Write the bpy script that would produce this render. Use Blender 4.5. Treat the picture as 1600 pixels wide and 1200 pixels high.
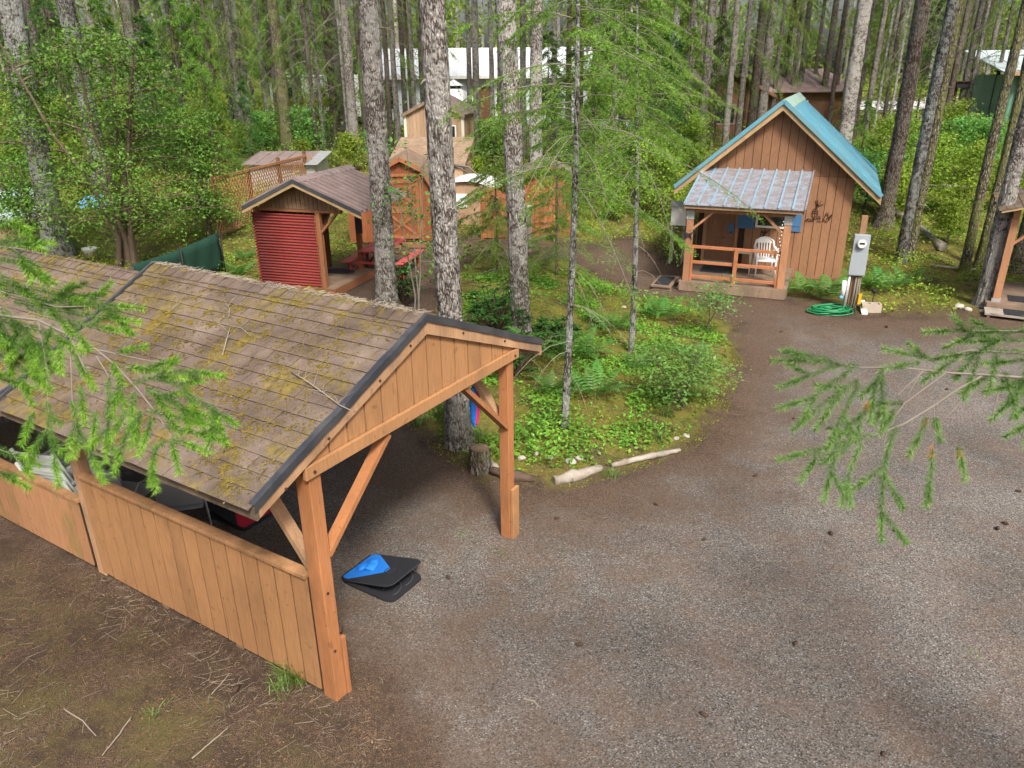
import bpy, bmesh, math, random
import numpy as np
from mathutils import Vector, Matrix, noise as mnoise

# ------------------------------------------------------------------ camera, sky, sun, exposure
scene = bpy.context.scene
for o in list(bpy.data.objects):
    bpy.data.objects.remove(o)
CAM_H, FPX, PITCH, ROLL = 4.9, 1176.0, 0.3945, -0.0095
cam_data = bpy.data.cameras.new('camera')
cam = bpy.data.objects.new('camera', cam_data)
scene.collection.objects.link(cam)
cam_data.sensor_width = 36.0
cam_data.lens = FPX / 1600.0 * 36.0
cam_data.clip_start, cam_data.clip_end = 0.05, 600.0
cam.matrix_world = (Matrix.Translation((0, 0, CAM_H)) @ Matrix.Rotation(math.pi / 2 - PITCH, 4, 'X')
                    @ Matrix.Rotation(ROLL, 4, 'Z'))
scene.camera = cam

SUN_FROM = Vector((0.74, -2.57, 3.0)).normalized()      # direction towards the sun
world = bpy.data.worlds.new('World')
scene.world = world
world.use_nodes = True
wn = world.node_tree
bg = wn.nodes['Background']
sky = wn.nodes.new('ShaderNodeTexSky')
sky.sky_type = 'NISHITA'
sky.sun_disc = False
sky.sun_elevation = math.asin(SUN_FROM.z)
sky.sun_rotation = math.atan2(SUN_FROM.x, SUN_FROM.y)
sky.dust_density = 6.0
sky.air_density = 1.0
sky.ozone_density = 0.6
wn.links.new(sky.outputs[0], bg.inputs[0])
bg.inputs[1].default_value = 0.11
sun_data = bpy.data.lights.new('sun', 'SUN')
sun_data.energy = 2.9
sun_data.angle = math.radians(10)
sun_data.color = (1.0, 0.95, 0.87)
sun = bpy.data.objects.new('sun', sun_data)
scene.collection.objects.link(sun)
sun.rotation_euler = SUN_FROM.to_track_quat('Z', 'Y').to_euler()
vs = scene.view_settings
vs.view_transform = 'Standard'
vs.look = 'None'
vs.exposure = 0.92
vs.gamma = 1.0
vs.use_curve_mapping = False
scene.cycles.max_bounces = 5
scene.cycles.diffuse_bounces = 3
scene.cycles.glossy_bounces = 2
scene.cycles.transmission_bounces = 3
scene.cycles.use_adaptive_sampling = True
scene.cycles.adaptive_threshold = 0.035

# ------------------------------------------------------------------ helpers
COL = scene.collection
PI = math.pi
_cp, _sp = math.cos(PITCH), math.sin(PITCH)


def ray(px, py):
    x, y = px - 800.0, py - 600.0
    cr, sr = math.cos(ROLL), math.sin(ROLL)
    x, y = cr * x + sr * y, -sr * x + cr * y
    u = -y / FPX
    return Vector((x / FPX, _cp + u * _sp, -_sp + u * _cp))


def along(px, py, d):
    """point d metres down the line of sight through a photo pixel"""
    return Vector((0, 0, CAM_H)) + ray(px, py) * d


def flat(px, py, z=0.0):
    r = ray(px, py)
    t = (z - CAM_H) / r.z
    return Vector((0, 0, CAM_H)) + r * t


def link(o, parent=None):
    COL.objects.link(o)
    if parent is not None:
        o.parent = parent
    return o


def tag(o, label=None, cat=None, group=None, kind=None):
    if label: o['label'] = label
    if cat: o['category'] = cat
    if group: o['group'] = group
    if kind: o['kind'] = kind
    return o


def thing(name, label, cat, loc=(0, 0, 0), rotz=0.0, group=None):
    o = bpy.data.objects.new(name, None)
    o.empty_display_size = 0.1
    link(o)
    o.location = loc
    o.rotation_euler = (0, 0, rotz)
    return tag(o, label, cat, group)


def put(name, mesh, parent=None, loc=None, rot=None, scale=None):
    o = bpy.data.objects.new(name, mesh)
    link(o, parent)
    if loc is not None: o.location = loc
    if rot is not None: o.rotation_euler = rot
    if scale is not None: o.scale = scale if hasattr(scale, '__len__') else (scale,) * 3
    return o


def copy_tree(src, parent=None):
    c = src.copy()
    link(c, parent)
    for ch in list(src.children):
        copy_tree(ch, c)
    return c


class MB:
    """collects boxes, beams, tubes and prisms into one mesh"""
    def __init__(self):
        self.v, self.f, self.sm = [], [], []

    def _add(self, vs_, fs, smooth=False):
        b = len(self.v)
        self.v += [tuple(p) for p in vs_]
        for f in fs:
            self.f.append(tuple(i + b for i in f))
            self.sm.append(smooth)
        return self

    def box(self, x0, x1, y0, y1, z0, z1):
        vs_ = [(x0, y0, z0), (x1, y0, z0), (x1, y1, z0), (x0, y1, z0),
               (x0, y0, z1), (x1, y0, z1), (x1, y1, z1), (x0, y1, z1)]
        return self._add(vs_, [(3, 2, 1, 0), (4, 5, 6, 7), (0, 1, 5, 4), (1, 2, 6, 5), (2, 3, 7, 6), (3, 0, 4, 7)])

    def beam(self, p0, p1, w, h, up=(0, 0, 1)):
        p0, p1, up = Vector(p0), Vector(p1), Vector(up)
        d = (p1 - p0).normalized()
        s = d.cross(up)
        if s.length < 1e-4: s = d.cross(Vector((1, 0, 0)))
        s.normalize()
        u = s.cross(d).normalized()
        s, u = s * w / 2, u * h / 2
        vs_ = [p0 - s - u, p0 + s - u, p0 + s + u, p0 - s + u, p1 - s - u, p1 + s - u, p1 + s + u, p1 - s + u]
        return self._add(vs_, [(0, 1, 2, 3), (7, 6, 5, 4), (4, 5, 1, 0), (5, 6, 2, 1), (6, 7, 3, 2), (7, 4, 0, 3)])

    def prism(self, poly, off):
        off = Vector(off)
        n = len(poly)
        a = [Vector(p) for p in poly]
        b = [p + off for p in a]
        fs = [tuple(range(n)), tuple(range(2 * n - 1, n - 1, -1))]
        for i in range(n):
            j = (i + 1) % n
            fs.append((j, i, i + n, j + n))
        return self._add(a + b, fs)

    def tube(self, pts, r, n=6, caps=True):
        pts = [Vector(p) for p in pts]
        m = len(pts)
        rr = [r] * m if not hasattr(r, '__len__') else list(r)
        vs_, fs = [], []
        ref = None
        for i in range(m):
            d = (pts[min(i + 1, m - 1)] - pts[max(i - 1, 0)])
            if d.length < 1e-9: d = Vector((0, 0, 1))
            d.normalize()
            if ref is None:
                ref = Vector((1, 0, 0)) if abs(d.x) < 0.8 else Vector((0, 1, 0))
            s = (ref - d * ref.dot(d))
            if s.length < 1e-4: s = d.orthogonal()
            s.normalize()
            ref = s
            t = d.cross(s)
            for k in range(n):
                a = 2 * PI * k / n
                vs_.append(pts[i] + (s * math.cos(a) + t * math.sin(a)) * rr[i])
        for i in range(m - 1):
            for k in range(n):
                k2 = (k + 1) % n
                fs.append((i * n + k, i * n + k2, (i + 1) * n + k2, (i + 1) * n + k))
        self._add(vs_, fs, True)
        if caps:
            b = len(self.v) - len(vs_)
            self.f.append(tuple(b + k for k in range(n - 1, -1, -1))); self.sm.append(False)
            self.f.append(tuple(b + (m - 1) * n + k for k in range(n))); self.sm.append(False)
        return self

    def mesh(self, name, mat):
        me = bpy.data.meshes.new(name)
        me.from_pydata(self.v, [], self.f)
        me.polygons.foreach_set('use_smooth', self.sm)
        me.materials.append(mat)
        me.update()
        return me

    def build(self, name, mat, parent=None, bevel=0.0, loc=None, rot=None):
        o = put(name, self.mesh(name, mat), parent, loc, rot)
        if bevel:
            m = o.modifiers.new('bevel', 'BEVEL')
            m.width, m.segments, m.limit_method = bevel, 2, 'ANGLE'
        return o


def B(name, mat, parent, x0, x1, y0, y1, z0, z1, bevel=0.0):
    return MB().box(x0, x1, y0, y1, z0, z1).build(name, mat, parent, bevel)


def tri_mesh(name, V, mat, smooth=False):
    """V: (n*3, 3) loose triangles"""
    V = np.ascontiguousarray(V, dtype=np.float32)
    n = len(V) // 3
    me = bpy.data.meshes.new(name)
    me.vertices.add(n * 3)
    me.vertices.foreach_set('co', V.ravel())
    me.loops.add(n * 3)
    me.loops.foreach_set('vertex_index', np.arange(n * 3, dtype=np.int32))
    me.polygons.add(n)
    me.polygons.foreach_set('loop_start', np.arange(0, n * 3, 3, dtype=np.int32))
    me.update(calc_edges=True)
    me.materials.append(mat)
    return me


def unit(a):
    return a / np.maximum(np.linalg.norm(a, axis=-1, keepdims=True), 1e-9)


def needles(rng, P, D, L, N, nl, nw, flat_z=0.6, fwd=0.7, sag=0.0):
    """needle triangles along twigs; P, D: (m,3); L: (m,)"""
    m = len(P)
    t = rng.random((m, N)) ** 0.9
    base = P[:, None, :] + D[:, None, :] * (L[:, None] * t)[..., None]
    base[..., 2] -= sag * (L[:, None] * t) ** 2
    R = rng.normal(size=(m, N, 3))
    R[..., 2] *= flat_z
    dv = D[:, None, :]
    R -= (R * dv).sum(-1, keepdims=True) * dv
    d = unit(unit(R) + dv * fwd)
    nlv = nl * (0.7 + 0.6 * rng.random((m, N)))[..., None]
    tip = base + d * nlv
    s = unit(np.cross(d, rng.normal(size=(m, N, 3)))) * nw * 0.5
    V = np.stack([base - s, base + s, tip], axis=2)
    return V.reshape(-1, 3)


def leaves(rng, C, size, up=0.8, fold=0.25, aspect=0.6, jitter=0.35):
    """folded two-triangle leaves centred on C"""
    n = len(C)
    nrm = rng.normal(size=(n, 3))
    nrm[:, 2] = np.abs(nrm[:, 2]) + up
    nrm = unit(nrm)
    d = unit(np.cross(nrm, rng.normal(size=(n, 3))))
    s = np.cross(nrm, d)
    sz = (size * (1 - jitter + 2 * jitter * rng.random(n)))[:, None]
    a = C - d * sz * 0.5
    b = C + d * sz * 0.5
    l = C + s * sz * 0.5 * aspect + nrm * sz * fold * 0.4
    r = C - s * sz * 0.5 * aspect + nrm * sz * fold * 0.4
    return np.stack([a, r, b, a, b, l], axis=1).reshape(-1, 3)


# ------------------------------------------------------------------ materials
def nodes_of(name):
    m = bpy.data.materials.new(name)
    m.use_nodes = True
    nt = m.node_tree
    return m, nt, nt.nodes, nt.links, nt.nodes['Principled BSDF']


def N(nt, kind, **kw):
    n = nt.nodes.new(kind)
    for k, v in kw.items():
        if k in n.inputs.keys() if isinstance(k, str) else False:
            n.inputs[k].default_value = v
        else:
            setattr(n, k, v)
    return n


def noise(nt, vec, scale, detail=4, rough=0.55, dist=0.0):
    n = nt.nodes.new('ShaderNodeTexNoise')
    n.inputs['Scale'].default_value = scale
    n.inputs['Detail'].default_value = min(detail, 4)
    n.inputs['Roughness'].default_value = rough
    n.inputs['Distortion'].default_value = dist
    if vec is not None: nt.links.new(vec, n.inputs['Vector'])
    return n.outputs['Fac']


def ramp(nt, fac, stops):
    r = nt.nodes.new('ShaderNodeValToRGB')
    els = r.color_ramp.elements
    while len(els) < len(stops): els.new(0.5)
    for e, (p, c) in zip(els, stops):
        e.position = p
        e.color = (c[0], c[1], c[2], 1) if hasattr(c, '__len__') else (c, c, c, 1)
    nt.links.new(fac, r.inputs[0])
    return r.outputs[0]


def mix(nt, fac, a, b, mode='MIX'):
    n = nt.nodes.new('ShaderNodeMix')
    n.data_type = 'RGBA'
    n.blend_type = mode
    for sock, val in ((n.inputs[0], fac), (n.inputs[6], a), (n.inputs[7], b)):
        if hasattr(val, 'is_output') or hasattr(val, 'links'):
            nt.links.new(val, sock)
        elif hasattr(val, '__len__'):
            sock.default_value = (val[0], val[1], val[2], 1)
        else:
            sock.default_value = val
    return n.outputs[2]


def mth(nt, op, a, b=None, c=None, clamp=False):
    n = nt.nodes.new('ShaderNodeMath')
    n.operation = op
    n.use_clamp = clamp
    for i, v in enumerate((a, b, c)):
        if v is None: continue
        if hasattr(v, 'links'): nt.links.new(v, n.inputs[i])
        else: n.inputs[i].default_value = v
    return n.outputs[0]


def mapping(nt, vec, scale):
    n = nt.nodes.new('ShaderNodeMapping')
    n.inputs['Scale'].default_value = scale
    nt.links.new(vec, n.inputs['Vector'])
    return n.outputs[0]


def bump(nt, h, strength, dist=0.01):
    n = nt.nodes.new('ShaderNodeBump')
    n.inputs['Strength'].default_value = strength
    n.inputs['Distance'].default_value = dist
    nt.links.new(h, n.inputs['Height'])
    return n.outputs[0]


def position(nt):
    return nt.nodes.new('ShaderNodeNewGeometry').outputs['Position']


def objcoord(nt):
    return nt.nodes.new('ShaderNodeTexCoord').outputs['Object']


def objrandom(nt):
    return nt.nodes.new('ShaderNodeObjectInfo').outputs['Random']


def c3(c, k): return tuple(min(1, x * k) for x in c)


def paint(name, col, rough=0.7, var=0.25, scale=3.0, stain=None, stain_amt=0.5, stretch=(1, 1, 0.3), bumpk=0.25, rnd=0.12):
    """painted or bare wood: streaks, grain, stains, a little difference from board to board"""
    m, nt, nn, lk, p = nodes_of(name)
    pos = position(nt)
    v = mapping(nt, pos, stretch)
    a = noise(nt, v, scale, 6)
    colr = mix(nt, ramp(nt, a, [(0.3, 0.0), (0.7, 1.0)]), c3(col, 1 - var), c3(col, 1 + var))
    g = noise(nt, mapping(nt, pos, (stretch[0] * 40, stretch[1] * 40, stretch[2] * 10)), 2.0, 3)
    colr = mix(nt, 0.35, colr, ramp(nt, g, [(0.3, 0.35), (0.7, 0.75)]), 'OVERLAY')
    ck = noise(nt, mapping(nt, pos, (stretch[0] * 55, stretch[1] * 55, stretch[2] * 5)), 1.0, 2, 0.6)
    colr = mix(nt, ramp(nt, ck, [(0.27, 0.55), (0.33, 0.0)]), colr, c3(col, 0.35))
    kn = noise(nt, pos, 15, 0)
    colr = mix(nt, ramp(nt, kn, [(0.77, 0.0), (0.81, 0.45)]), colr, c3(col, 0.45))
    if stain is not None:
        s = noise(nt, mapping(nt, pos, (1, 1, 0.6)), 1.7, 8, 0.65)
        colr = mix(nt, mth(nt, 'MULTIPLY', ramp(nt, s, [(0.52, 0.0), (0.68, 1.0)]), stain_amt), colr, stain)
    r = objrandom(nt)
    k = mth(nt, 'MULTIPLY_ADD', r, rnd * 2, 1 - rnd)
    hs = nt.nodes.new('ShaderNodeHueSaturation')
    lk.new(k, hs.inputs['Value'])
    lk.new(colr, hs.inputs['Color'])
    lk.new(hs.outputs[0], p.inputs['Base Color'])
    p.inputs['Roughness'].default_value = rough
    p.inputs['Specular IOR Level'].default_value = 0.3
    lk.new(bump(nt, g, bumpk, 0.004), p.inputs['Normal'])
    return m


def plain(name, col, rough=0.5, metal=0.0, var=0.1, scale=6.0, spec=0.4):
    m, nt, nn, lk, p = nodes_of(name)
    a = noise(nt, position(nt), scale, 6, 0.6)
    lk.new(mix(nt, a, c3(col, 1 - var), c3(col, 1 + var)), p.inputs['Base Color'])
    p.inputs['Roughness'].default_value = rough
    p.inputs['Metallic'].default_value = metal
    p.inputs['Specular IOR Level'].default_value = spec
    return m


def sheet_metal(name, col, dirt, amt, rough=0.4, metal=0.3, scale=2.5):
    m, nt, nn, lk, p = nodes_of(name)
    pos = position(nt)
    a = noise(nt, pos, scale, 8, 0.7)
    b = noise(nt, pos, 30, 3, 0.6)
    f = mth(nt, 'MULTIPLY', ramp(nt, mth(nt, 'MULTIPLY_ADD', b, 0.25, a), [(0.5, 0.0), (0.72, 1.0)]), amt)
    base = mix(nt, noise(nt, pos, 1.2, 3), c3(col, 0.85), c3(col, 1.12))
    lk.new(mix(nt, f, base, dirt), p.inputs['Base Color'])
    lk.new(mth(nt, 'MULTIPLY_ADD', f, 0.5, rough, True), p.inputs['Roughness'])
    p.inputs['Metallic'].default_value = metal
    return m


def leaf_mat(name, dark, light, trans=0.35, scale=1.3, tip=None):
    m, nt, nn, lk, p = nodes_of(name)
    nn.remove(p)
    out = nn['Material Output']
    pos = position(nt)
    a = noise(nt, pos, scale, 1)
    b = noise(nt, pos, 22, 0)
    f = mth(nt, 'ADD', mth(nt, 'MULTIPLY', a, 0.6), mth(nt, 'MULTIPLY', b, 0.6))
    f = ramp(nt, f, [(0.38, 0.0), (0.82, 1.0)])
    col = mix(nt, f, dark, light)
    r = objrandom(nt)
    hs = nt.nodes.new('ShaderNodeHueSaturation')
    lk.new(mth(nt, 'MULTIPLY_ADD', r, 0.4, 0.8), hs.inputs['Value'])
    lk.new(mth(nt, 'MULTIPLY_ADD', r, 0.04, 0.48), hs.inputs['Hue'])
    lk.new(col, hs.inputs['Color'])
    d = nn.new('ShaderNodeBsdfDiffuse')
    t = nn.new('ShaderNodeBsdfTranslucent')
    g = nn.new('ShaderNodeBsdfGlossy')
    g.inputs['Roughness'].default_value = 0.45
    g.inputs['Color'].default_value = (0.8, 0.9, 0.8, 1)
    lk.new(hs.outputs[0], d.inputs['Color'])
    lk.new(mix(nt, 0.5, hs.outputs[0], (0.3, 0.45, 0.04), 'MIX') if trans > 0.3 else hs.outputs[0], t.inputs['Color'])
    m1 = nn.new('ShaderNodeMixShader'); m1.inputs[0].default_value = trans
    lk.new(d.outputs[0], m1.inputs[1]); lk.new(t.outputs[0], m1.inputs[2])
    m2 = nn.new('ShaderNodeMixShader'); m2.inputs[0].default_value = 0.015
    lk.new(m1.outputs[0], m2.inputs[1]); lk.new(g.outputs[0], m2.inputs[2])
    lk.new(m2.outputs[0], out.inputs['Surface'])
    return m


def bark_mat(name, dark, light, lichen, lich_amt, moss=0.35, sc=1.0):
    m, nt, nn, lk, p = nodes_of(name)
    oc = objcoord(nt)
    pos = position(nt)
    v = mapping(nt, oc, (16 * sc, 16 * sc, 4.2 * sc))
    a = noise(nt, v, 1.7, 3, 0.75, 1.2)
    vor = nt.nodes.new('ShaderNodeTexVoronoi')
    vor.feature = 'DISTANCE_TO_EDGE'
    vor.inputs['Scale'].default_value = 1.5
    wv_ = nt.nodes.new('ShaderNodeVectorMath'); wv_.operation = 'MULTIPLY_ADD'
    nz_ = nt.nodes.new('ShaderNodeTexNoise'); nz_.inputs['Scale'].default_value = 7.0; nz_.inputs['Detail'].default_value = 2
    lk.new(oc, nz_.inputs['Vector'])
    lk.new(nz_.outputs['Color'], wv_.inputs[0]); wv_.inputs[1].default_value = (.9, .9, .9)
    lk.new(mapping(nt, oc, (15 * sc, 15 * sc, 4.4 * sc)), wv_.inputs[2])
    lk.new(wv_.outputs[0], vor.inputs['Vector'])
    h = mth(nt, 'ADD', mth(nt, 'MULTIPLY', ramp(nt, vor.outputs[0], [(0.0, 0.0), (0.3, 1.0)]), 0.38), mth(nt, 'MULTIPLY', a, 0.85))
    col = ramp(nt, h, [(0.36, c3(dark, 0.35)), (0.56, dark), (0.80, light)])
    l = noise(nt, pos, 8.0, 3, 0.75)
    l2 = noise(nt, pos, 1.1, 0)
    lf = mth(nt, 'MULTIPLY', ramp(nt, mth(nt, 'MULTIPLY_ADD', l2, 0.35, l), [(0.62, 0.0), (0.74, 1.0)]), lich_amt)
    col = mix(nt, lf, col, lichen)
    sep = nt.nodes.new('ShaderNodeSeparateXYZ')
    lk.new(oc, sep.inputs[0])
    mz = mth(nt, 'SUBTRACT', 1.0, mth(nt, 'MULTIPLY', sep.outputs[2], 0.55), None, True)
    mf = mth(nt, 'MULTIPLY', mth(nt, 'MULTIPLY', mz, ramp(nt, noise(nt, pos, 2.2, 2, 0.7), [(0.4, 0.0), (0.62, 1.0)])), moss)
    col = mix(nt, mf, col, (0.10, 0.12, 0.02))
    r = objrandom(nt)
    hs = nt.nodes.new('ShaderNodeHueSaturation')
    lk.new(mth(nt, 'MULTIPLY_ADD', r, 0.5, 0.75), hs.inputs['Value'])
    lk.new(col, hs.inputs['Color'])
    lk.new(hs.outputs[0], p.inputs['Base Color'])
    p.inputs['Roughness'].default_value = 0.95
    p.inputs['Specular IOR Level'].default_value = 0.1
    lk.new(bump(nt, h, 1.0, 0.05), p.inputs['Normal'])
    return m


M = {}
ORANGE = (0.47, 0.20, 0.085)
M['panel'] = paint('siding_paint', (0.300, 0.154, 0.068), 0.75, 0.12, 1.6, (0.17, 0.095, 0.048), 0.5, rnd=0.07)
M['panel_old'] = paint('siding_paint_algae', (0.32, 0.16, 0.078), 0.8, 0.12, 1.5, (0.15, 0.13, 0.035), 0.75, rnd=0.05)
M['post'] = paint('post_stain', (0.305, 0.130, 0.053), 0.7, 0.16, 3.0, (0.17, 0.075, 0.035), 0.45)
M['raw'] = paint('weathered_timber', (0.32, 0.19, 0.105), 0.8, 0.25, 3.0, (0.14, 0.10, 0.07), 0.7)
M['rail'] = paint('mossy_rail', (0.30, 0.16, 0.075), 0.85, 0.3, 6.0, (0.09, 0.075, 0.03), 0.8)
M['rotfascia'] = paint('rotten_fascia', (0.10, 0.075, 0.05), 0.9, 0.4, 5.0, (0.28, 0.26, 0.22), 0.7)
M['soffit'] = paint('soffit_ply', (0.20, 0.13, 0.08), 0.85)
M['groove'] = plain('groove_dirt_wood', (0.035, 0.018, 0.01), 0.9)  # dark, dirty backing that shows in the grooves between boards
M['drip'] = sheet_metal('drip_edge', (0.05, 0.055, 0.065), (0.10, 0.10, 0.10), 0.5, 0.35, 0.4)
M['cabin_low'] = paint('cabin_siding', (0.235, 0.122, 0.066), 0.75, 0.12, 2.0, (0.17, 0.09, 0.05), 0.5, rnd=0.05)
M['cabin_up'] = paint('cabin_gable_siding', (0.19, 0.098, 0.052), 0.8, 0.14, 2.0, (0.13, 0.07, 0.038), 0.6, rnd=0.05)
M['cabin_trim'] = paint('cabin_fascia', (0.29, 0.20, 0.105), 0.7, 0.15, 3.0)
M['cabin_post'] = paint('cabin_post', (0.30, 0.15, 0.08), 0.7, 0.15)
M['cabin_rail'] = paint('cabin_rail', (0.33, 0.13, 0.06), 0.6, 0.12)
M['door'] = paint('door_paint', (0.20, 0.10, 0.055), 0.6, 0.08)
M['bluemetal'] = sheet_metal('blue_roof', (0.08, 0.28, 0.38), (0.14, 0.23, 0.25), 0.6, 0.42, 0.1, 1.5)
M['bluecap'] = sheet_metal('ridge_cap', (0.20, 0.36, 0.36), (0.26, 0.30, 0.18), 0.7, 0.5, 0.1)
M['porchmetal'] = sheet_metal('porch_roof', (0.25, 0.29, 0.35), (0.17, 0.12, 0.09), 0.7, 0.4, 0.15, 5.0)
M['deck'] = paint('deck_boards', (0.17, 0.12, 0.085), 0.85, 0.25, 3.0, (0.08, 0.08, 0.04), 0.5)
M['white'] = plain('white_plastic', (0.78, 0.78, 0.77), 0.35, 0, 0.04)
M['cream'] = plain('cream_plastic', (0.55, 0.54, 0.44), 0.5, 0, 0.06)
M['whiteframe'] = plain('white_frame', (0.62, 0.63, 0.60), 0.5, 0, 0.06)
M['glassdark'] = plain('window_glass', (0.02, 0.025, 0.028), 0.06, 0, 0.05, spec=0.6)
M['shutter'] = plain('blue_shutter', (0.045, 0.13, 0.27), 0.6, 0, 0.12)
M['black'] = plain('black_rubber', (0.018, 0.019, 0.022), 0.85, 0, 0.2)
M['blackfab'] = plain('black_fabric', (0.012, 0.013, 0.018), 0.9, 0, 0.2)
M['bluefab'] = plain('blue_fabric', (0.012, 0.17, 0.62), 0.75, 0, 0.08)
M['redfab'] = plain('red_fabric', (0.50, 0.012, 0.035), 0.8, 0, 0.08)
M['pinkfab'] = plain('pink_fabric', (0.62, 0.02, 0.14), 0.8, 0, 0.08)
M['iron'] = plain('rusty_iron', (0.06, 0.03, 0.018), 0.7, 0.3, 0.3)
M['galv'] = sheet_metal('galvanised', (0.42, 0.45, 0.47), (0.30, 0.28, 0.24), 0.4, 0.45, 0.5)
M['meterbox'] = sheet_metal('meter_box_grey', (0.27, 0.31, 0.345), (0.25, 0.27, 0.26), 0.3, 0.5, 0.1)
M['hose'] = plain('green_hose', (0.012, 0.20, 0.075), 0.4, 0, 0.2)
M['concrete'] = plain('concrete_block', (0.36, 0.30, 0.25), 0.9, 0, 0.2)
M['redmetal'] = sheet_metal('red_corrugated', (0.165, 0.016, 0.013), (0.2, 0.05, 0.04), 0.25, 0.8, 0.0)
M['kroof'] = sheet_metal('brown_metal_roof', (0.19, 0.145, 0.135), (0.27, 0.22, 0.20), 0.4, 0.45, 0.1)
M['kpost'] = paint('pavilion_post', (0.20, 0.085, 0.04), 0.7, 0.15)
M['kgable'] = paint('pavilion_gable', (0.14, 0.085, 0.05), 0.8, 0.12)
M['barn'] = paint('barn_stain', (0.235, 0.080, 0.032), 0.75, 0.15, 2.5, (0.16, 0.055, 0.024), 0.5)
M['tan'] = paint('tan_siding', (0.32, 0.215, 0.14), 0.8, 0.15, 2.0, (0.28, 0.18, 0.1), 0.5)
M['tanroof'] = paint('tan_shingle', (0.23, 0.16, 0.11), 0.9, 0.25, 6.0, (0.17, 0.15, 0.05), 0.5)
M['picnic'] = paint('red_picnic_paint', (0.48, 0.10, 0.085), 0.55, 0.1)
M['picnicleg'] = paint('red_picnic_leg', (0.28, 0.045, 0.035), 0.6, 0.1)
M['lattice'] = paint('lattice_wood', (0.27, 0.13, 0.06), 0.8, 0.2)
M['greenscreen'] = plain('green_mesh_screen', (0.008, 0.045, 0.028), 0.8, 0, 0.25, 3.0)
M['housewall'] = paint('pale_blue_siding', (0.52, 0.60, 0.64), 0.7, 0.06)
M['houseroof'] = sheet_metal('pale_metal_roof', (0.62, 0.66, 0.70), (0.45, 0.47, 0.48), 0.3, 0.45, 0.1)
M['brownwall'] = paint('brown_siding', (0.13, 0.068, 0.036), 0.8, 0.12)
M['brownroof'] = paint('brown_shingle_far', (0.17, 0.125, 0.115), 0.9, 0.15)
M['greenwall'] = sheet_metal('green_metal_wall', (0.10, 0.26, 0.17), (0.13, 0.27, 0.2), 0.3, 0.5, 0.1)
M['vanwhite'] = plain('white_vehicle_paint', (0.75, 0.76, 0.77), 0.25, 0, 0.03)
M['yellow'] = plain('yellow_paint', (0.62, 0.32, 0.01), 0.4, 0, 0.05)
M['road'] = plain('pale_road', (0.50, 0.48, 0.47), 0.9, 0, 0.08)
M['silverwood'] = paint('bleached_log', (0.255, 0.225, 0.19), 0.9, 0.35, 5.0, (0.10, 0.075, 0.05), 0.75, (0.4, 1, 1))
M['darkwood'] = paint('wet_stump', (0.075, 0.05, 0.035), 0.85, 0.35, 8.0, (0.14, 0.11, 0.06), 0.6)
M['stone'] = plain('pale_stone', (0.36, 0.33, 0.30), 0.9, 0, 0.2, 20)
M['twig'] = plain('dry_twig', (0.15, 0.10, 0.066), 0.9, 0, 0.35, 8)
M['twigpale'] = plain('lichen_twig', (0.24, 0.205, 0.16), 0.9, 0, 0.25, 8)
M['cone'] = plain('fir_cone', (0.055, 0.03, 0.018), 0.9, 0, 0.3, 20)
M['stem'] = plain('brown_stem', (0.11, 0.08, 0.055), 0.9, 0, 0.3, 8)
M['greytwig'] = plain('grey_twig', (0.17, 0.15, 0.125), 0.9, 0, 0.3, 8)
M['greychair'] = plain('grey_chair_mesh', (0.30, 0.31, 0.32), 0.6, 0, 0.1)
M['greenchair'] = plain('pale_resin', (0.40, 0.43, 0.41), 0.45, 0, 0.06)
M['tarpblue'] = plain('blue_tarp', (0.10, 0.32, 0.62), 0.5, 0, 0.15)
M['corrwhite'] = sheet_metal('pale_corrugated', (0.50, 0.58, 0.60), (0.40, 0.44, 0.42), 0.4, 0.4, 0.2)

M['bark'] = bark_mat('fir_bark', (0.125, 0.105, 0.092), (0.40, 0.37, 0.34), (0.52, 0.51, 0.48), 0.6, sc=1.35)
M['bark_dark'] = bark_mat('dark_bark', (0.07, 0.05, 0.04), (0.20, 0.165, 0.14), (0.30, 0.30, 0.26), 0.25)
M['bark_lichen'] = bark_mat('lichen_bark', (0.075, 0.068, 0.06), (0.24, 0.23, 0.22), (0.36, 0.38, 0.36), 0.7, sc=1.3)
M['bark_pale'] = bark_mat('pale_bark', (0.16, 0.145, 0.125), (0.42, 0.40, 0.36), (0.60, 0.60, 0.56), 0.6)
M['bark_moss'] = bark_mat('mossy_bark', (0.08, 0.068, 0.048), (0.23, 0.21, 0.17), (0.17, 0.18, 0.06), 0.6, 1.0)

M['fir'] = leaf_mat('fir_needles', (0.022, 0.062, 0.016), (0.085, 0.185, 0.035), 0.3)
M['fir_new'] = leaf_mat('fir_new_growth', (0.16, 0.32, 0.035), (0.32, 0.52, 0.08), 0.4, 4.0)
M['fir_near'] = leaf_mat('fir_near_needles', (0.045, 0.11, 0.02), (0.15, 0.27, 0.048), 0.35, 4.0)
M['fir_blue'] = leaf_mat('fir_bluish_needles', (0.065, 0.14, 0.042), (0.19, 0.33, 0.105), 0.35, 4.0)
M['hemlock'] = leaf_mat('hemlock_needles', (0.04, 0.095, 0.015), (0.19, 0.32, 0.05), 0.32)
M['far'] = leaf_mat('distant_foliage', (0.07, 0.135, 0.022), (0.32, 0.45, 0.085), 0.42, 0.6)
M['leaf'] = leaf_mat('shrub_leaf', (0.04, 0.11, 0.016), (0.16, 0.33, 0.05), 0.28)
M['leaf_bright'] = leaf_mat('ground_leaf', (0.06, 0.15, 0.02), (0.25, 0.43, 0.055), 0.4, 2.0)
M['leaf_far'] = leaf_mat('undergrowth_leaf', (0.085, 0.16, 0.02), (0.33, 0.45, 0.055), 0.4, 0.8)
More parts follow.
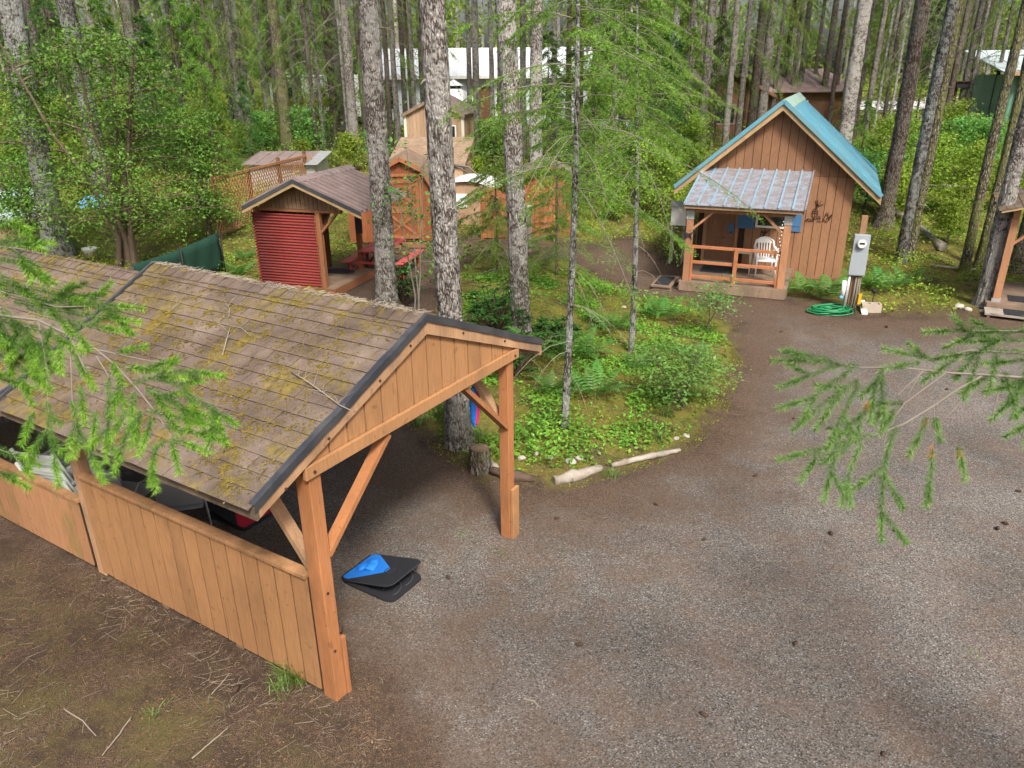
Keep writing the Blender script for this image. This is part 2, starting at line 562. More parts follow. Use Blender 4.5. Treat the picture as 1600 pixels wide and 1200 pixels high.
M['leaf_rhodo'] = leaf_mat('rhododendron_leaf', (0.018, 0.065, 0.016), (0.065, 0.17, 0.035), 0.2)
M['fern'] = leaf_mat('fern_frond', (0.045, 0.14, 0.03), (0.14, 0.31, 0.07), 0.4)
M['maple'] = leaf_mat('maple_leaf', (0.06, 0.17, 0.035), (0.19, 0.38, 0.09), 0.4)
M['sapling'] = leaf_mat('sapling_needles', (0.06, 0.13, 0.018), (0.24, 0.38, 0.06), 0.35, 2.0)
M['meterpost'] = paint('meter_post', (0.19, 0.11, 0.06), 0.8, 0.15)
M['needlebrown'] = plain('fallen_needle', (0.15, 0.085, 0.05), 0.9, 0, 0.4, 10)
M['mossleaf'] = leaf_mat('moss_cushion', (0.085, 0.10, 0.012), (0.26, 0.25, 0.03), 0.2, 2.5)
M['rib'] = sheet_metal('porch_roof_rib', (0.22, 0.36, 0.48), (0.2, 0.22, 0.22), 0.4, 0.4, 0.1)
M['bark_far'] = bark_mat('far_bark', (0.09, 0.076, 0.065), (0.30, 0.275, 0.25), (0.38, 0.38, 0.34), 0.45)
M['stumptop'] = paint('stump_top', (0.16, 0.11, 0.07), 0.85, 0.3, 8.0, (0.06, 0.045, 0.03), 0.6)
M['deadleaf'] = leaf_mat('dead_leaf', (0.05, 0.032, 0.02), (0.22, 0.13, 0.07), 0.1, 3.0)
M['fir_bluenew'] = leaf_mat('fir_bluish_new', (0.14, 0.29, 0.085), (0.27, 0.45, 0.15), 0.35, 4.0)
M['grass'] = leaf_mat('grass_blade', (0.06, 0.13, 0.025), (0.20, 0.30, 0.08), 0.3)
M['deadneedle'] = leaf_mat('dead_needles', (0.28, 0.11, 0.03), (0.42, 0.20, 0.06), 0.3)
M['mossgeo'] = leaf_mat('moss_tuft', (0.085, 0.065, 0.012), (0.22, 0.16, 0.025), 0.2)

# ------------------------------------------------------------------ terrain
def poly_world(pts):
    return np.array([[flat(*p).x, flat(*p).y] for p in pts])


ISLAND = poly_world([(625, 640), (690, 705), (765, 752), (870, 765), (960, 740), (1070, 703), (1128, 640), (1152, 570),
                     (1150, 505), (1085, 466), (1000, 464), (930, 430), (890, 405), (760, 402), (705, 420), (690, 480), (660, 560)])
_dr = [(640, 1290), (552, 1100), (500, 1060), (330, 975), (150, 880), (0, 795), (-330, 640)]
_dr2 = [(560, 470), (545, 425), (600, 388), (700, 380), (900, 392), (985, 385), (1045, 420), (1070, 455), (1230, 470), (1330, 497), (1420, 500), (1530, 497), (1620, 500)]
DRIVE = np.concatenate([poly_world(_dr), np.array([[-9.0, 12.2], [-3.6, 13.5]]), poly_world(_dr2),
                        np.array([[17.0, 13.0], [17.0, 2.0], [12.0, -3.0], [0.0, -3.0]])])


def poly_sd(P, poly):
    """signed distance, positive inside"""
    d2 = np.full(len(P), 1e9)
    ins = np.zeros(len(P), bool)
    for i in range(len(poly)):
        a, b = poly[i], poly[(i + 1) % len(poly)]
        e = b - a
        w = P - a
        t = np.clip((w @ e) / max(e @ e, 1e-9), 0, 1)
        q = w - t[:, None] * e
        d2 = np.minimum(d2, (q ** 2).sum(1))
        c = ((a[1] > P[:, 1]) != (b[1] > P[:, 1]))
        with np.errstate(divide='ignore', invalid='ignore'):
            xi = (b[0] - a[0]) * (P[:, 1] - a[1]) / (b[1] - a[1] + 1e-12) + a[0]
        ins ^= c & (P[:, 0] < xi)
    return np.where(ins, 1, -1) * np.sqrt(d2)


def wob(x, y, s):
    return (np.sin(x * 1.7 * s + 1.3 * np.sin(y * 1.1 * s)) + np.sin(y * 2.1 * s + 1.7 * np.sin(x * 0.9 * s + 2)) +
            0.6 * np.sin((x + y) * 3.7 * s + np.sin(x * 2.9 * s))) / 2.6


def terrain(x, y):
    x = np.asarray(x, float)
    y = np.asarray(y, float)
    shp = x.shape
    x, y = x.ravel(), y.ravel()
    P = np.stack([x, y], 1)
    si = poly_sd(P, ISLAND)
    sd = poly_sd(P, DRIVE)
    t = np.clip((y - 21) / 41.0, 0, 1)
    z = 3.28 * t + 0.0
    z += np.clip((si + 0.1) / 1.2, 0, 1) * 0.10
    rough = np.clip(-sd / 2.0, 0, 1)
    z += rough * (0.05 * wob(x, y, 0.6)) + 0.006 * wob(x, y, 2.3)
    for (bx, by, h, r) in ((12.0, 21.3, 0.35, 1.1), (13.6, 20.2, 0.25, 1.0), (0.3, 15.3, 0.45, 1.0), (7.5, 25, .4, 1.6), (10.6, 27, .4, 2.0)):
        z += h * np.exp(-((x - bx) ** 2 + (y - by) ** 2) / r ** 2)
    z = np.where((y > -5), z, 0.0)
    return z.reshape(shp)


def tz(x, y):
    return float(terrain(np.array([x]), np.array([y]))[0])


def spot(px, py):
    """where the line of sight through a photo pixel meets the terrain"""
    r = ray(px, py)
    lo = None
    Y = np.concatenate([np.arange(2, 30, 0.1), np.arange(30, 140, 0.25)])
    t = Y / r.y
    zz = CAM_H + r.z * t
    g = terrain(r.x * t, Y)
    k = np.argmax(zz < g)
    if not (zz < g).any(): k = len(Y) - 1
    return Vector((r.x * t[k], Y[k], g[k]))


def spaced(a, b, d, lo, hi, grow=1.13):
    c = list(np.arange(a, b + 1e-6, d))
    s, x = d, c[-1]
    while x < hi:
        s *= grow; x += s; c.append(x)
    s, x = d, c[0]
    while x > lo:
        s *= grow; x -= s; c.insert(0, x)
    return np.array(c)


gx = spaced(-9, 14, 0.11, -170, 170)
gy = spaced(3, 24, 0.11, -40, 220)
GX, GY = np.meshgrid(gx, gy)
GZ = terrain(GX, GY)
Pxy = np.stack([GX.ravel(), GY.ravel()], 1)
SD_D = poly_sd(Pxy, DRIVE)
SD_I = poly_sd(Pxy, ISLAND)
wv = 0.25 * wob(Pxy[:, 0], Pxy[:, 1], 1.1)
A_grav = np.clip((np.minimum(SD_D, -SD_I) + wv + 0.25) / 0.9, 0, 1)
dist_edge = np.minimum(SD_D, -SD_I)
A_duff = np.exp(-np.clip(dist_edge - 0.2, 0, 9) / 1.0)
# brown needle litter lies thick under the shelter roof's far side and towards the cabin
A_duff = np.clip(A_duff + 0.75 * np.exp(-(((Pxy[:, 0] + 1.2) / 2.0) ** 2 + ((Pxy[:, 1] - 9.6) / 1.3) ** 2))
                 + 0.3 * np.clip((Pxy[:, 1] - 11.5) / 4, 0, 1), 0, 1)
A_moss = np.clip(1.0 * np.clip((SD_I + .15) / 0.4, 0, 1) + np.where(Pxy[:, 1] > 12, np.clip(-SD_D / 1.0, 0, 1), 0)
                 + np.where(Pxy[:, 1] < 7, 0.36 * np.clip(-SD_D / 1.0, 0, 1), 0), 0, 1)


def ground_material():
    m, nt, nn, lk, p = nodes_of('ground_gravel_duff_moss')
    pos = position(nt)

    def att(n):
        a = nn.new('ShaderNodeAttribute'); a.attribute_name = n
        return a.outputs['Fac']

    def n2d(scale, detail, rough, dist=0.0):
        n = nn.new('ShaderNodeTexNoise'); n.noise_dimensions = '2D'
        n.inputs['Scale'].default_value = scale; n.inputs['Detail'].default_value = detail
        n.inputs['Roughness'].default_value = rough; n.inputs['Distortion'].default_value = dist
        lk.new(pos, n.inputs['Vector'])
        return n.outputs['Fac'], n.outputs['Color']
    big, bigc = n2d(0.6, 2, 0.6)
    mid, midc = n2d(1.6, 5, 0.72)
    fine, finec = n2d(55, 3, 0.72, 2.0)
    ms = nn.new('ShaderNodeSeparateColor'); lk.new(midc, ms.inputs[0])
    fs_ = nn.new('ShaderNodeSeparateColor'); lk.new(finec, fs_.inputs[0])
    # gravel
    vor = nn.new('ShaderNodeTexVoronoi'); vor.voronoi_dimensions = '2D'; vor.inputs['Scale'].default_value = 95
    lk.new(pos, vor.inputs['Vector'])
    gsep = nn.new('ShaderNodeSeparateColor'); lk.new(vor.outputs['Color'], gsep.inputs[0])
    grav = ramp(nt, gsep.outputs[0], [(0.0, (0.034, 0.032, 0.029)), (0.22, (0.092, 0.086, 0.078)), (0.6, (0.146, 0.136, 0.124)), (0.93, (0.20, 0.188, 0.172)), (1.0, (0.37, 0.345, 0.32))])
    grav = mix(nt, 1.0, grav, ramp(nt, big, [(0.3, 0.78), (0.5, 1.0), (0.7, 1.25)]), 'MULTIPLY')
    bs = nn.new('ShaderNodeSeparateColor'); lk.new(bigc, bs.inputs[0])
    grav = mix(nt, ramp(nt, mth(nt, 'ADD', mth(nt, 'MULTIPLY', bs.outputs[1], .6), mth(nt, 'MULTIPLY', ms.outputs[1], .4)), [(0.44, 0.0), (0.6, 0.5)]), grav, mix(nt, 1.0, grav, (1.0, 1.03, 1.08), 'MULTIPLY'))
    rust = mth(nt, 'ADD', mth(nt, 'MULTIPLY', ms.outputs[2], .6), mth(nt, 'MULTIPLY', fs_.outputs[2], .45))
    grav = mix(nt, ramp(nt, rust, [(0.46, 0.0), (0.66, 0.75)]), grav, mix(nt, 0.45, (0.185, 0.113, 0.073), grav))
    # needle litter
    duff = ramp(nt, fine, [(0.28, (0.018, 0.013, 0.010)), (0.46, (0.070, 0.047, 0.034)), (0.58, (0.135, 0.088, 0.058)), (0.72, (0.29, 0.215, 0.15))])
    dm = mth(nt, 'ADD', mth(nt, 'MULTIPLY', att('duff'), 0.55), mth(nt, 'MULTIPLY', ms.outputs[0], 0.65))
    dm = mth(nt, 'ADD', dm, mth(nt, 'MULTIPLY', fs_.outputs[1], 0.28))
    grav = mix(nt, ramp(nt, dm, [(0.54, 0.04), (0.94, 0.9)]), grav, duff)
    shaded_soil = mix(nt, ramp(nt, ms.outputs[1], [(0.35, 0.0), (0.65, 0.8)]), duff, (0.045, 0.033, 0.025))  # soil tone darkened in place of tree shade on the lower-left ground
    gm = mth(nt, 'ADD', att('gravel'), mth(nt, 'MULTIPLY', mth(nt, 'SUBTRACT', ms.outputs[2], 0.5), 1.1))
    base = mix(nt, ramp(nt, gm, [(0.25, 0.0), (0.75, 1.0)]), shaded_soil, grav)
    # moss
    mcf = mth(nt, 'ADD', mth(nt, 'MULTIPLY', ms.outputs[1], 0.7), mth(nt, 'MULTIPLY', fs_.outputs[2], 0.35))
    mc = ramp(nt, mcf, [(0.32, (0.04, 0.05, 0.014)), (0.45, (0.105, 0.12, 0.024)), (0.56, (0.20, 0.185, 0.035)), (0.66, (0.13, 0.09, 0.04)), (0.8, (0.24, 0.15, 0.06))])
    mm = mth(nt, 'MULTIPLY', att('moss'), ramp(nt, mth(nt, 'ADD', mth(nt, 'MULTIPLY', ms.outputs[0], 0.7), mth(nt, 'ADD', mth(nt, 'MULTIPLY', fs_.outputs[0], 0.15), mth(nt, 'MULTIPLY', att('moss'), 0.15))), [(0.42, 0.0), (0.58, 0.9)]))
    base = mix(nt, mm, base, mc)
    lk.new(base, p.inputs['Base Color'])
    p.inputs['Roughness'].default_value = 0.95
    p.inputs['Specular IOR Level'].default_value = 0.12
    hh = mth(nt, 'ADD', mth(nt, 'MULTIPLY', vor.outputs['Distance'], 0.7), mth(nt, 'MULTIPLY', fine, 0.8))
    lk.new(bump(nt, hh, 0.8, 0.013), p.inputs['Normal'])
    return m


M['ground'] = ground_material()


def grid_mesh(name, lift, cells):
    ny, nx = GX.shape
    idx = np.arange(ny * nx).reshape(ny, nx)
    q = np.stack([idx[:-1, :-1], idx[:-1, 1:], idx[1:, 1:], idx[1:, :-1]], -1).reshape(-1, 4)
    q = q[cells]
    used = np.unique(q)
    remap = -np.ones(ny * nx, int); remap[used] = np.arange(len(used))
    q = remap[q]
    co = np.stack([GX.ravel(), GY.ravel(), GZ.ravel() + lift], 1)[used]
    me = bpy.data.meshes.new(name)
    me.vertices.add(len(co)); me.vertices.foreach_set('co', co.astype(np.float32).ravel())
    me.loops.add(len(q) * 4); me.loops.foreach_set('vertex_index', q.astype(np.int32).ravel())
    me.polygons.add(len(q)); me.polygons.foreach_set('loop_start', np.arange(0, len(q) * 4, 4, dtype=np.int32))
    me.update(calc_edges=True)
    for nm, arr in (('gravel', A_grav), ('duff', A_duff), ('moss', A_moss)):
        a = me.attributes.new(nm, 'FLOAT', 'POINT')
        a.data.foreach_set('value', arr[used].astype(np.float32))
    me.polygons.foreach_set('use_smooth', [True] * len(q))
    me.materials.append(M['ground'])
    return me


ny_, nx_ = GX.shape
cg = np.maximum.reduce([A_grav.reshape(ny_, nx_)[:-1, :-1], A_grav.reshape(ny_, nx_)[1:, 1:],
                        A_grav.reshape(ny_, nx_)[:-1, 1:], A_grav.reshape(ny_, nx_)[1:, :-1]]).ravel()
ncell = (ny_ - 1) * (nx_ - 1)
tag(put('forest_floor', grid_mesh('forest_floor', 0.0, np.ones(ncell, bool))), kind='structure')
tag(put('gravel_drive', grid_mesh('gravel_drive', 0.005, cg > 0.01)), kind='structure')

# far road strip on the right beyond the woods
rd = MB()
rp = [(19.5, 50.5), (60, 47.0), (60, 52.5), (19.5, 55.0)]
nseg = 12
for i in range(nseg):
    a, b = i / nseg, (i + 1) / nseg
    def ip(t, e):
        p0, p1 = (rp[0], rp[1]) if e == 0 else (rp[3], rp[2])
        x, y = p0[0] + (p1[0] - p0[0]) * t, p0[1] + (p1[1] - p0[1]) * t
        return (x, y, tz(x, y) + 0.09)
    rd._add([ip(a, 0), ip(b, 0), ip(b, 1), ip(a, 1)], [(0, 1, 2, 3)])
tag(rd.build('road', M['road']), kind='structure')

# ------------------------------------------------------------------ open shelter (front bay)
CP_O, CP_R = (-1.528, 4.917, 0.0), PI / 2 - 0.5553
W, L = 2.78, 3.31
XR, ZR, XL, ZL, XE, ZE = 1.38, 3.01, -0.57, 2.21, 3.33, 2.20      # ridge, left eave, right eave
random.seed(4)


def shingle_material():
    m, nt, nn, lk, p = nodes_of('asphalt_shingle')
    pos = position(nt)
    r = objrandom(nt)
    base = ramp(nt, noise(nt, pos, 2.2, 6, 0.65), [(0.3, (0.078, 0.058, 0.046)), (0.55, (0.142, 0.108, 0.087)), (0.75, (0.205, 0.162, 0.133))])
    gr = noise(nt, pos, 140, 2, 0.7)
    base = mix(nt, 0.6, base, ramp(nt, gr, [(0.3, 0.25), (0.7, 0.8)]), 'OVERLAY')
    hs = nn.new('ShaderNodeHueSaturation')
    lk.new(mth(nt, 'MULTIPLY_ADD', r, 0.2, 0.88), hs.inputs['Value'])
    lk.new(base, hs.inputs['Color'])
    a = noise(nt, pos, 1.3, 5, 0.6)
    b = noise(nt, pos, 7, 5, 0.7)
    mm = ramp(nt, mth(nt, 'ADD', mth(nt, 'MULTIPLY', a, 0.55), mth(nt, 'MULTIPLY', b, 0.5)), [(0.53, 0.0), (0.63, 1.0)])
    mcol = ramp(nt, noise(nt, pos, 11, 4, 0.7), [(0.3, (0.06, 0.05, 0.018)), (0.5, (0.15, 0.115, 0.024)), (0.7, (0.24, 0.18, 0.03))])
    col = mix(nt, mth(nt, 'MULTIPLY', mm, 0.8), hs.outputs[0], mcol)
    lk.new(col, p.inputs['Base Color'])
    p.inputs['Roughness'].default_value = 0.95
    p.inputs['Specular IOR Level'].default_value = 0.15
    lk.new(bump(nt, mth(nt, 'ADD', gr, mth(nt, 'MULTIPLY', mm, 2.0)), 0.5, 0.006), p.inputs['Normal'])
    return m


M['shingle'] = shingle_material()


def shingle_mesh(w, l, t):
    b = MB()
    vs_ = [(0.001, 0, 0), (w - 0.001, 0, 0), (w - 0.001, l, 0), (0.001, l, 0),
           (0.001, 0, t), (w - 0.001, 0, t), (w - 0.001, l, 0.002), (0.001, l, 0.002)]
    b._add(vs_, [(3, 2, 1, 0), (4, 5, 6, 7), (0, 1, 5, 4), (1, 2, 6, 5), (2, 3, 7, 6), (3, 0, 4, 7)])
    return b.mesh('shingle', M['shingle'])


EXPO, TAB = 0.141, 0.305


def shingle_slope(parent, e0, dirv, up, length, slope_len, cut=None, stuff=False, seed=1):
    """courses of tabs from the eave up; e0: eave start, dirv: along the eave, up: up the slope"""
    rng = random.Random(seed)
    dirv, up = Vector(dirv).normalized(), Vector(up).normalized()
    n = dirv.cross(up)
    if n.z < 0: n = -n
    R = Matrix((dirv, up, n)).transposed()
    flip = R.determinant() < 0
    me_cache = {}
    joined = MB()
    nc = int(slope_len / EXPO) + 1
    for c in range(nc):
        s0 = c * EXPO - 0.03
        ln = min(0.2, slope_len - s0)
        if ln < 0.03: continue
        lim = length if cut is None else cut(s0 / slope_len)
        x = -TAB * (0.5 if c % 2 else 0.0) + rng.uniform(-0.02, 0.02)
        while x < lim - 0.02:
            a, b = max(x, 0.0), min(x + TAB, lim)
            x += TAB
            if b - a < 0.03: continue
            t = 0.012 + rng.uniform(0, 0.004)
            key = (round(b - a, 2), round(ln, 2))
            P = Vector(e0) + dirv * a + up * s0 + n * (0.004 + rng.uniform(0, 0.002))
            if stuff:
                w_ = b - a
                pts = [P + dirv * u + up * v + n * h for (u, v, h) in
                       ((0.004, 0, 0), (w_ - 0.004, 0, 0), (w_ - 0.004, ln, 0), (0.004, ln, 0), (0.004, 0, t), (w_ - 0.004, 0, t), (w_ - 0.004, ln, .002), (0.004, ln, .002))]
                joined._add(pts, [(3, 2, 1, 0), (4, 5, 6, 7), (0, 1, 5, 4), (1, 2, 6, 5), (2, 3, 7, 6), (3, 0, 4, 7)])
                continue
            if key not in me_cache: me_cache[key] = shingle_mesh(key[0], key[1], 0.010)
            o = put('shingle', me_cache[key], parent)
            tilt = Matrix.Rotation(rng.uniform(-0.012, 0.012), 3, 'Z') @ Matrix.Rotation(-0.04 + rng.uniform(-0.02, 0.02), 3, 'X')
            if flip:
                Rm = Matrix((-dirv, up, n)).transposed()
                P = P + dirv * (b - a)
                o.matrix_local = Matrix.Translation(P) @ (Rm @ tilt).to_4x4()
            else:
                o.matrix_local = Matrix.Translation(P) @ (R @ tilt).to_4x4()
    if stuff:
        tag(joined.build('shingle_field', M['shingle'], parent), kind='stuff')


def ridge_caps(parent, x, z, y0, y1, sl_l, sl_r, seed=2):
    rng = random.Random(seed)
    b = MB()
    w = 0.14
    b._add([(-w, 0, -w * sl_l), (0, 0, 0), (w, 0, -w * sl_r), (-w, .2, -w * sl_l), (0, .2, 0), (w, .2, -w * sl_r),
            (-w, 0, -w * sl_l + .014), (0, 0, .016), (w, 0, -w * sl_r + .014), (-w, .2, -w * sl_l + .004), (0, .2, .006), (w, .2, -w * sl_r + .004)],
           [(6, 7, 10, 9), (7, 8, 11, 10), (0, 1, 7, 6), (1, 2, 8, 7), (0, 6, 9, 3), (2, 5, 11, 8), (3, 9, 10, 4), (4, 10, 11, 5)])
    me = b.mesh('ridge_cap', M['shingle'])
    y = y0
    while y < y1 - 0.05:
        o = put('ridge_cap', me, parent, (x, y, z + 0.006 + rng.uniform(0, 0.003)), (-0.03 + rng.uniform(-.01, .01), 0, rng.uniform(-.01, .01)))
        if y + 0.2 > y1: o.scale.y = (y1 - y) / 0.2
        y += 0.145


def moss_patches(parent, sampler, n, seed, rmin=0.004, rmax=0.013):
    """low tufted cushions, too many to count"""
    rng = np.random.default_rng(seed)
    V = []
    for i in range(n):
        p, nv = sampler(rng)
        k = rng.integers(8, 40)
        sp = rng.uniform(0.02, 0.09)
        C = np.array(p) + rng.normal(size=(k, 3)) * [sp, sp, 0.0]
        # keep on the plane
        nn_ = np.array(nv)
        C -= ((C - np.array(p)) @ nn_)[:, None] * nn_
        C += nn_ * 0.014
        for c in C:
            r = rng.uniform(rmin, rmax)
            a0 = rng.uniform(0, 6.28)
            ring = []
            t1 = np.cross(nn_, [0.3, 0.9, 0.1]); t1 /= np.linalg.norm(t1)
            t2 = np.cross(nn_, t1)
            for q in range(5):
                a = a0 + q * 1.2566
                ring.append(c + (t1 * math.cos(a) + t2 * math.sin(a)) * r * rng.uniform(.7, 1.3))
            top = c + nn_ * r * 0.45
            for q in range(5):
                V += [ring[q], ring[(q + 1) % 5], top]
    me = tri_mesh('moss', np.array(V), M['mossgeo'])
    return tag(put('moss', me, parent), kind='stuff')


def gable_boards(parent, mat, y, thick, x0, x1, bw, z_bot, top, gap=0.012):
    """vertical boards whose tops follow top(x)"""
    x = x0
    while x < x1 - 0.01:
        a, b = x + gap / 2, min(x + bw, x1) - gap / 2
        x += bw
        za, zb = top(a), top(b)
        if max(za, zb) < z_bot + 0.02: continue
        pts = []
        if min(za, zb) < z_bot + 0.005:
            # triangular end board
            if za < zb:
                xs = a + (b - a) * (z_bot - za) / (zb - za)
                pts = [(xs, y, z_bot), (b, y, z_bot), (b, y, zb)]
            else:
                xs = a + (b - a) * (za - z_bot) / (za - zb)
                pts = [(a, y, z_bot), (xs, y, z_bot), (a, y, za)]
        else:
            xm = XM if (XM is not None and a < XM < b) else None
            pts = [(a, y, z_bot), (b, y, z_bot), (b, y, zb)] + ([(xm, y, top(xm))] if xm else []) + [(a, y, za)]
        MB().prism(pts, (0, thick, 0)).build('siding_board', mat, parent)


XM = None
cp = thing('open_shelter', 'open timber shelter with mossy brown shingle roof and tan half-height board wall', 'shelter', CP_O, CP_R)
# posts
MB().box(-0.06, 0.06, -0.075, 0.075, 0, 2.16).build('post', M['post'], cp, 0.008)
MB().box(0.062, 0.105, -0.09, 0.05, 0, 0.60).build('post_block', M['post'], cp, 0.006)
MB().box(W - 0.06, W + 0.055, -0.06, 0.06, 0, 2.16).build('post', M['post'], cp, 0.008)
MB().box(W - 0.045, W + 0.085, -0.102, -0.063, 0, 0.64).build('post_block', M['panel'], cp, 0.006)
MB().box(-0.05, 0.06, L - 0.07, L + 0.07, 0, 2.16).build('post', M['raw'], cp, 0.008)
MB().box(W - 0.06, W + 0.06, L - 0.06, L + 0.06, 0, 2.16).build('post', M['post'], cp, 0.008)
# beams
MB().box(-0.1, W + 0.1, -0.1, -0.062, 2.155, 2.26).build('tie_beam', M['panel'], cp, 0.004)
MB().box(-0.1, W + 0.1, L + 0.075, L + 0.115, 2.11, 2.26).build('tie_beam', M['raw'], cp, 0.004)
for xx in (0.0, W):
    MB().box(xx - 0.045, xx + 0.045, -0.058, L + 0.07, 2.163, 2.28).build('eave_beam', M['raw'], cp)
# knee braces
MB().beam((0.06, -0.02, 1.40), (0.86, -0.02, 2.12), 0.045, 0.10, (0, 1, 0)).build('knee_brace', M['post'], cp)
MB().beam((W - 0.06, -0.02, 1.40), (1.98, -0.02, 2.12), 0.045, 0.09, (0, 1, 0)).build('knee_brace', M['post'], cp)
MB().beam((0.0, 0.075, 1.30), (0.0, 0.72, 2.16), 0.05, 0.10, (1, 0, 0)).build('knee_brace', M['raw'], cp)
MB().beam((W, 0.06, 1.45), (W, 0.68, 2.16), 0.05, 0.10, (1, 0, 0)).build('knee_brace', M['raw'], cp)
MB().beam((0.0, L - 0.07, 1.40), (0.0, L - 0.66, 2.16), 0.05, 0.10, (1, 0, 0)).build('knee_brace', M['raw'], cp)
# rafters under the roof
slL = (ZR - ZL) / (XR - XL)
slR = (ZR - ZE) / (XE - XR)
for yy in np.linspace(0.35, L - 0.1, 6):
    b = MB()
    b.beam((XL + 0.05, yy, ZL - 0.085), (XR, yy, ZR - 0.10), 0.04, 0.10)
    b.beam((XE - 0.05, yy, ZE - 0.085), (XR, yy, ZR - 0.10), 0.04, 0.10)
    b.build('rafter', M['soffit'], cp)
# roof deck
YF, YB, YBL = -0.10, 3.56, 3.22
for (xe, ze, yb2, nm) in ((XL, ZL, YBL, 'roof_deck'), (XE, ZE, YB, 'roof_deck')):
    MB().prism([(xe, YF, ze - 0.03), (XR, YF, ZR - 0.03), (XR, YB, ZR - 0.03), (xe, yb2, ze - 0.03)], (0, 0, 0.026)).build(nm, M['soffit'], cp)
lenL = math.hypot(XR - XL, ZR - ZL)
upL = Vector((XR - XL, 0, ZR - ZL)).normalized()
upR = Vector((XR - XE, 0, ZR - ZE)).normalized()
shingle_slope(cp, (XL - 0.03 * upL.x, YF, ZL - 0.03 * upL.z), (0, 1, 0), upL, YB - YF, lenL, cut=lambda t: (YBL - YF) + (YB - YBL) * max(0, t), seed=11)
shingle_slope(cp, (XE - 0.03 * upR.x, YF, ZE - 0.03 * upR.z), (0, 1, 0), upR, YB - YF, lenL, stuff=True, seed=12)
ridge_caps(cp, XR, ZR + 0.012, YF + 0.01, YB, slL, slR)
# rake fascia and drip edges
for (xe, ze, yb2) in ((XL, ZL, YBL), (XE, ZE, YB)):
    s = 1 if xe < XR else -1
    MB().prism([(xe, YF - 0.002, ze - 0.04), (XR, YF - 0.002, ZR - 0.04), (XR, YF - 0.002, ZR - 0.16), (xe, YF - 0.002, ze - 0.13)], (0, 0.036, 0)).build('rake_fascia', M['raw'], cp, 0.003)
    # wavy drip edge: short bent lengths
    b = MB()
    nseg = 14
    rr = random.Random(5 if s > 0 else 6)
    dz = [rr.uniform(-0.008, 0.008) for _ in range(nseg + 1)]
    for i in range(nseg):
        a, c = i / nseg, (i + 1) / nseg
        xa, za = xe - 0.02 * s + (XR - xe + 0.02 * s) * a, ze - 0.008 + (ZR - ze + 0.008) * a
        xb, zb = xe - 0.02 * s + (XR - xe + 0.02 * s) * c, ze - 0.008 + (ZR - ze + 0.008) * c
        za2, zb2 = za + dz[i], zb + dz[i + 1]
        o1, o2 = YF - 0.018, YF + 0.035
        b._add([(xa, o1, za2 - 0.045), (xb, o1, zb2 - 0.045), (xb, o1, zb2 + 0.022), (xa, o1, za2 + 0.022),
                (xa, o2, za2 + 0.026), (xb, o2, zb2 + 0.026), (xa, o1 + .008, za2 - .045), (xb, o1 + .008, zb2 - .045)],
               [(0, 1, 2, 3), (3, 2, 5, 4), (6, 7, 1, 0)])
    b.build('drip_edge', M['drip'], cp)
    MB().beam((xe, yb2 + 0.012, ze + 0.008), (XR, YB + 0.012, ZR + 0.008), 0.03, 0.06).build('drip_edge', M['drip'], cp)
MB().prism([(XL - 0.015, YF - 0.005, ZL - 0.115), (XL - 0.015, YF - 0.005, ZL - 0.02), (XL - 0.015, YBL, ZL - 0.02), (XL - 0.015, YBL, ZL - 0.115)], (0.035, 0, 0)).build('eave_fascia', M['rotfascia'], cp)
MB().prism([(XE + 0.015, YF - 0.005, ZE - 0.16), (XE + 0.015, YF - 0.005, ZE - 0.025), (XE + 0.015, YB, ZE - 0.025), (XE + 0.015, YB, ZE - 0.16)], (-0.035, 0, 0)).build('eave_fascia', M['raw'], cp)
MB().prism([(XR - 0.05, YF + 0.05, ZR - .04), (XR + 0.05, YF + 0.05, ZR - .04), (XR + .05, YF + 0.05, ZR - .16), (XR - .05, YF + 0.05, ZR - .16)], (0, YB - YF - .06, 0)).build('ridge_beam', M['soffit'], cp)
# gable boards
XM = XR
def gtop(x): return (ZR - 0.07 - slL * (XR - x)) if x < XR else (ZR - 0.07 - slR * (x - XR))
gable_boards(cp, M['panel'], -0.064, 0.018, -0.02, 2.86, 0.2035, 2.262, gtop, gap=.018)
MB().prism([(0.1, -0.03, 2.28), (2.7, -0.03, 2.28), (XR, -0.03, ZR - .1)], (0, -0.012, 0)).build('gable_backing', M['groove'], cp)
XM = None
# half wall: boards, dark backing seen in the grooves, cap rail
MB().box(-0.062, -0.05, 0.077, L - 0.072, 0.075, 1.215).build('wall_backing', M['groove'], cp)
nb = 16
bw = (L - 0.07 - 0.077) / nb
for i in range(nb):
    y0 = 0.077 + i * bw
    MB().box(-0.0705, -0.0635, y0 + 0.008, y0 + bw - 0.008, 0.07 + random.uniform(0, .01), 1.215).build('siding_board', M['panel'], cp)
MB().box(-0.10, 0.0, 0.079, L - 0.072, 1.218, 1.256).build('cap_rail', M['rail'], cp, 0.004)
for yy in (1.15, 2.25):
    MB().box(-0.048, 0.04, yy - .045, yy + .045, 0.0, 1.216).build('wall_stud', M['soffit'], cp)


for (bx, bz) in ((.15, 2.42), (.75, 2.67), (1.15, 2.84), (1.9, 2.73), (2.6, 2.44), (-.3, 2.22)):
    MB().tube([(bx, YF - .003, bz - .02), (bx, YF - .012, bz - .02)], .011, 8).build('bolt_head', M['iron'], cp)
for (bx, bz) in ((-.02, 2.2), (W + .02, 2.2), (-.02, .52), (W, .5), (-.02, 1.1)):
    MB().tube([(bx, -.101 if bz > 2 else -.076, bz), (bx, -.112 if bz > 2 else -.086, bz)], .012, 8).build('bolt_head', M['iron'], cp)


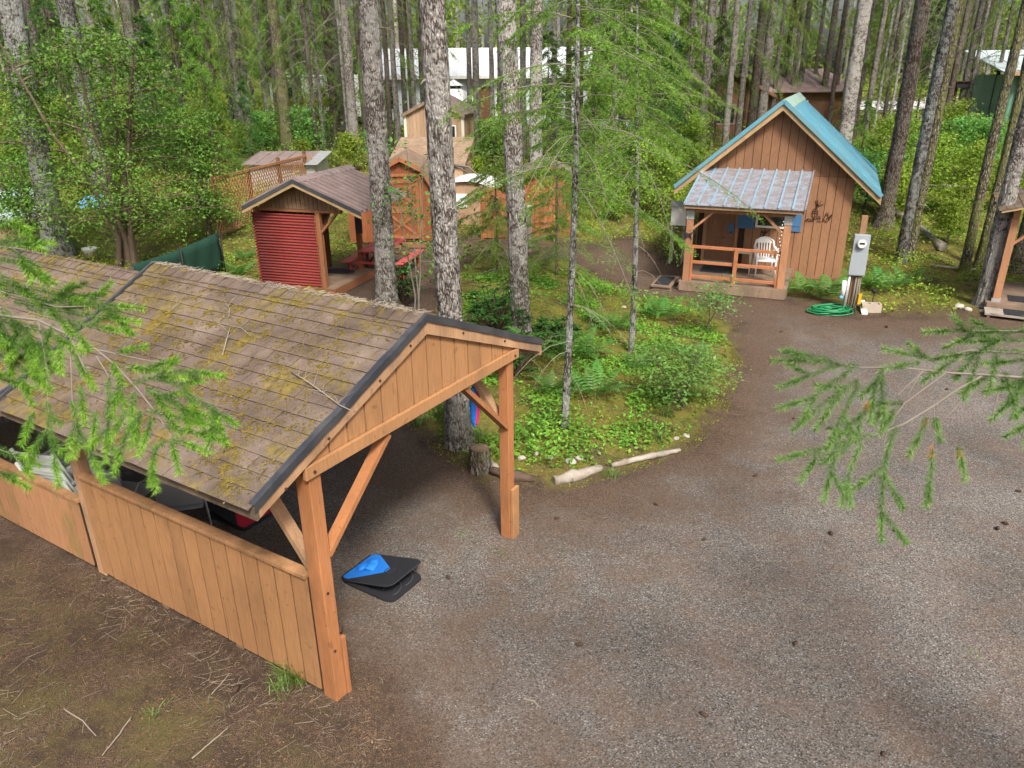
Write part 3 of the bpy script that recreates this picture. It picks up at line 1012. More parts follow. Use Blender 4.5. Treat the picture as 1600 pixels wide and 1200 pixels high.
def roof_sampler_left(rng):
    a = rng.random()
    t = 1 - rng.random() ** 1.3 * 0.9 if rng.random() < 0.5 else rng.random()
    y = YF + 0.16 + a * (YBL - YF - .25) + (YB - YBL) * t * a
    return (XL + (XR - XL) * t * .98, y, ZL + (ZR - ZL) * t * .98), (-upL.z, 0, upL.x)


moss_patches(cp, roof_sampler_left, 300, 7)

# ------------------------------------------------------------------ rear bay with lower roof
cr_ = thing('rear_shelter', 'lower shelter roofed in mossy brown shingles adjoining behind the open shelter', 'shelter', CP_O, CP_R)
Z2, ZE2, XL2, XE2 = 2.86, 2.06, -0.62, 3.33
Y2a, Y2b = 3.60, 8.3
sl2 = (Z2 - ZE2) / (XR - XL2)
up2 = Vector((XR - XL2, 0, Z2 - ZE2)).normalized()
len2 = math.hypot(XR - XL2, Z2 - ZE2)
for (xe, ze) in ((XL2, ZE2), (XE2, ZE2)):
    MB().prism([(xe, Y2a, ze - 0.03), (XR, Y2a, Z2 - 0.03), (XR, Y2b, Z2 - 0.03), (xe, Y2b, ze - 0.03)], (0, 0, 0.026)).build('roof_deck', M['soffit'], cr_)
    MB().prism([(xe, Y2a - 0.03, ze - 0.04), (XR, Y2a - 0.03, Z2 - 0.04), (XR, Y2a - 0.03, Z2 - 0.18), (xe, Y2a - 0.03, ze - 0.18)], (0, 0.028, 0)).build('rake_fascia', M['raw'], cr_)
    MB().beam((xe, Y2a - 0.035, ze + 0.004), (XR, Y2a - 0.035, Z2 + 0.004), 0.03, 0.05).build('drip_edge', M['drip'], cr_)
shingle_slope(cr_, (XL2, Y2a, ZE2), (0, 1, 0), up2, 3.6, len2, seed=21)
shingle_slope(cr_, (XL2, Y2a + 3.6, ZE2), (0, 1, 0), up2, Y2b - Y2a - 3.6, len2, stuff=True, seed=24)
shingle_slope(cr_, (XE2, Y2a, ZE2), (0, 1, 0), (XR - XE2, 0, Z2 - ZE2), Y2b - Y2a, len2, stuff=True, seed=22)
ridge_caps(cr_, XR, Z2 + 0.012, Y2a + .01, Y2b, sl2, sl2, 9)
moss_patches(cr_, lambda rng: (lambda t, a: ((XL2 + (XR - XL2) * t, Y2a + .05 + a * 4.2, ZE2 + (Z2 - ZE2) * t), (-up2.z, 0, up2.x)))(1 - rng.random() ** 1.6 * .95, rng.random()), 120, 8)
# walls: boarded half wall on the near side, full boarded back, dark inner gable
MB().box(-0.07, 0.04, 5.55, 5.68, 0, 2.1).build('post', M['raw'], cr_)
MB().box(-0.07, 0.04, 8.1, 8.22, 0, 2.1).build('post', M['raw'], cr_)
MB().box(W - .06, W + .06, 8.1, 8.22, 0, 2.1).build('post', M['raw'], cr_)
MB().box(-0.062, -0.05, L + 0.072, 8.2, 0.10, 0.86).build('wall_backing', M['groove'], cr_)
y = L + 0.075
while y < 8.0:
    MB().box(-0.0705, -0.0635, y + .008, y + .192, 0.09, 0.86).build('siding_board', M['panel_old'], cr_)
    y += 0.2
MB().box(-0.09, 0.0, L + 0.073, 8.2, 0.863, 0.90).build('cap_rail', M['rail'], cr_)
y = 0.0
for k in range(14):
    MB().box(k * .2, k * .2 + .194, 8.24, 8.26, 0.05, 2.1).build('back_board', M['brownwall'], cr_)
MB().beam((0, L + .1, 1.55), (0, L + .62, 2.0), .05, .09, (1, 0, 0)).build('knee_brace', M['raw'], cr_)
MB().box(-0.06, W + .06, Y2a + .02, Y2a + .06, 1.88, 2.02).build('tie_beam', M['soffit'], cr_)
XM = XR
gable_boards(cr_, M['soffit'], Y2a + .03, 0.015, -0.3, 3.0, 0.25, 2.022, lambda x: Z2 - .08 - sl2 * abs(XR - x))
XM = None

# ------------------------------------------------------------------ cabin with blue roof
CB_O, CB_R = (8.124, 18.131, 0.0), -0.4
cb = thing('cabin', 'small brown board cabin with bright blue metal roof and covered front porch', 'cabin', CB_O, CB_R)
cw, chw, chr_, cdep = 3.58, 2.44, 4.12, 5.1
xr = -cw / 2
slc = (4.17 - 2.13) / (0.6 + cw / 2)
MB().box(-cw + .02, -.02, 0.02, cdep, 0.1, chw).build('wall_core', M['groove'], cb)
MB().prism([(-cw + .02, .02, chw), (-.02, .02, chw), (xr, .02, chr_ - .08)], (0, cdep - .02, 0)).build('gable_core', M['groove'], cb)
bwid = cw / 18
door_x0, door_x1 = -3.40, -2.56
for i in range(18):
    a, b = -cw + i * bwid + .006, -cw + (i + 1) * bwid - .006
    if b < door_x0 or a > door_x1:
        MB().box(a, b, 0.0, 0.018, 0.08, 2.50).build('siding_board', M['cabin_low'], cb)
    else:
        MB().box(a, b, 0.0, 0.018, 2.22, 2.50).build('siding_board', M['cabin_low'], cb)
XM = xr
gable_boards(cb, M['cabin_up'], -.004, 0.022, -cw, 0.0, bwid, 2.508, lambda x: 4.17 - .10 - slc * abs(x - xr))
XM = None
# side walls, boarded as well
for i in range(24):
    a = i * cdep / 24
    MB().box(-.018, 0.0, a + .02, a + cdep / 24 + .012, 0.08, 2.5).build('siding_board', M['cabin_low'], cb)
MB().box(-cw + .001, -cw + .019, 0.022, cdep, 0.08, 2.5).build('side_wall', M['cabin_low'], cb)
MB().box(-cw - .01, .01, -.012, .012, .02, .10).build('skirt_board', M['cabin_low'], cb)
# roof panels
for s, xe in ((1, 0.6), (-1, -cw - 0.6)):
    npan = 6
    for i in range(npan):
        y0, y1 = -.3 + i * 5.68 / npan, -.3 + (i + 1) * 5.68 / npan
        b = MB()
        b.prism([(xe, y0, 2.13), (xr, y0, 4.17), (xr, y1 - .003, 4.17), (xe, y1 - .003, 2.13)], (0, 0, .03))
        for k in (0, .31, .62):
            b.beam((xe, y0 + .02 + k, 2.165), (xr, y0 + .02 + k, 4.205), .03, .022)
        b.build('roof_panel', M['bluemetal'], cb)
    MB().prism([(xe, -.296, 2.10), (xr, -.296, 4.14), (xr, -.296, 3.99), (xe, -.296, 1.95)], (0, .04, 0)).build('rake_fascia', M['cabin_trim'], cb)
    MB().beam((xe, -.315, 2.155), (xr, -.315, 4.195), .05, .09).build('rake_trim', M['bluemetal'], cb)
    MB().box(xe - .02 if s > 0 else xe, xe if s > 0 else xe + .02, -.25, 5.3, 2.0, 2.12).build('eave_fascia', M['cabin_trim'], cb)
b = MB()
b.prism([(xr - .2, -.33, 4.20 - .2 * slc), (xr, -.33, 4.20), (xr + .2, -.33, 4.20 - .2 * slc), (xr + .2, -.33, 4.235 - .2 * slc), (xr, -.33, 4.245), (xr - .2, -.33, 4.235 - .2 * slc)], (0, 5.72, 0))
b.build('ridge_cap', M['bluecap'], cb)
# porch: deck, posts, beam, braces, rails
pl, pr, pd = -3.41, -1.27, 2.07
for i in range(15):
    MB().box(pl - .12, pr + .12, -pd - .1 + i * .143, -pd - .1 + i * .143 + .137, .21, .25).build('deck_board', M['deck'], cb)
MB().box(pl - .13, pr + .13, -pd - .14, -pd - .103, .02, .245).build('deck_rim', M['deck'], cb)
MB().box(pr + .122, pr + .155, -pd - .10, -.015, .02, .245).build('deck_rim', M['deck'], cb)
MB().box(pl - .155, pl - .122, -pd - .10, -.015, .02, .245).build('deck_rim', M['deck'], cb)
for x in (pl, pr):
    MB().box(x - .075, x + .075, -pd - .075, -pd + .075, .25, 1.84).build('porch_post', M['cabin_post'], cb, .006)
    MB().box(x - .085, x + .085, -pd - .085, -pd + .085, 1.70, 1.90).build('post_bracket', M['galv'], cb)
MB().box(pl - .12, pr + .12, -pd - .05, -pd + .05, 1.86, 2.0).build('porch_beam', M['cabin_post'], cb)
for x, s in ((pl, 1), (pr, -1)):
    MB().beam((x + .05 * s, -pd - .02, 1.46), (x + .56 * s, -pd - .02, 1.93), .05, .12, (0, 1, 0)).build('knee_brace', M['cabin_post'], cb)
for z in (1.06, .70, .36):
    MB().box(pl + .07, pr - .07, -pd - .025, -pd + .02, z - .035, z + .035).build('porch_rail', M['cabin_rail'], cb, .006)
MB().box(-2.35, -2.26, -pd - .07, -pd - .03, .252, 1.09).build('rail_post', M['cabin_rail'], cb, .006)
MB().box(pr - .13, pr - .08, -pd - .05, -pd - .01, .252, 1.04).build('rail_post', M['cabin_rail'], cb, .006)
MB().box(pl + .08, pl + .13, -pd - .05, -pd - .01, .252, 1.04).build('rail_post', M['cabin_rail'], cb, .006)
px0, px1, py0, py1, pz0, pz1 = pl - .15, pr + .33, -pd - .25, -.0, 2.05, 2.60
for i in range(6):
    x = px0 + .2 + i * (px1 - px0 - .4) / 5
    MB().beam((x, py0 + .04, pz0 - .08), (x, -.02, pz1 - .08), .04, .09).build('porch_rafter', M['cabin_post'], cb)
MB().beam((px0 + .02, py0 + .02, pz0 - .045), (px1 - .02, py0 + .02, pz0 - .045), .03, .07).build('porch_fascia', M['soffit'], cb)
for i in range(9):
    a, c = px0 + i * (px1 - px0) / 9, px0 + (i + 1) * (px1 - px0) / 9
    b = MB()
    b.prism([(a, py0 - .03, pz0), (c - .002, py0 - .03, pz0), (c - .002, py1, pz1), (a, py1, pz1)], (0, 0, .012))
    for q in (.33, .66):
        b.beam((a + (c - a) * q, py0 - .03, pz0 + .013), (a + (c - a) * q, py1, pz1 + .013), .02, .008)
    pp = b.build('porch_roof_panel', M['porchmetal'], cb)
    MB().beam((a + .025, py0 - .035, pz0 + .026), (a + .025, py1, pz1 + .026), .035, .04).build('roof_rib', M['rib'], pp)
b = MB(); b.beam((px1 - .01, py0 - .04, pz0 + .01), (px1 - .01, py1, pz1 + .01), .03, .07); b.build('porch_edge_trim', M['porchmetal'], cb)
# door with raised panels, frame, lock
dr = MB().box(door_x0 + .07, door_x1 - .07, -.004, .03, .30, 2.15).build('door', M['door'], cb)
for (x0, x1) in ((-3.25, -3.02), (-2.93, -2.70)):
    for (z0, z1) in ((.45, .85), (.95, 1.4), (1.52, 2.0)):
        b = MB(); b.box(x0, x1, -.013, -.002, z0, z0 + .03); b.box(x0, x1, -.013, -.002, z1 - .03, z1)
        b.box(x0, x0 + .03, -.013, -.002, z0 + .03, z1 - .03); b.box(x1 - .03, x1, -.013, -.002, z0 + .03, z1 - .03)
        b.box(x0 + .055, x1 - .055, -.010, -.002, z0 + .055, z1 - .055)
        b.build('door_panel', M['door'], dr)
MB().tube([(-2.71, -.004, 1.06), (-2.71, -.05, 1.06)], .028, 10).build('door_knob', M['black'], dr)
MB().box(-2.78, -2.66, -.05, -.005, 1.05, 1.28).build('lock_box', M['shutter'], dr)
for (x0, x1) in ((door_x0 - .02, door_x0 + .065), (door_x1 - .065, door_x1 + .02)):
    MB().box(x0, x1, -.018, .017, .27, 2.2).build('door_frame', M['cabin_post'], cb)
MB().box(door_x0, door_x1, -.06, .016, .255, .295).build('door_sill', M['galv'], cb)
# window with shutters
wf = MB()
wx0, wx1, wz0, wz1 = -2.14, -1.36, 1.22, 1.92
wf.box(wx0, wx1, -.045, -.001, wz0, wz0 + .05); wf.box(wx0, wx1, -.045, -.001, wz1 - .05, wz1)
wf.box(wx0, wx0 + .05, -.045, -.001, wz0 + .05, wz1 - .05); wf.box(wx1 - .05, wx1, -.045, -.001, wz0 + .05, wz1 - .05)
wo = wf.build('window', M['whiteframe'], cb)
MB().box(wx0 + .05, wx1 - .05, -.02, -.006, wz0 + .05, wz1 - .05).build('pane', M['glassdark'], wo)
for (x0, x1) in ((-2.58, -2.18), (-1.32, -1.07)):
    b = MB(); b.box(x0, x1, -.03, -.001, 1.17, 1.95)
    b.box(x0 + .02, x1 - .02, -.042, -.03, 1.30, 1.36); b.box(x0 + .02, x1 - .02, -.042, -.03, 1.78, 1.84)
    b.build('shutter', M['shutter'], cb)
# things on the porch and on the wall
def on_cabin(x, y, z):
    c, s = math.cos(CB_R), math.sin(CB_R)
    return (CB_O[0] + c * x - s * y, CB_O[1] + s * x + c * y, z)


def wallart(name, label, cat, strokes, x, z, scale, r, mat, y=-.02, group=None):
    t = thing(name, label, cat, on_cabin(x, y, z), CB_R, group)
    for st in strokes:
        MB().tube([(p[0] * scale, 0, p[1] * scale) for p in st], r, 6).build('metal_strip', mat, t)
    return t


fig = [[(-.5, 0), (-.35, .12), (-.1, .05), (.05, .12)], [(-.5, 0), (-.3, -.04), (0, .0)], [(0, 0), (.05, .25), (.2, .5)], [(.05, .12), (.3, .2), (.28, -.02), (.5, -.02)],
       [(0, .1), (-.15, .45), (-.1, .75), (.1, .85), (.2, .6), (.2, .3), (.35, .35), (.42, .1)], [(-.1, .5), (.15, .55)], [(-.12, .62), (.14, .7)], [(.1, .85), (.2, 1.0), (.05, 1.0), (.1, .85)],
       [(.1, 1.0), (-.05, 1.35)], [(.12, 1.0), (.1, 1.4)], [(.15, 1.0), (.35, 1.35)], [(.18, .98), (.5, 1.15)]]
jar = [[(.75, 0), (.62, .15), (.7, .4), (.85, .45), (.95, .3), (.95, .1), (.85, -.03), (.75, 0)], [(.7, .4), (.75, .58), (.85, .58), (.85, .45)], [(.95, .3), (1.1, .5), (1.0, .15)], [(.8, .1), (.88, .3)]]
wallart('wall_ornament', 'rusty metal stick-figure ornament with feathered head on the cabin wall', 'ornament', fig + jar, -.80, 1.46, .36, .008, M['iron'])
wallart('bird_ornament', 'small dark hummingbird ornament on the wall below the cabin window', 'ornament',
        [[(0, 0), (.3, .5), (.2, .9)], [(.3, .5), (.7, .8)], [(.3, .5), (-.3, .7)], [(.0, 0), (.15, -.2)], [(.2, .9), (.4, 1.05)]], -1.93, 1.0, .17, .014, M['black'])
bt = thing('butterfly_ornament', 'dark metal butterfly ornament on the left porch post', 'ornament', on_cabin(pl, -pd - .085, 1.33), CB_R)
for s in (-1, 1):
    MB().prism([(0, 0, -.04), (.09 * s, -.02, -.1), (.05 * s, -.02, 0), (.11 * s, -.02, .09), (0, 0, .04)], (0, .006, 0)).build('wing', M['black'], bt)
# string lights down the right post
sl_ = thing('string_light', 'string of small white bulbs hanging beside the right porch post', 'string lights', on_cabin(pr - .11, -pd - .1, .95), CB_R)
pts = [(.02 * math.sin(i * 1.9), 0, i * .075) for i in range(12)]
MB().tube(pts, .004, 4).build('wire', M['black'], sl_)
for i, p in enumerate(pts):
    MB().tube([(p[0] - .008, -.012, p[2] - .012), (p[0] - .008, -.012, p[2]), (p[0] - .008, -.012, p[2] + .014)], [.006, .014, .005], 6).build('bulb', M['white'], sl_)


def doormat(name, label, x0, x1, y0, y1, z, loc=None, rot=None):
    t = MB()
    t.box(x0, x1, y0, y1, 0, .012)
    b = t.build(name, M['black'])
    n = int((x1 - x0) / .05)
    b.location = loc or on_cabin(0, 0, z); b.rotation_euler = (0, 0, CB_R if rot is None else rot)
    rb = MB()
    k = x0 + .03
    while k < x1 - .03:
        rb.box(k, k + .02, y0 + .03, y1 - .03, .0121, .016); k += .05
    rb.build('rib', M['black'], b)
    return tag(b, label, 'doormat')


doormat('doormat', 'long black doormat on the cabin porch before the door', -3.25, -2.42, -1.15, -.45, .253)
st = thing('step', 'low weathered wooden step at the left end of the cabin porch', 'step', on_cabin(-3.9, -1.85, 0), CB_R)
for i in range(3): MB().box(-.28 + i * .16, -.125 + i * .16, -.5, .5, .08, .12).build('step_board', M['deck'], st)
MB().box(-.26, .2, -.46, -.42, 0, .079).build('step_support', M['deck'], st)
MB().box(-.26, .2, .42, .46, 0, .079).build('step_support', M['deck'], st)
doormat('doormat', 'black rubber mat on the low step left of the cabin porch', -.2, .15, -.4, .4, .12, on_cabin(-3.93, -1.85, .122))


def monobloc(name, label, loc, rz, mat, group=None):
    t = thing(name, label, 'chair', loc, rz, group)
    b = MB()   # seat
    b.prism([(-.22, -.22, .42), (.22, -.22, .42), (.2, .2, .39), (-.2, .2, .39)], (0, 0, .02))
    b.prism([(-.22, -.24, .38), (.22, -.24, .38), (.22, -.22, .42), (-.22, -.22, .42)], (0, .02, .015))
    b.build('seat', mat, t)
    for sx in (-1, 1):
        MB().tube([(.23 * sx, -.24, 0), (.22 * sx, -.23, .3), (.24 * sx, -.24, .62)], [.018, .024, .022], 6).build('leg', mat, t)
        MB().tube([(.23 * sx, .28, 0), (.21 * sx, .22, .3), (.2 * sx, .2, .42)], [.018, .024, .022], 6).build('leg', mat, t)
        b = MB(); b.prism([(.21 * sx, -.26, .62), (.27 * sx, -.26, .62), (.26 * sx, .22, .64), (.2 * sx, .22, .64)], (0, 0, .02)); b.build('armrest', mat, t)
    b = MB()
    pts = [(-.2, .2, .42), (-.235, .24, .62), (-.2, .29, .78), (-.1, .315, .84), (0, .32, .855), (.1, .315, .84), (.2, .29, .78), (.235, .24, .62), (.2, .2, .42)]
    b.tube(pts, .024, 6)
    b.prism([(-.19, .285, .73), (.19, .285, .73), (.1, .31, .835), (-.1, .31, .835)], (0, .012, 0))
    bk = b.build('backrest', mat, t)
    for i in range(5):
        x = -.12 + i * .06
        MB().prism([(x - .014, .195, .41), (x + .014, .195, .41), (x * 1.1 + .016, .285, .74), (x * 1.1 - .016, .285, .74)], (0, .012, 0)).build('slat', mat, bk)
    return t


monobloc('plastic_chair', 'white plastic armchair on the cabin porch by the railing', on_cabin(-1.75, -.95, .25), CB_R + .25, M['white'])
tb = thing('side_table', 'small cream folding side table with lower shelf beside the porch chair', 'table', on_cabin(-2.25, -.92, .25), CB_R)
for z, w in ((.52, .19), (.16, .17)):
    o = MB().box(-w - .012, w + .012, -.15, .15, z - .012, z - .002).build('shelf', M['cream'], tb)
    for i in range(4):
        MB().box(-w, w, -.15 + i * .077, -.15 + i * .077 + .066, z, z + .018).build('slat', M['cream'], o)
for sx in (-1, 1):
    MB().tube([(.17 * sx, -.14, 0), (.17 * sx, .12, .52)], .011, 5).build('leg', M['cream'], tb)
    MB().tube([(.15 * sx, .14, 0), (.15 * sx, -.12, .52)], .011, 5).build('leg', M['cream'], tb)
bw_ = MB(); bw_.tube([(0, 0, 0), (0, 0, .015), (0, 0, .05)], [.05, .07, .075], 10)
tag(bw_.build('bowl', M['black'], None, loc=on_cabin(-2.17, -.95, .79)), 'small dark bowl on the cream porch side table', 'bowl')
# white bee-box like bin left of the porch
bx = thing('white_bin', 'weathered white box with flat lid on a stand left of the cabin porch', 'box', on_cabin(-4.15, .6, 0), CB_R)
MB().box(-.2, .2, -.18, .18, 1.05, 1.55).build('bin_body', M['whiteframe'], bx)
MB().box(-.25, .25, -.23, .23, 1.55, 1.62).build('lid', M['galv'], bx)
for sx in (-.16, .16):
    for sy in (-.14, .14): MB().box(sx - .025, sx + .025, sy - .025, sy + .025, 0, 1.05).build('leg', M['silverwood'], bx)

# ------------------------------------------------------------------ electric meter post, hose, block
mp = flat(1327, 486)
mt = thing('meter_pedestal', 'grey electric meter box on a wooden post right of the cabin', 'meter', (mp.x, mp.y, 0), CB_R + .1)
MB().box(-.06, .06, 0, .12, 0, 2.05).build('post', M['meterpost'], mt)
bxm = MB().box(-.155, .155, -.13, -.002, .82, 1.68).build('meter_box', M['meterbox'], mt, .006)
MB().box(-.16, .16, -.136, -.131, .84, 1.28).build('cover_plate', M['meterbox'], bxm)
MB().tube([(0, -.131, 1.50), (0, -.16, 1.50)], .105, 20).build('meter_ring', M['galv'], bxm)
MB().tube([(0, -.16, 1.50), (0, -.20, 1.50), (0, -.215, 1.50)], [.09, .088, .07], 20).build('meter_glass', M['whiteframe'], bxm)
MB().box(-.05, .05, -.222, -.217, 1.50, 1.54).build('dial', M['black'], bxm)
for x, r in ((-.12, .035), (.02, .018), (.07, .02), (.11, .016)):
    MB().tube([(x, -.06, .82), (x + .0, -.06, .4), (x - .02, -.07, 0)], r, 8).build('conduit', M['galv'] if r > .03 else M['greytwig'], mt)
MB().tube([(-.2, -.08, .34), (-.2, -.08, .68)], .045, 10).build('pipe', M['white'], mt)
MB().tube([(-.24, -.09, .30), (-.2, -.09, .34)], .045, 8).build('valve', M['tarpblue'], mt)
MB().box(.12, .18, -.12, -.06, .2, .42).build('valve', M['yellow'], mt)
hp_ = flat(1296, 489)
rng = random.Random(3)
hb = MB(); pts = []
for i in range(190):
    a = i * .33
    r = .30 + .10 * math.sin(i * .21) + rng.uniform(-.02, .02)
    pts.append((r * 1.15 * math.cos(a) + .05 * math.sin(i * .05), r * .75 * math.sin(a), .02 + .0006 * i + .015 * math.sin(i * .9)))
hb.tube(pts, .014, 5)
tag(hb.build('garden_hose', M['hose'], None, loc=(hp_.x, hp_.y, 0)), 'coiled green garden hose on the gravel below the meter box', 'hose')
kp = flat(1359, 487)
kb = MB()
for (x0, x1, y0, y1) in ((-.2, .2, -.1, -.07), (-.2, .2, .07, .1), (-.2, -.17, -.07, .07), (-.015, .015, -.07, .07), (.17, .2, -.07, .07)):
    kb.box(x0, x1, y0, y1, 0, .19)
tag(kb.build('concrete_block', M['concrete'], None, loc=(kp.x, kp.y, 0), rot=(0, 0, -.2)), 'hollow concrete block beside the coiled hose', 'block')
kp = flat(1345, 486)
tag(MB().beam((-.05, -.3, .02), (.1, .25, .16), .12, .03).build('board_offcut', M['whiteframe'], None, loc=(kp.x, kp.y, 0)), 'pale board offcut leaning against the concrete block', 'board')
kp = flat(1362, 478)
sl2_ = thing('path_light', 'small black solar path light behind the concrete block', 'lamp', (kp.x, kp.y, 0))
MB().tube([(0, 0, 0), (0, 0, .32)], .012, 6).build('stake', M['black'], sl2_)
MB().tube([(0, 0, .3), (0, 0, .36), (0, 0, .38)], [.03, .06, .04], 10).build('lamp_head', M['black'], sl2_)

# ------------------------------------------------------------------ second cabin porch at the right edge
RC_R = -.5
rc = thing('porch_cabin', 'brown cabin porch cut off by the right edge, with post, rails and shingle roof', 'cabin', (flat(1552, 484).x, flat(1552, 484).y, 0), RC_R)
MB().box(-.07, .07, -.07, .07, .2, 2.0).build('porch_post', M['cabin_post'], rc, .006)
MB().box(-.085, .085, -.085, .085, .2, .27).build('post_bracket', M['galv'], rc)
MB().box(2.1, 2.24, -.07, .07, .2, 2.0).build('porch_post', M['cabin_post'], rc)
MB().box(-.05, .06, 1.85, 1.97, .2, 2.0).build('porch_post', M['cabin_post'], rc)
for z in (1.0, .62, .3):
    MB().box(-.03, .03, .072, 1.848, z - .035, z + .035).build('porch_rail', M['cabin_rail'], rc)
for i in range(14):
    MB().box(-.15, 2.4, -.15 + i * .15, -.15 + i * .15 + .143, .16, .2).build('deck_board', M['deck'], rc)
MB().box(-.16, 2.4, -.19, -.152, .0, .198).build('deck_rim', M['deck'], rc)
MB().box(-.19, -.152, -.15, 2.0, .0, .198).build('deck_rim', M['deck'], rc)
MB().box(-.06, .06, -.12, 2.1, 2.0, 2.14).build('porch_beam', M['cabin_post'], rc)
MB().beam((.05, 0, 1.45), (.6, 0, 2.0), .05, .12, (0, 1, 0)).build('knee_brace', M['cabin_post'], rc)
MB().beam((0, .05, 1.45), (0, .6, 2.0), .05, .12, (1, 0, 0)).build('knee_brace', M['cabin_post'], rc)
MB().prism([(-.3, -.4, 2.12), (2.6, -.4, 2.95), (2.6, 2.3, 2.95), (-.3, 2.3, 2.12)], (0, 0, .05)).build('roof_deck', M['cabin_trim'], rc)
upq = Vector((2.9, 0, .83)).normalized()
shingle_slope(rc, (-.32, -.42, 2.165), (0, 1, 0), upq, 2.74, 3.0, seed=31, stuff=True)
for i in range(11):
    MB().box(2.42, 2.44, -.15 + i * .2, .044 + i * .2, .1, 2.9).build('siding_board', M['cabin_low'], rc)
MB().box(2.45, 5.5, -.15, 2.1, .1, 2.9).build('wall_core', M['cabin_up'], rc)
o_ = Vector(rc.location)
def on_rc(x, y, z):
    c, s = math.cos(RC_R), math.sin(RC_R)
    return (o_.x + c * x - s * y, o_.y + s * x + c * y, z)
st = thing('step', 'low grey plank step at the porch on the right edge', 'step', on_rc(.35, -.5, 0), RC_R)
for i in range(3): MB().box(-.55, .9, -.26 + i * .17, -.1 + i * .17, .07, .11).build('step_board', M['silverwood'], st)
for x in (-.5, .8): MB().box(x, x + .05, -.24, .22, 0, .069).build('step_support', M['deck'], st)
doormat('doormat', 'black rubber mat on the plank step at the right edge', -.2, .9, -.23, .23, .1, on_rc(.35, -.5, .112), RC_R)
doormat('doormat', 'black mat on the deck of the porch at the right edge', .25, 1.2, .1, .6, .2, on_rc(0, 0, .203), RC_R)

# ------------------------------------------------------------------ red-walled cooking pavilion
KT_O, KT_R = (-4.385, 17.366, 0.0), -0.304
kt = thing('pavilion', 'open pavilion with red corrugated wall, brown ribbed metal roof and plank deck', 'pavilion', KT_O, KT_R)
krx, krz, kel, ker, kez, ky0, ky1 = -.33, 2.70, -1.75, 1.30, 2.05, -.365, 2.2
for s, xe in ((-1, kel), (1, ker)):
    for i in range(11):
        y0, y1 = ky0 + i * (ky1 - ky0) / 11, ky0 + (i + 1) * (ky1 - ky0) / 11
        b = MB()
        b.prism([(xe, y0, kez), (krx, y0, krz), (krx, y1 - .002, krz), (xe, y1 - .002, kez)], (0, 0, .015))
        b.beam((xe, y0 + .035, kez + .04), (krx, y0 + .035, krz + .04), .06, .06)
        b.build('roof_panel', M['kroof'], kt)
    MB().prism([(xe, ky0 - .02, kez - .02), (krx, ky0 - .02, krz - .02), (krx, ky0 - .02, krz - .13), (xe, ky0 - .02, kez - .13)], (0, .03, 0)).build('rake_fascia', M['cabin_trim'], kt)
    MB().prism([(xe, ky0 - .03, kez + .03), (krx, ky0 - .03, krz + .03), (krx, ky0 - .03, krz - .06), (xe, ky0 - .03, kez - .06)], (0, .009, 0)).build('rake_trim', M['drip'], kt)
MB().prism([(krx - .18, ky0 - .03, krz - .05), (krx, ky0 - .03, krz + .03), (krx + .18, ky0 - .03, krz - .05), (krx + .18, ky0 - .03, krz - .02), (krx, ky0 - .03, krz + .06), (krx - .18, ky0 - .03, krz - .02)], (0, ky1 - ky0 + .05, 0)).build('ridge_cap', M['kroof'], kt)
XM = krx
gable_boards(kt, M['kgable'], -.06, .02, -1.5, .55, .11, 2.02, lambda x: krz - .1 - (krz - kez) / (krx - kel) * (krx - x) if x < krx else krz - .1 - (krz - kez) / (ker - krx) * (x - krx))
XM = None
for (x, y) in ((0, 0), (-1.62, 0), (0, 1.8), (-1.62, 1.8)):
    MB().box(x - .055, x + .055, y - .055, y + .055, 0, 2.0).build('post', M['kpost'], kt)
MB().box(-1.7, .6, -.045, .045, 1.95, 2.02).build('tie_beam', M['kpost'], kt)
MB().box(-1.7, .6, 1.755, 1.845, 1.95, 2.02).build('tie_beam', M['kpost'], kt)
MB().beam((0, .05, 1.5), (0, .55, 1.98), .05, .09, (1, 0, 0)).build('knee_brace', M['kpost'], kt)
MB().beam((.05, 0, 1.5), (.5, 0, 1.98), .05, .09, (0, 1, 0)).build('knee_brace', M['kpost'], kt)
# corrugated red wall: one wavy sheet
def corrugated(name, parent, mat, x0, x1, z0, z1, y, pitch, amp, vertical=False, yn=None):
    b = MB()
    n = int((z1 - z0) / pitch * 8)
    vs_, fs = [], []
    for i in range(n + 1):
        z = z0 + (z1 - z0) * i / n
        yy = y - amp * (0.5 + 0.5 * math.cos(2 * PI * (z - z0) / pitch))
        vs_ += [(x0, yy, z), (x1, yy, z), (x0, yy + .004, z), (x1, yy + .004, z)]
    for i in range(n):
        a, c = i * 4, (i + 1) * 4
        fs += [(a, a + 1, c + 1, c), (c + 2, c + 3, a + 3, a + 2), (a + 1, a + 3, c + 3, c + 1), (a + 2, a, c, c + 2)]
    b._add(vs_, fs, True)
    return b.build(name, mat, parent)
corrugated('wall_sheet', kt, M['redmetal'], -1.68, -.07, .18, 1.90, -.062, .068, .032)
lw = corrugated('wall_sheet', kt, M['redmetal'], -1.9, 0.0, .18, 1.90, -.0, .068, .032)
lw.rotation_euler = (0, 0, -PI / 2); lw.location = (-1.70, -.1, 0)
MB().box(-.066, -.056, -.09, .055, .2, 1.9).build('corner_trim', M['kpost'], kt)
for i in range(14):
    MB().box(-1.6 + i * .137, -1.6 + i * .137 + .132, -.12, 1.95, .16, .2).build('deck_board', M['deck'], kt)
MB().box(.30, .335, -.12, 1.95, .02, .2).build('deck_rim', M['kpost'], kt)
MB().box(-1.6, .335, -.155, -.122, .02, .2).build('deck_rim', M['kpost'], kt)
MB().box(-1.55, -.25, .07, .55, .84, .88).build('counter', M['galv'], kt)
for x in (-1.5, -.32): MB().box(x, x + .06, .1, .5, .2, .839).build('counter_leg', M['kpost'], kt)
MB().box(-1.6, -.9, 1.86, 1.88, .2, 1.95).build('back_board', M['kpost'], kt)
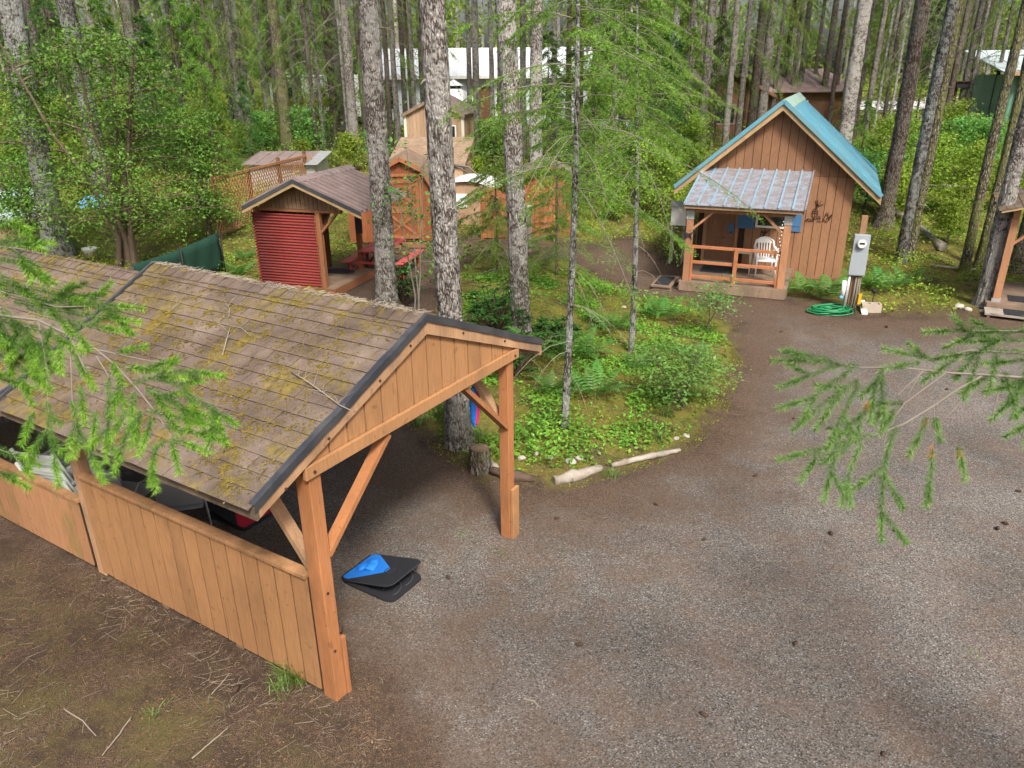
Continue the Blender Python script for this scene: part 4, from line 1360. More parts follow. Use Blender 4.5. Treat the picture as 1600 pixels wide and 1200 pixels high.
MB().box(-.02, .14, 1.72, 1.76, 1.15, 1.6).build('breaker_box', M['drip'], kt)
b = MB()
for i in range(16):
    pass
mo = MB(); pts = [(.42 * math.cos(a), .24 * math.sin(a), 0) for a in np.linspace(0, 2 * PI, 18, endpoint=False)]
mo.prism(pts, (0, 0, .012))
kp = Matrix.Rotation(KT_R, 3, 'Z') @ Vector((-.45, 1.45, 0))
tag(mo.build('floor_mat', M['black'], None, loc=(KT_O[0] + kp.x, KT_O[1] + kp.y, .203), rot=(0, 0, KT_R)), 'dark oval mat on the pavilion deck', 'mat')

# ------------------------------------------------------------------ picnic table
pa, pb = flat(628, 438), flat(656, 417)
ang = math.atan2(pb.y - pa.y, pb.x - pa.x)
pc = (pa + pb) / 2
side = Vector((-math.sin(ang), math.cos(ang), 0))
pc = pc + side * .72
pt = thing('picnic_table', 'red painted picnic table with two benches behind the first big trunk', 'picnic table', (pc.x, pc.y, 0), ang)
for i in range(5): MB().box(-.85, .85, -.36 + i * .146, -.36 + i * .146 + .138, .72, .755).build('table_board', M['picnic'], pt)
for sy in (-1, 1):
    bn = MB().box(-.85, .85, sy * .72 - .13, sy * .72 + .13, .42, .455).build('bench_seat', M['picnic'], pt, .01)
for x in (-.6, .6):
    for sy in (-1, 1):
        MB().beam((x, sy * .74, 0), (x, sy * .2, .72), .045, .09, (1, 0, 0)).build('leg', M['picnicleg'], pt)
        for sx in (-.08, .08):
            MB().beam((x + sx * 1.6, sy * .72 + sx, 0), (x, sy * .72, .42), .04, .07, (1, 0, 0)).build('bench_leg', M['picnicleg'], pt)
    MB().box(x - .05, x - .01, -.8, .8, .36, .415).build('cross_brace', M['picnicleg'], pt)

# ------------------------------------------------------------------ barn-style orange shed
bn_ = thing('barn_shed', 'small orange barn-style shed with gambrel roof and cross-braced door', 'shed', (-3.17, 22.5, tz(-3.17, 22.5) - .03), .02)
gw = .86
prof = [(-gw, 1.70), (-gw + .30, 2.22), (0, 2.52), (gw - .30, 2.22), (gw, 1.70)]
def gam(x):
    for (x0, z0), (x1, z1) in zip(prof, prof[1:]):
        if x0 <= x <= x1: return z0 + (z1 - z0) * (x - x0) / (x1 - x0)
    return 1.7
MB().prism([(-gw + .02, .02, .12), (gw - .02, .02, .12)] + [(x * .98, .02, z - .03) for x, z in reversed(prof)], (0, 2.4, 0)).build('wall_core', M['barn'], bn_)
XM = 0
gable_boards(bn_, M['barn'], 0, .02, -gw, gw, .172, .12, lambda x: gam(max(-gw, min(gw, x))) - .02)
XM = None
for (x0, z0), (x1, z1) in zip(prof, prof[1:]):
    MB().prism([(x0 * 1.04, -.12, z0), (x1 * 1.04, -.12, z1), (x1 * 1.04, 2.5, z1), (x0 * 1.04, 2.5, z0)], (0, 0, .04)).build('roof_slope', M['tanroof'], bn_)
    MB().prism([(x0 * 1.05, -.125, z0 - .09), (x1 * 1.05, -.125, z1 - .09), (x1 * 1.05, -.125, z1 + .045), (x0 * 1.05, -.125, z0 + .045)], (0, -.025, 0)).build('fascia', M['post'], bn_)
dd = MB().box(-.55, .5, -.03, -.002, .2, 1.92).build('door', M['barn'], bn_)
for (z0, z1) in ((.2, 1.05), (1.05, 1.9)):
    b = MB()
    for z in (z0, z1 - .09): b.box(-.55, .5, -.055, -.031, z, z + .09)
    for x in (-.55, .41): b.box(x, x + .09, -.0545, -.031, z0 + .09, z1 - .09)
    b.build('door_rail', M['post'], dd)
    MB().beam((-.46, -.043, z0 + .09), (.41, -.043, z1 - .09), .02, .07, (0, 0, 1)).build('door_brace', M['post'], dd)
    MB().beam((.41, -.045, z0 + .09), (-.46, -.045, z1 - .09), .02, .07, (0, 0, 1)).build('door_brace', M['post'], dd)
MB().box(-.62, -.56, -.04, -.002, .15, 2.0).build('door_frame', M['post'], bn_)
MB().box(.51, .57, -.04, -.002, .15, 2.0).build('door_frame', M['post'], bn_)
MB().box(-.62, .57, -.041, -.002, 2.0, 2.08).build('door_frame', M['post'], bn_)
MB().box(-.7, .7, -.5, -.16, .02, .12).build('ramp', M['post'], bn_)


def board_fence(name, label, p0, p1, h, mat, bw=.14, cat='fence', z0=None):
    p0, p1 = Vector((p0[0], p0[1], 0)), Vector((p1[0], p1[1], 0))
    d = p1 - p0
    t = thing(name, label, cat, (p0.x, p0.y, tz(p0.x, p0.y) if z0 is None else z0), math.atan2(d.y, d.x))
    n = max(1, int(d.length / bw))
    w = d.length / n
    for i in range(n):
        MB().box(i * w + .004, (i + 1) * w - .004, 0, .02, .05, h + random.uniform(-.015, .015)).build('fence_board', mat, t)
    for z in (.35, h - .25): MB().box(0, d.length, .021, .06, z, z + .08).build('fence_rail', mat, t)
    for x in (0, d.length): MB().box(x - .045, x + .045, .021, .11, -.1, h + .05).build('fence_post', mat, t)
    return t


board_fence('board_fence', 'short orange board fence left of the barn-style shed', (-4.75, 22.45), (-4.12, 22.5), 1.55, M['barn'])
board_fence('board_fence', 'orange board fence between the white-roofed hut and the orange gabled shed', (-.85, 22.9), (.45, 23.0), 1.55, M['barn'])


def simple_shed(name, label, loc, rz, w, dep, h, rh, wall, roof, bw=.2, over=.15, axis='y', cat='shed', door=None, trim=None):
    """gabled shed; ridge runs along local y, gable faces the viewer"""
    t = thing(name, label, cat, loc, rz)
    MB().prism([(-w / 2 + .02, .02, -.2), (w / 2 - .02, .02, -.2), (w / 2 - .02, .02, h - .03), (0, .02, h + rh - .06), (-w / 2 + .02, .02, h - .03)], (0, dep, 0)).build('wall_core', wall, t)
    global XM
    XM = 0
    gable_boards(t, wall, 0, .019, -w / 2, w / 2, bw, 0.0, lambda x: h + rh - .02 - rh * abs(x) / (w / 2))
    XM = None
    for s in (-1, 1):
        e = w / 2 + over
        MB().prism([(s * e, -over, h - rh * over / (w / 2)), (0, -over, h + rh), (0, dep + over, h + rh), (s * e, dep + over, h - rh * over / (w / 2))], (0, 0, .05)).build('roof_slope', roof, t)
        MB().prism([(s * e, -over - .02, h - rh * over / (w / 2) - .1), (0, -over - .02, h + rh - .1), (0, -over - .02, h + rh + .02), (s * e, -over - .02, h - rh * over / (w / 2) + .02)], (0, .018, 0)).build('fascia', trim or wall, t)
    return t


os_ = simple_shed('gabled_shed', 'orange gabled shed half hidden behind the drooping saplings', (1.15, 23.2, tz(1.1, 23.2)), 0.0, 1.4, 2.0, 1.85, .28, M['barn'], M['brownroof'], .14)
ts = simple_shed('tall_shed', 'tall weathered tan shed with brown gabled roof beyond the barn-style shed', (spot(681, 262).x, spot(681, 262).y, spot(681, 262).z), -.25, 2.6, 2.4, 2.2, .62, M['tan'], M['brownroof'], .17, .12, trim=M['tanroof'])
for s in (-1, 1): MB().box(s * 1.3 - .06, s * 1.3 + .06, -.03, -.001, -.1, 2.15).build('corner_trim', M['cream'], ts)
wd_ = MB().box(.55, 1.0, -.05, -.002, 1.15, 1.75).build('window', M['whiteframe'], ts)
MB().box(.6, .95, -.056, -.051, 1.2, 1.7).build('pane', M['glassdark'], wd_)
tr_ = thing('lean_to_roof', 'low tan shingled roof between the barn-style shed and the tall tan shed', 'shed', (-2.6, 26.2, tz(-2.6, 26.2)), -.1)
MB().prism([(-1.6, 0, 1.5), (1.1, 0, 1.5), (1.1, 2.4, 2.2), (-1.6, 2.4, 2.2)], (0, 0, .06)).build('roof_slope', M['tanroof'], tr_)
for i in range(12): MB().box(-1.5 + i * .2, -1.306 + i * .2, .12, .14, 0, 1.51).build('siding_board', M['tan'], tr_)
MB().prism([(-1.5, .15, 0), (1, .15, 0), (1, 2.2, 0), (-1.5, 2.2, 0)], (0, 0, 1.45)).build('wall_core', M['tan'], tr_)
# tan hut with white rounded roof
hv = spot(725, 352)
hut = thing('round_roof_hut', 'tan hut with rounded white roof between the trunks beside the barn-style shed', 'hut', (hv.x + .12, hv.y, hv.z), -.15)
arc = [(math.cos(a) * .85, .95 + math.sin(a) * .42) for a in np.linspace(0, PI, 11)]
MB().prism([(-.85, 0, -.1), (.85, 0, -.1)] + [(x, 0, z) for x, z in arc], (0, 1.5, 0)).build('wall', M['tan'], hut)
b = MB()
for (x0, z0), (x1, z1) in zip(arc, arc[1:]):
    b.prism([(x0 * 1.08, -.12, z0 + .01), (x1 * 1.08, -.12, z1 + .01), (x1 * 1.08, 1.62, z1 + .01), (x0 * 1.08, 1.62, z0 + .01)], (0, 0, .04))
b.build('roof', M['vanwhite'], hut)
hw = MB().box(-.5, .0, -.03, -.001, .55, .98).build('window', M['whiteframe'], hut)
MB().box(-.45, -.05, -.036, -.031, .6, .93).build('pane', M['vanwhite'], hut)
# wooden post with a stone on top behind trunk C
wp = spot(826, 392)
wpt = thing('gate_post', 'weathered grey wooden post standing right of the third big trunk', 'post', tuple(wp))
MB().box(-.09, .09, -.09, .09, 0, 1.25).build('post', M['silverwood'], wpt)
MB().box(-.12, .12, -.12, .12, 1.25, 1.30).build('post_cap', M['stone'], wpt)

# ------------------------------------------------------------------ green mesh screen, lattice fence, low sheds
gr, gl = flat(350, 428), flat(205, 418, 1.05)
d = Vector((gl.x - gr.x, gl.y - gr.y, 0))
gs = thing('privacy_screen', 'dark green mesh privacy screen behind the open shelter roof', 'screen', (gr.x, gr.y, 0), math.atan2(d.y, d.x))
b = MB(); n = 24
vs_, fs = [], []
for i in range(n + 1):
    for k in range(5):
        z = .05 + 1.05 * k / 4 - (.05 * math.sin(PI * i / n) if k == 4 else 0)
        vs_.append((d.length * i / n, .03 * math.sin(i * 1.3 + k) * math.sin(k * .8), z))
for i in range(n):
    for k in range(4): fs.append((i * 5 + k, (i + 1) * 5 + k, (i + 1) * 5 + k + 1, i * 5 + k + 1))
b._add(vs_, fs, True)
o = b.build('mesh_cloth', M['greenscreen'], gs)
m = o.modifiers.new('thick', 'SOLIDIFY'); m.thickness = .008
for x in (0, d.length / 2, d.length): MB().tube([(x, .05, 0), (x, .05, 1.12)], .02, 6).build('stake', M['black'], gs)

l0, l1 = spot(350, 376), spot(484, 300)
d = Vector((l1.x - l0.x, l1.y - l0.y, 0))
lt = thing('lattice_fence', 'brown diagonal lattice fence left of the red-walled pavilion', 'fence', tuple(l0), math.atan2(d.y, d.x))
LH = 1.55
slat = MB().beam((-.95, 0, 0), (.95, 0, 0), .012, .035).mesh('lattice_slat', M['lattice'])
x = -.2
while x < d.length - .2:
    for s in (-1, 1):
        o = put('lattice_slat', slat, lt, (x + .35, .01 * s, .25 + LH / 2), (0, s * .95, 0))
    x += .17
for z in (.2, LH + .25): MB().box(0, d.length, -.03, .03, z, z + .08).build('fence_rail', M['lattice'], lt)
for x in np.linspace(0, d.length, 4): MB().box(x - .05, x + .05, .02, .12, -.1, LH + .45).build('fence_post', M['brownwall'], lt)

ls = spot(402, 300)
lo = thing('low_shed', 'low shed with flat grey metal roof behind the lattice fence', 'shed', tuple(ls), -.05)
MB().box(-.3, 2.3, .1, 2.0, 0, 1.0).build('wall', M['galv'], lo)
for i in range(6): 
    b = MB(); b.prism([(-.45 + i * .49, -.1, 1.0), (.035 + i * .49, -.1, 1.0), (.035 + i * .49, 2.1, 1.28), (-.45 + i * .49, 2.1, 1.28)], (0, 0, .02))
    b.beam((-.42 + i * .49, -.1, 1.03), (-.42 + i * .49, 2.1, 1.31), .03, .03)
    b.build('roof_panel', M['kroof'] if i < 5 else M['galv'], lo)

lc = spot(20, 392)
cs = thing('corrugated_shed', 'low shed with pale corrugated metal roof at the far left edge', 'shed', (lc.x - 1.0, lc.y + 1.6, lc.z), .3)
for i in range(8):
    b = MB(); b.prism([(-2 + i * .4, -1.8, .75), (-1.603 + i * .4, -1.8, .75), (-1.603 + i * .4, 1.6, 1.35), (-2 + i * .4, 1.6, 1.35)], (0, 0, .015))
    for q in (.05, .25): b.beam((-2 + i * .4 + q, -1.8, .775), (-2 + i * .4 + q, 1.6, 1.375), .06, .03)
    b.build('roof_panel', M['corrwhite'], cs)
MB().box(-1.9, 1.1, -1.6, 1.5, 0, .74).build('wall', M['tan'], cs)
tp = spot(153, 322)
tpo = thing('tarp_pile', 'low heap under a bright blue tarp among the trees at left', 'tarp', tuple(tp))
b = MB(); n = 10
vs_, fs = [], []
for i in range(n + 1):
    for k in range(n + 1):
        u, v = i / n * 2 - 1, k / n * 2 - 1
        vs_.append((u * .55, v * .5, .38 * max(0, 1 - max(abs(u), abs(v)) ** 3) + .03 * math.sin(u * 7 + v * 5)))
for i in range(n):
    for k in range(n): fs.append((i * (n + 1) + k, (i + 1) * (n + 1) + k, (i + 1) * (n + 1) + k + 1, i * (n + 1) + k + 1))
b._add(vs_, fs, True)
b.build('tarp', M['tarpblue'], tpo)
for p in ((-.5, -.45), (.5, -.45), (.5, .45), (-.5, .45)):
    MB().tube([(p[0] - .06, p[1], .03), (p[0], p[1], .06), (p[0] + .06, p[1], .03)], [.03, .05, .03], 6).build('weight_stone', M['stone'], tpo)
wt = spot(143, 402)
wto = thing('white_tub', 'pale plastic tub standing behind the shelter roof at left', 'tub', (wt.x, wt.y, wt.z))
MB().tube([(0, 0, 0), (0, 0, .2), (0, 0, .23), (0, 0, .23)], [.16, .2, .22, .2], 14).build('tub_body', M['cream'], wto)
MB().tube([(0, 0, .235), (0, 0, .25)], [.22, .2], 14).build('lid', M['whiteframe'], wto)

# ------------------------------------------------------------------ far buildings and vehicles
hz = 2.0
hs_ = thing('pale_house', 'pale blue house with wide white metal roof far behind the trunks', 'house', (-8.0, 46.5, hz), -.03)
HW = 12.5
for i in range(int(HW / .3)):
    MB().box(i * .3 + .004, i * .3 + .296, 0, .03, -.3, 2.62).build('siding_board', M['housewall'], hs_)
MB().box(.02, HW - .02, .031, 7, -.3, 2.6).build('wall_core', M['housewall'], hs_)
for i in range(22):
    x0, x1 = -.4 + i * (HW + .8) / 22, -.4 + (i + 1) * (HW + .8) / 22
    b = MB(); b.prism([(x0, -.5, 2.62), (x1 - .005, -.5, 2.62), (x1 - .005, 3.5, 4.15), (x0, 3.5, 4.15)], (0, 0, .04))
    b.beam((x0 + .03, -.5, 2.675), (x0 + .03, 3.5, 4.2), .05, .04)
    b.build('roof_panel', M['houseroof'], hs_)
MB().prism([(-.4, 3.5, 4.15), (HW + .4, 3.5, 4.15), (HW + .4, 7.5, 2.62), (-.4, 7.5, 2.62)], (0, 0, .04)).build('roof_slope', M['houseroof'], hs_)
MB().prism([(-.02, 0, 2.6), (-.02, 7, 2.6), (-.02, 3.5, 4.1)], (.06, 0, 0)).build('gable', M['drip'], hs_)
MB().box(-.4, HW + .4, -.56, -.51, 2.5, 2.66).build('gutter', M['whiteframe'], hs_)
for (x0, x1, z0, z1, mt_) in ((.6, 1.3, .9, 2.1, 'glassdark'), (5.9, 6.9, 0.0, 2.1, 'brownwall'), (7.3, 8.0, .8, 2.0, 'glassdark'), (9.6, 10.6, .7, 2.0, 'glassdark')):
    w_ = MB(); w_.box(x0 - .08, x1 + .08, -.04, -.001, z0 - .08, z1 + .08)
    wo = w_.build('window' if mt_ == 'glassdark' else 'door', M['whiteframe'], hs_)
    MB().box(x0, x1, -.055, -.041, z0, z1).build('pane' if mt_ == 'glassdark' else 'door_leaf', M[mt_], wo)
gz_ = (-2.85, 41.5, tz(-2.85, 41.5))
gzb = thing('gazebo', 'dark-sided gazebo with two-tier white roof before the pale house', 'gazebo', gz_, .1)
b = MB(); b._add([(-1.2, -1.2, 1.9), (1.2, -1.2, 1.9), (1.2, 1.2, 1.9), (-1.2, 1.2, 1.9), (-.4, -.4, 2.45), (.4, -.4, 2.45), (.4, .4, 2.45), (-.4, .4, 2.45)],
               [(0, 1, 5, 4), (1, 2, 6, 5), (2, 3, 7, 6), (3, 0, 4, 7), (3, 2, 1, 0)]); b.build('lower_roof', M['vanwhite'], gzb)
MB().box(-.35, .35, -.35, .35, 2.45, 2.6).build('vent', M['black'], gzb)
b = MB(); b._add([(-.5, -.5, 2.6), (.5, -.5, 2.6), (.5, .5, 2.6), (-.5, .5, 2.6), (0, 0, 2.9)], [(0, 1, 4), (1, 2, 4), (2, 3, 4), (3, 0, 4), (3, 2, 1, 0)]); b.build('upper_roof', M['vanwhite'], gzb)
for (x, y) in ((-1.1, -1.1), (1.1, -1.1), (1.1, 1.1), (-1.1, 1.1)): MB().box(x - .05, x + .05, y - .05, y + .05, 0, 1.9).build('post', M['drip'], gzb)
MB().box(-1.05, 1.05, -1.09, -1.07, .0, 1.85).build('screen_wall', M['greenscreen'], gzb)
MB().box(1.07, 1.09, -1.05, 1.05, .0, 1.85).build('screen_wall', M['greenscreen'], gzb)
MB().box(-1.09, -1.07, -1.05, 1.05, .0, 1.85).build('screen_wall', M['greenscreen'], gzb)
# brown house behind the cabin
bh = simple_shed('brown_house', 'brown board house with mauve-brown shingle roof behind the blue-roofed cabin', (11.0, 40.5, 1.45), .12, 4.2, 5.0, 2.3, 1.05, M['brownwall'], M['brownroof'], .25, .35, cat='house')
MB().prism([(2.0, 2.5, 3.35), (2.0, -.2, 2.3), (7.2, -.2, 2.3), (6.2, 2.5, 3.35)], (0, 0, .06)).build('roof_slope', M['brownroof'], bh)
MB().prism([(2.1, .2, 0), (6.9, .2, 0), (6.9, 4, 0), (2.1, 4, 0)], (0, 0, 2.35)).build('wall', M['brownwall'], bh)
w_ = MB().box(-.6, .5, -.04, -.001, .8, 1.8).build('window', M['brownroof'], bh)
MB().box(-.5, .4, -.05, -.041, .9, 1.7).build('pane', M['glassdark'], w_)
w_ = MB().box(3.2, 4.4, .15, .199, .8, 1.9).build('window', M['whiteframe'], bh)
MB().box(3.3, 4.3, .14, .149, .9, 1.8).build('pane', M['glassdark'], w_)
# green building at the right edge
gb = thing('green_building', 'green metal-sided building with pale roof edge at the far right', 'building', (22.6, 36.5, 1.0), -.25)
for i in range(30):
    b = MB(); b.box(i * .25, i * .25 + .247, 0, .02, -.3, 3.55); b.box(i * .25 + .02, i * .25 + .07, -.025, -.001, -.3, 3.55)
    b.build('wall_sheet', M['greenwall'], gb)
MB().box(.02, 7.4, .021, 6, -.3, 3.5).build('wall_core', M['greenwall'], gb)
for i in range(10): MB().prism([(-.5 + i * .85, -.6, 3.6), (.345 + i * .85, -.6, 3.6), (.345 + i * .85, 6.2, 4.6), (-.5 + i * .85, 6.2, 4.6)], (0, 0, .06)).build('roof_panel', M['corrwhite'], gb)
MB().box(-.5, 8, -.65, -.605, 3.5, 3.68).build('roof_edge', M['cabin_trim'], gb)
MB().tube([(-.2, -.3, .95), (3, -.3, .95)], .03, 6).build('hand_rail', M['galv'], gb)
for x in (-.2, 1.4, 3): MB().tube([(x, -.3, -.3), (x, -.3, .95)], .03, 6).build('rail_post', M['galv'], gb)
sp_ = (21.9, 39.5)
sb = thing('sign_post', 'thin dark post carrying a small dark box near the road at right', 'post', (sp_[0], sp_[1], tz(*sp_)))
MB().box(-.05, .05, -.05, .05, 0, 2.5).build('post', M['iron'], sb)
MB().box(-.12, .62, -.2, .2, 2.45, 2.72).build('box', M['black'], sb)
MB().prism([(-.2, -.26, 2.72), (.7, -.26, 2.72), (.7, .26, 2.72), (-.2, .26, 2.72)], (0, 0, .05)).build('box_roof', M['iron'], sb)
cf = thing('chain_link_fence', 'grey chain-link fence along the far road at right', 'fence', (17.5, 46.5, tz(17.5, 46.5)), .0)
for i in range(9): MB().tube([(i * 2.2, 0, -.2), (i * 2.2, 0, 1.25)], .035, 6).build('fence_post', M['galv'], cf)
for z in (.1, 1.22): MB().tube([(0, 0, z), (17.6, 0, z)], .022, 5).build('fence_rail', M['galv'], cf)
b = MB()
for i in range(110):
    x = i * .16
    b.beam((x, 0, .1), (min(17.6, x + 1.1), 0, 1.2), .008, .008); b.beam((x + 1.1 if x < 16.4 else 17.6, 0, .1), (x, 0, 1.2), .008, .008)
tag(b.build('wire_mesh', M['galv'], cf), kind='stuff')


def vehicle(name, label, cat, loc, rz, Lg, Wd, prof, wheel_x, wheel_r, mat, windows, extras=()):
    """body extruded from a side profile (x, z), rounded a little, with wheels, panes, lamps"""
    t = thing(name, label, cat, loc, rz)
    b = MB(); b.prism([(x, -Wd / 2, z) for x, z in prof], (0, Wd, 0))
    b.build('body', mat, t, .06)
    for x in wheel_x:
        for s in (-1, 1):
            w_ = MB().tube([(x, s * (Wd / 2 - .2), wheel_r), (x, s * (Wd / 2 + .02), wheel_r)], wheel_r, 18).build('wheel', M['black'], t)
            MB().tube([(x, s * (Wd / 2 + .021), wheel_r), (x, s * (Wd / 2 + .03), wheel_r)], wheel_r * .6, 14).build('rim', M['galv'], w_)
    for pts in windows:
        for s in (-1, 1):
            MB().prism([(x, s * (Wd / 2 + .002), z) for x, z in pts], (0, s * .012, 0)).build('window', M['glassdark'], t)
    for (nm, box, mm) in extras: MB().box(*box).build(nm, M[mm], t)
    return t


vehicle('camper_trailer', 'white box camper with a yellow stripe glimpsed between far trunks at left', 'camper', (-13.6, 46.8, tz(-13.6, 46.8)), .05, 5.2, 2.2,
        [(0, .5), (5.2, .5), (5.2, 2.5), (4.9, 2.75), (.4, 2.75), (0, 2.3)], (2.2, 2.9), .33, M['vanwhite'],
        [[(.5, 1.5), (1.3, 1.5), (1.3, 2.1), (.5, 2.1)], [(3.4, 1.5), (4.6, 1.5), (4.6, 2.1), (3.4, 2.1)]],
        (('stripe', (.1, 2.0, -1.125, -1.105, 1.2, 1.42), 'yellow'), ('door', (2.55, 3.2, -1.13, -1.105, .6, 2.3), 'whiteframe'), ('hitch', (5.2, 6.0, -.06, .06, .5, .6), 'drip')))
vehicle('parked_car', 'silver parked car glimpsed between trunks right of the pale house', 'car', (2.4, 41.0, tz(2.6, 41.0)), .1, 4.2, 1.75,
        [(0, .35), (4.2, .35), (4.25, .8), (3.3, .95), (2.7, 1.42), (1.1, 1.45), (.3, 1.0), (0, .9)], (.8, 3.3), .32, M['corrwhite'],
        [[(1.0, .95), (1.9, .95), (1.9, 1.36), (1.25, 1.36)], [(1.98, .95), (2.95, .95), (2.6, 1.36), (1.98, 1.36)]],
        (('headlight', (4.2, 4.27, -.8, -.5, .65, .8), 'vanwhite'), ('headlight', (4.2, 4.27, .5, .8, .65, .8), 'vanwhite')))

# ------------------------------------------------------------------ things under and on the shelter
def on_cp(x, y, z=0.0):
    c, s = math.cos(CP_R), math.sin(CP_R)
    return Vector((CP_O[0] + c * x - s * y, CP_O[1] + s * x + c * y, z))


def toss_board(name, label, A, Bp, half_w, lift, fab, seed):
    """folded pop-up toss target: two rounded panels hinged at A, gaping at B"""
    A, Bp = Vector(A), Vector(Bp)
    d = Bp - A
    Lb = d.length
    t = thing(name, label, 'toss game', (A.x, A.y, 0), math.atan2(d.y, d.x))
    out = [(0, -.7), (.02, -.86), (.09, -.97), (.2, -1), (.5, -1), (.8, -1), (.91, -.97), (.98, -.86), (1, -.7), (1, 0), (1, .7), (.98, .86), (.91, .97), (.8, 1), (.5, 1), (.2, 1), (.09, .97), (.02, .86), (0, .7), (0, 0)]
    sm_ = []
    no_ = len(out)
    for i in range(no_):
        p0, p1, p2, p3 = (Vector(out[(i + k) % no_]) for k in (-1, 0, 1, 2))
        for q in (0, .25, .5, .75):
            sm_.append(.5 * ((2 * p1) + (p2 - p0) * q + (2 * p0 - 5 * p1 + 4 * p2 - p3) * q * q + (3 * p1 - p0 - 3 * p2 + p3) * q ** 3))
    out = [(max(0.0, v.x) * Lb, v.y * half_w) for v in sm_]
    def lz(x, lf): return .02 + lf * (x / Lb) ** 1.1
    b = MB()
    n = len(out)
    top = [(x, y, lz(x, 0.0) + .012) for x, y in out]; bot = [(x, y, .004) for x, y in out]
    b._add(top + bot, [tuple(range(n)), tuple(range(2 * n - 1, n - 1, -1))] + [(i, i + n, (i + 1) % n + n, (i + 1) % n) for i in range(n)])
    b.build('lower_panel', M['blackfab'], t)
    b = MB()
    top = [(x, y, lz(x, lift) + .02) for x, y in out]; bot = [(x, y, lz(x, lift) + .005) for x, y in out]
    b._add(top + bot, [tuple(range(n)), tuple(range(2 * n - 1, n - 1, -1))] + [(i, i + n, (i + 1) % n + n, (i + 1) % n) for i in range(n)])
    up = b.build('upper_panel', M['blackfab'], t)
    tri = [(.035, -.84), (.09, -.93), (.17, -.94), (.64, -.14), (.64, .14), (.17, .94), (.09, .93), (.035, .84)]
    b = MB(); b.prism([(x * Lb, y * half_w, lz(x * Lb, lift) + .0215) for x, y in tri], (0, 0, .004)); b.build('coloured_panel', fab, up)
    hole = [(.68 * Lb + .055 * math.cos(a), .055 * math.sin(a)) for a in np.linspace(0, 2 * PI, 16, endpoint=False)]
    b = MB(); b.prism([(x, y, lz(x, lift) + .0225) for x, y in hole], (0, 0, .002)); b.build('hole', M['black'], up)
    b = MB(); b.tube([(x, y, lz(x, lift) + .024) for x, y in hole + hole[:1]], .006, 5); b.build('hole_rim', M['blackfab'], up)
    b = MB(); b.tube([(x, y, lz(x, lift) + .012) for x, y in out + out[:1]], .009, 5); b.build('piping', M['black'], up)
    for q in (-.35, .35):
        b = MB(); b.tube([(.82 * Lb + .09 * math.cos(a), q * half_w + .09 * math.sin(a), .05 + .03 * math.sin(a)) for a in np.linspace(0, 2 * PI, 18)], .005, 4); b.build('wire_ring', M['drip'], t)
    return t, lambda x, y: t.matrix_basis @ Vector((x * Lb, y * half_w, lz(x * Lb, lift) + .03))


def bean_bag(label, p, rz, mat, group):
    b = MB(); n = 8
    vs_, fs = [], []
    for s in (1, -1):
        for i in range(n + 1):
            for k in range(n + 1):
                u, v = i / n * 2 - 1, k / n * 2 - 1
                h = .022 * (1 - u * u) ** .6 * (1 - v * v) ** .6 if abs(u) < 1 and abs(v) < 1 else 0
                vs_.append((u * .055, v * .055, s * h + .022))
    q = (n + 1) ** 2
    for o_ in (0, q):
        for i in range(n):
            for k in range(n):
                f = (o_ + i * (n + 1) + k, o_ + (i + 1) * (n + 1) + k, o_ + (i + 1) * (n + 1) + k + 1, o_ + i * (n + 1) + k + 1)
                fs.append(f if o_ == 0 else f[::-1])
    b._add(vs_, fs, True)
    o = b.build('bean_bag', mat, None, loc=p, rot=(0, -.1, rz))
    return tag(o, label, 'bean bag', group)


hw1 = (flat(532, 908) - flat(583, 868)).length / 2
t1, f1 = toss_board('toss_board', 'blue and black folding toss-game board on the gravel beside the front post', flat(557, 888), flat(638, 924), hw1, .19, M['bluefab'], 1)
bean_bag('blue bean bag nearest the hinge of the blue toss-game board', f1(.20, -.15), .4, M['bluefab'], 'bean bags on the blue board')
bean_bag('blue bean bag lying in the middle of the blue panel, nearer the hole', f1(.33, -.05), 1.2, M['bluefab'], 'bean bags on the blue board')
bean_bag('blue bean bag at the back edge of the small heap on the blue panel', f1(.28, .22), .1, M['bluefab'], 'bean bags on the blue board')
t2, f2 = toss_board('toss_board', 'red and black folding toss-game board under the shelter eave', flat(409, 816), flat(350, 791), hw1, .14, M['redfab'], 2)
bean_bag('red bean bag on the red toss-game board, nearer the hinge', f2(.26, .0), .4, M['redfab'], 'bean bags on the red board')
bean_bag('red bean bag on the red toss-game board, nearer the hole', f2(.40, .12), 1.0, M['redfab'], 'bean bags on the red board')

# horseshoe on the front post
hsx = thing('horseshoe', 'rusty horseshoe nailed to the front post above its short block', 'horseshoe', on_cp(.066, -.035, .68), CP_R)
MB().tube([(.012, .055 * math.sin(a), -.055 * math.cos(a) * 1.15) for a in np.linspace(-2.5, 2.5, 16)], .009, 6).build('shoe', M['iron'], hsx)
# hanging kite-like bag behind the right post
kb_ = on_cp(W + .06, .30, 0)
kb_ = Vector((kb_.x - .10, kb_.y, 0))
bg_ = thing('hanging_bag', 'blue and pink cloth bag hanging behind the right shelter post', 'bag', (kb_.x, kb_.y, 1.3), CP_R)
bg_.scale = (.7, .7, .7)
for (pts, mm, nm) in (([(-.16, -.02, .62), (-.02, -.02, .72), (-.03, -.02, .25), (-.08, -.02, -.02), (-.13, -.02, .1), (-.17, -.02, .4)], 'bluefab', 'blue_cloth'),
                      ([(-.02, -.025, .72), (.08, -.025, .6), (.07, -.025, .28), (-.02, -.025, .0), (-.07, -.025, .05), (-.03, -.025, .3)], 'pinkfab', 'pink_cloth'),
                      ([(-.1, -.03, .66), (.05, -.03, .84), (.1, -.03, .6), (-.02, -.03, .62)], 'blackfab', 'black_flap')):
    MB().prism(pts, (0, .05, 0)).build(nm, M[mm], bg_, .012)
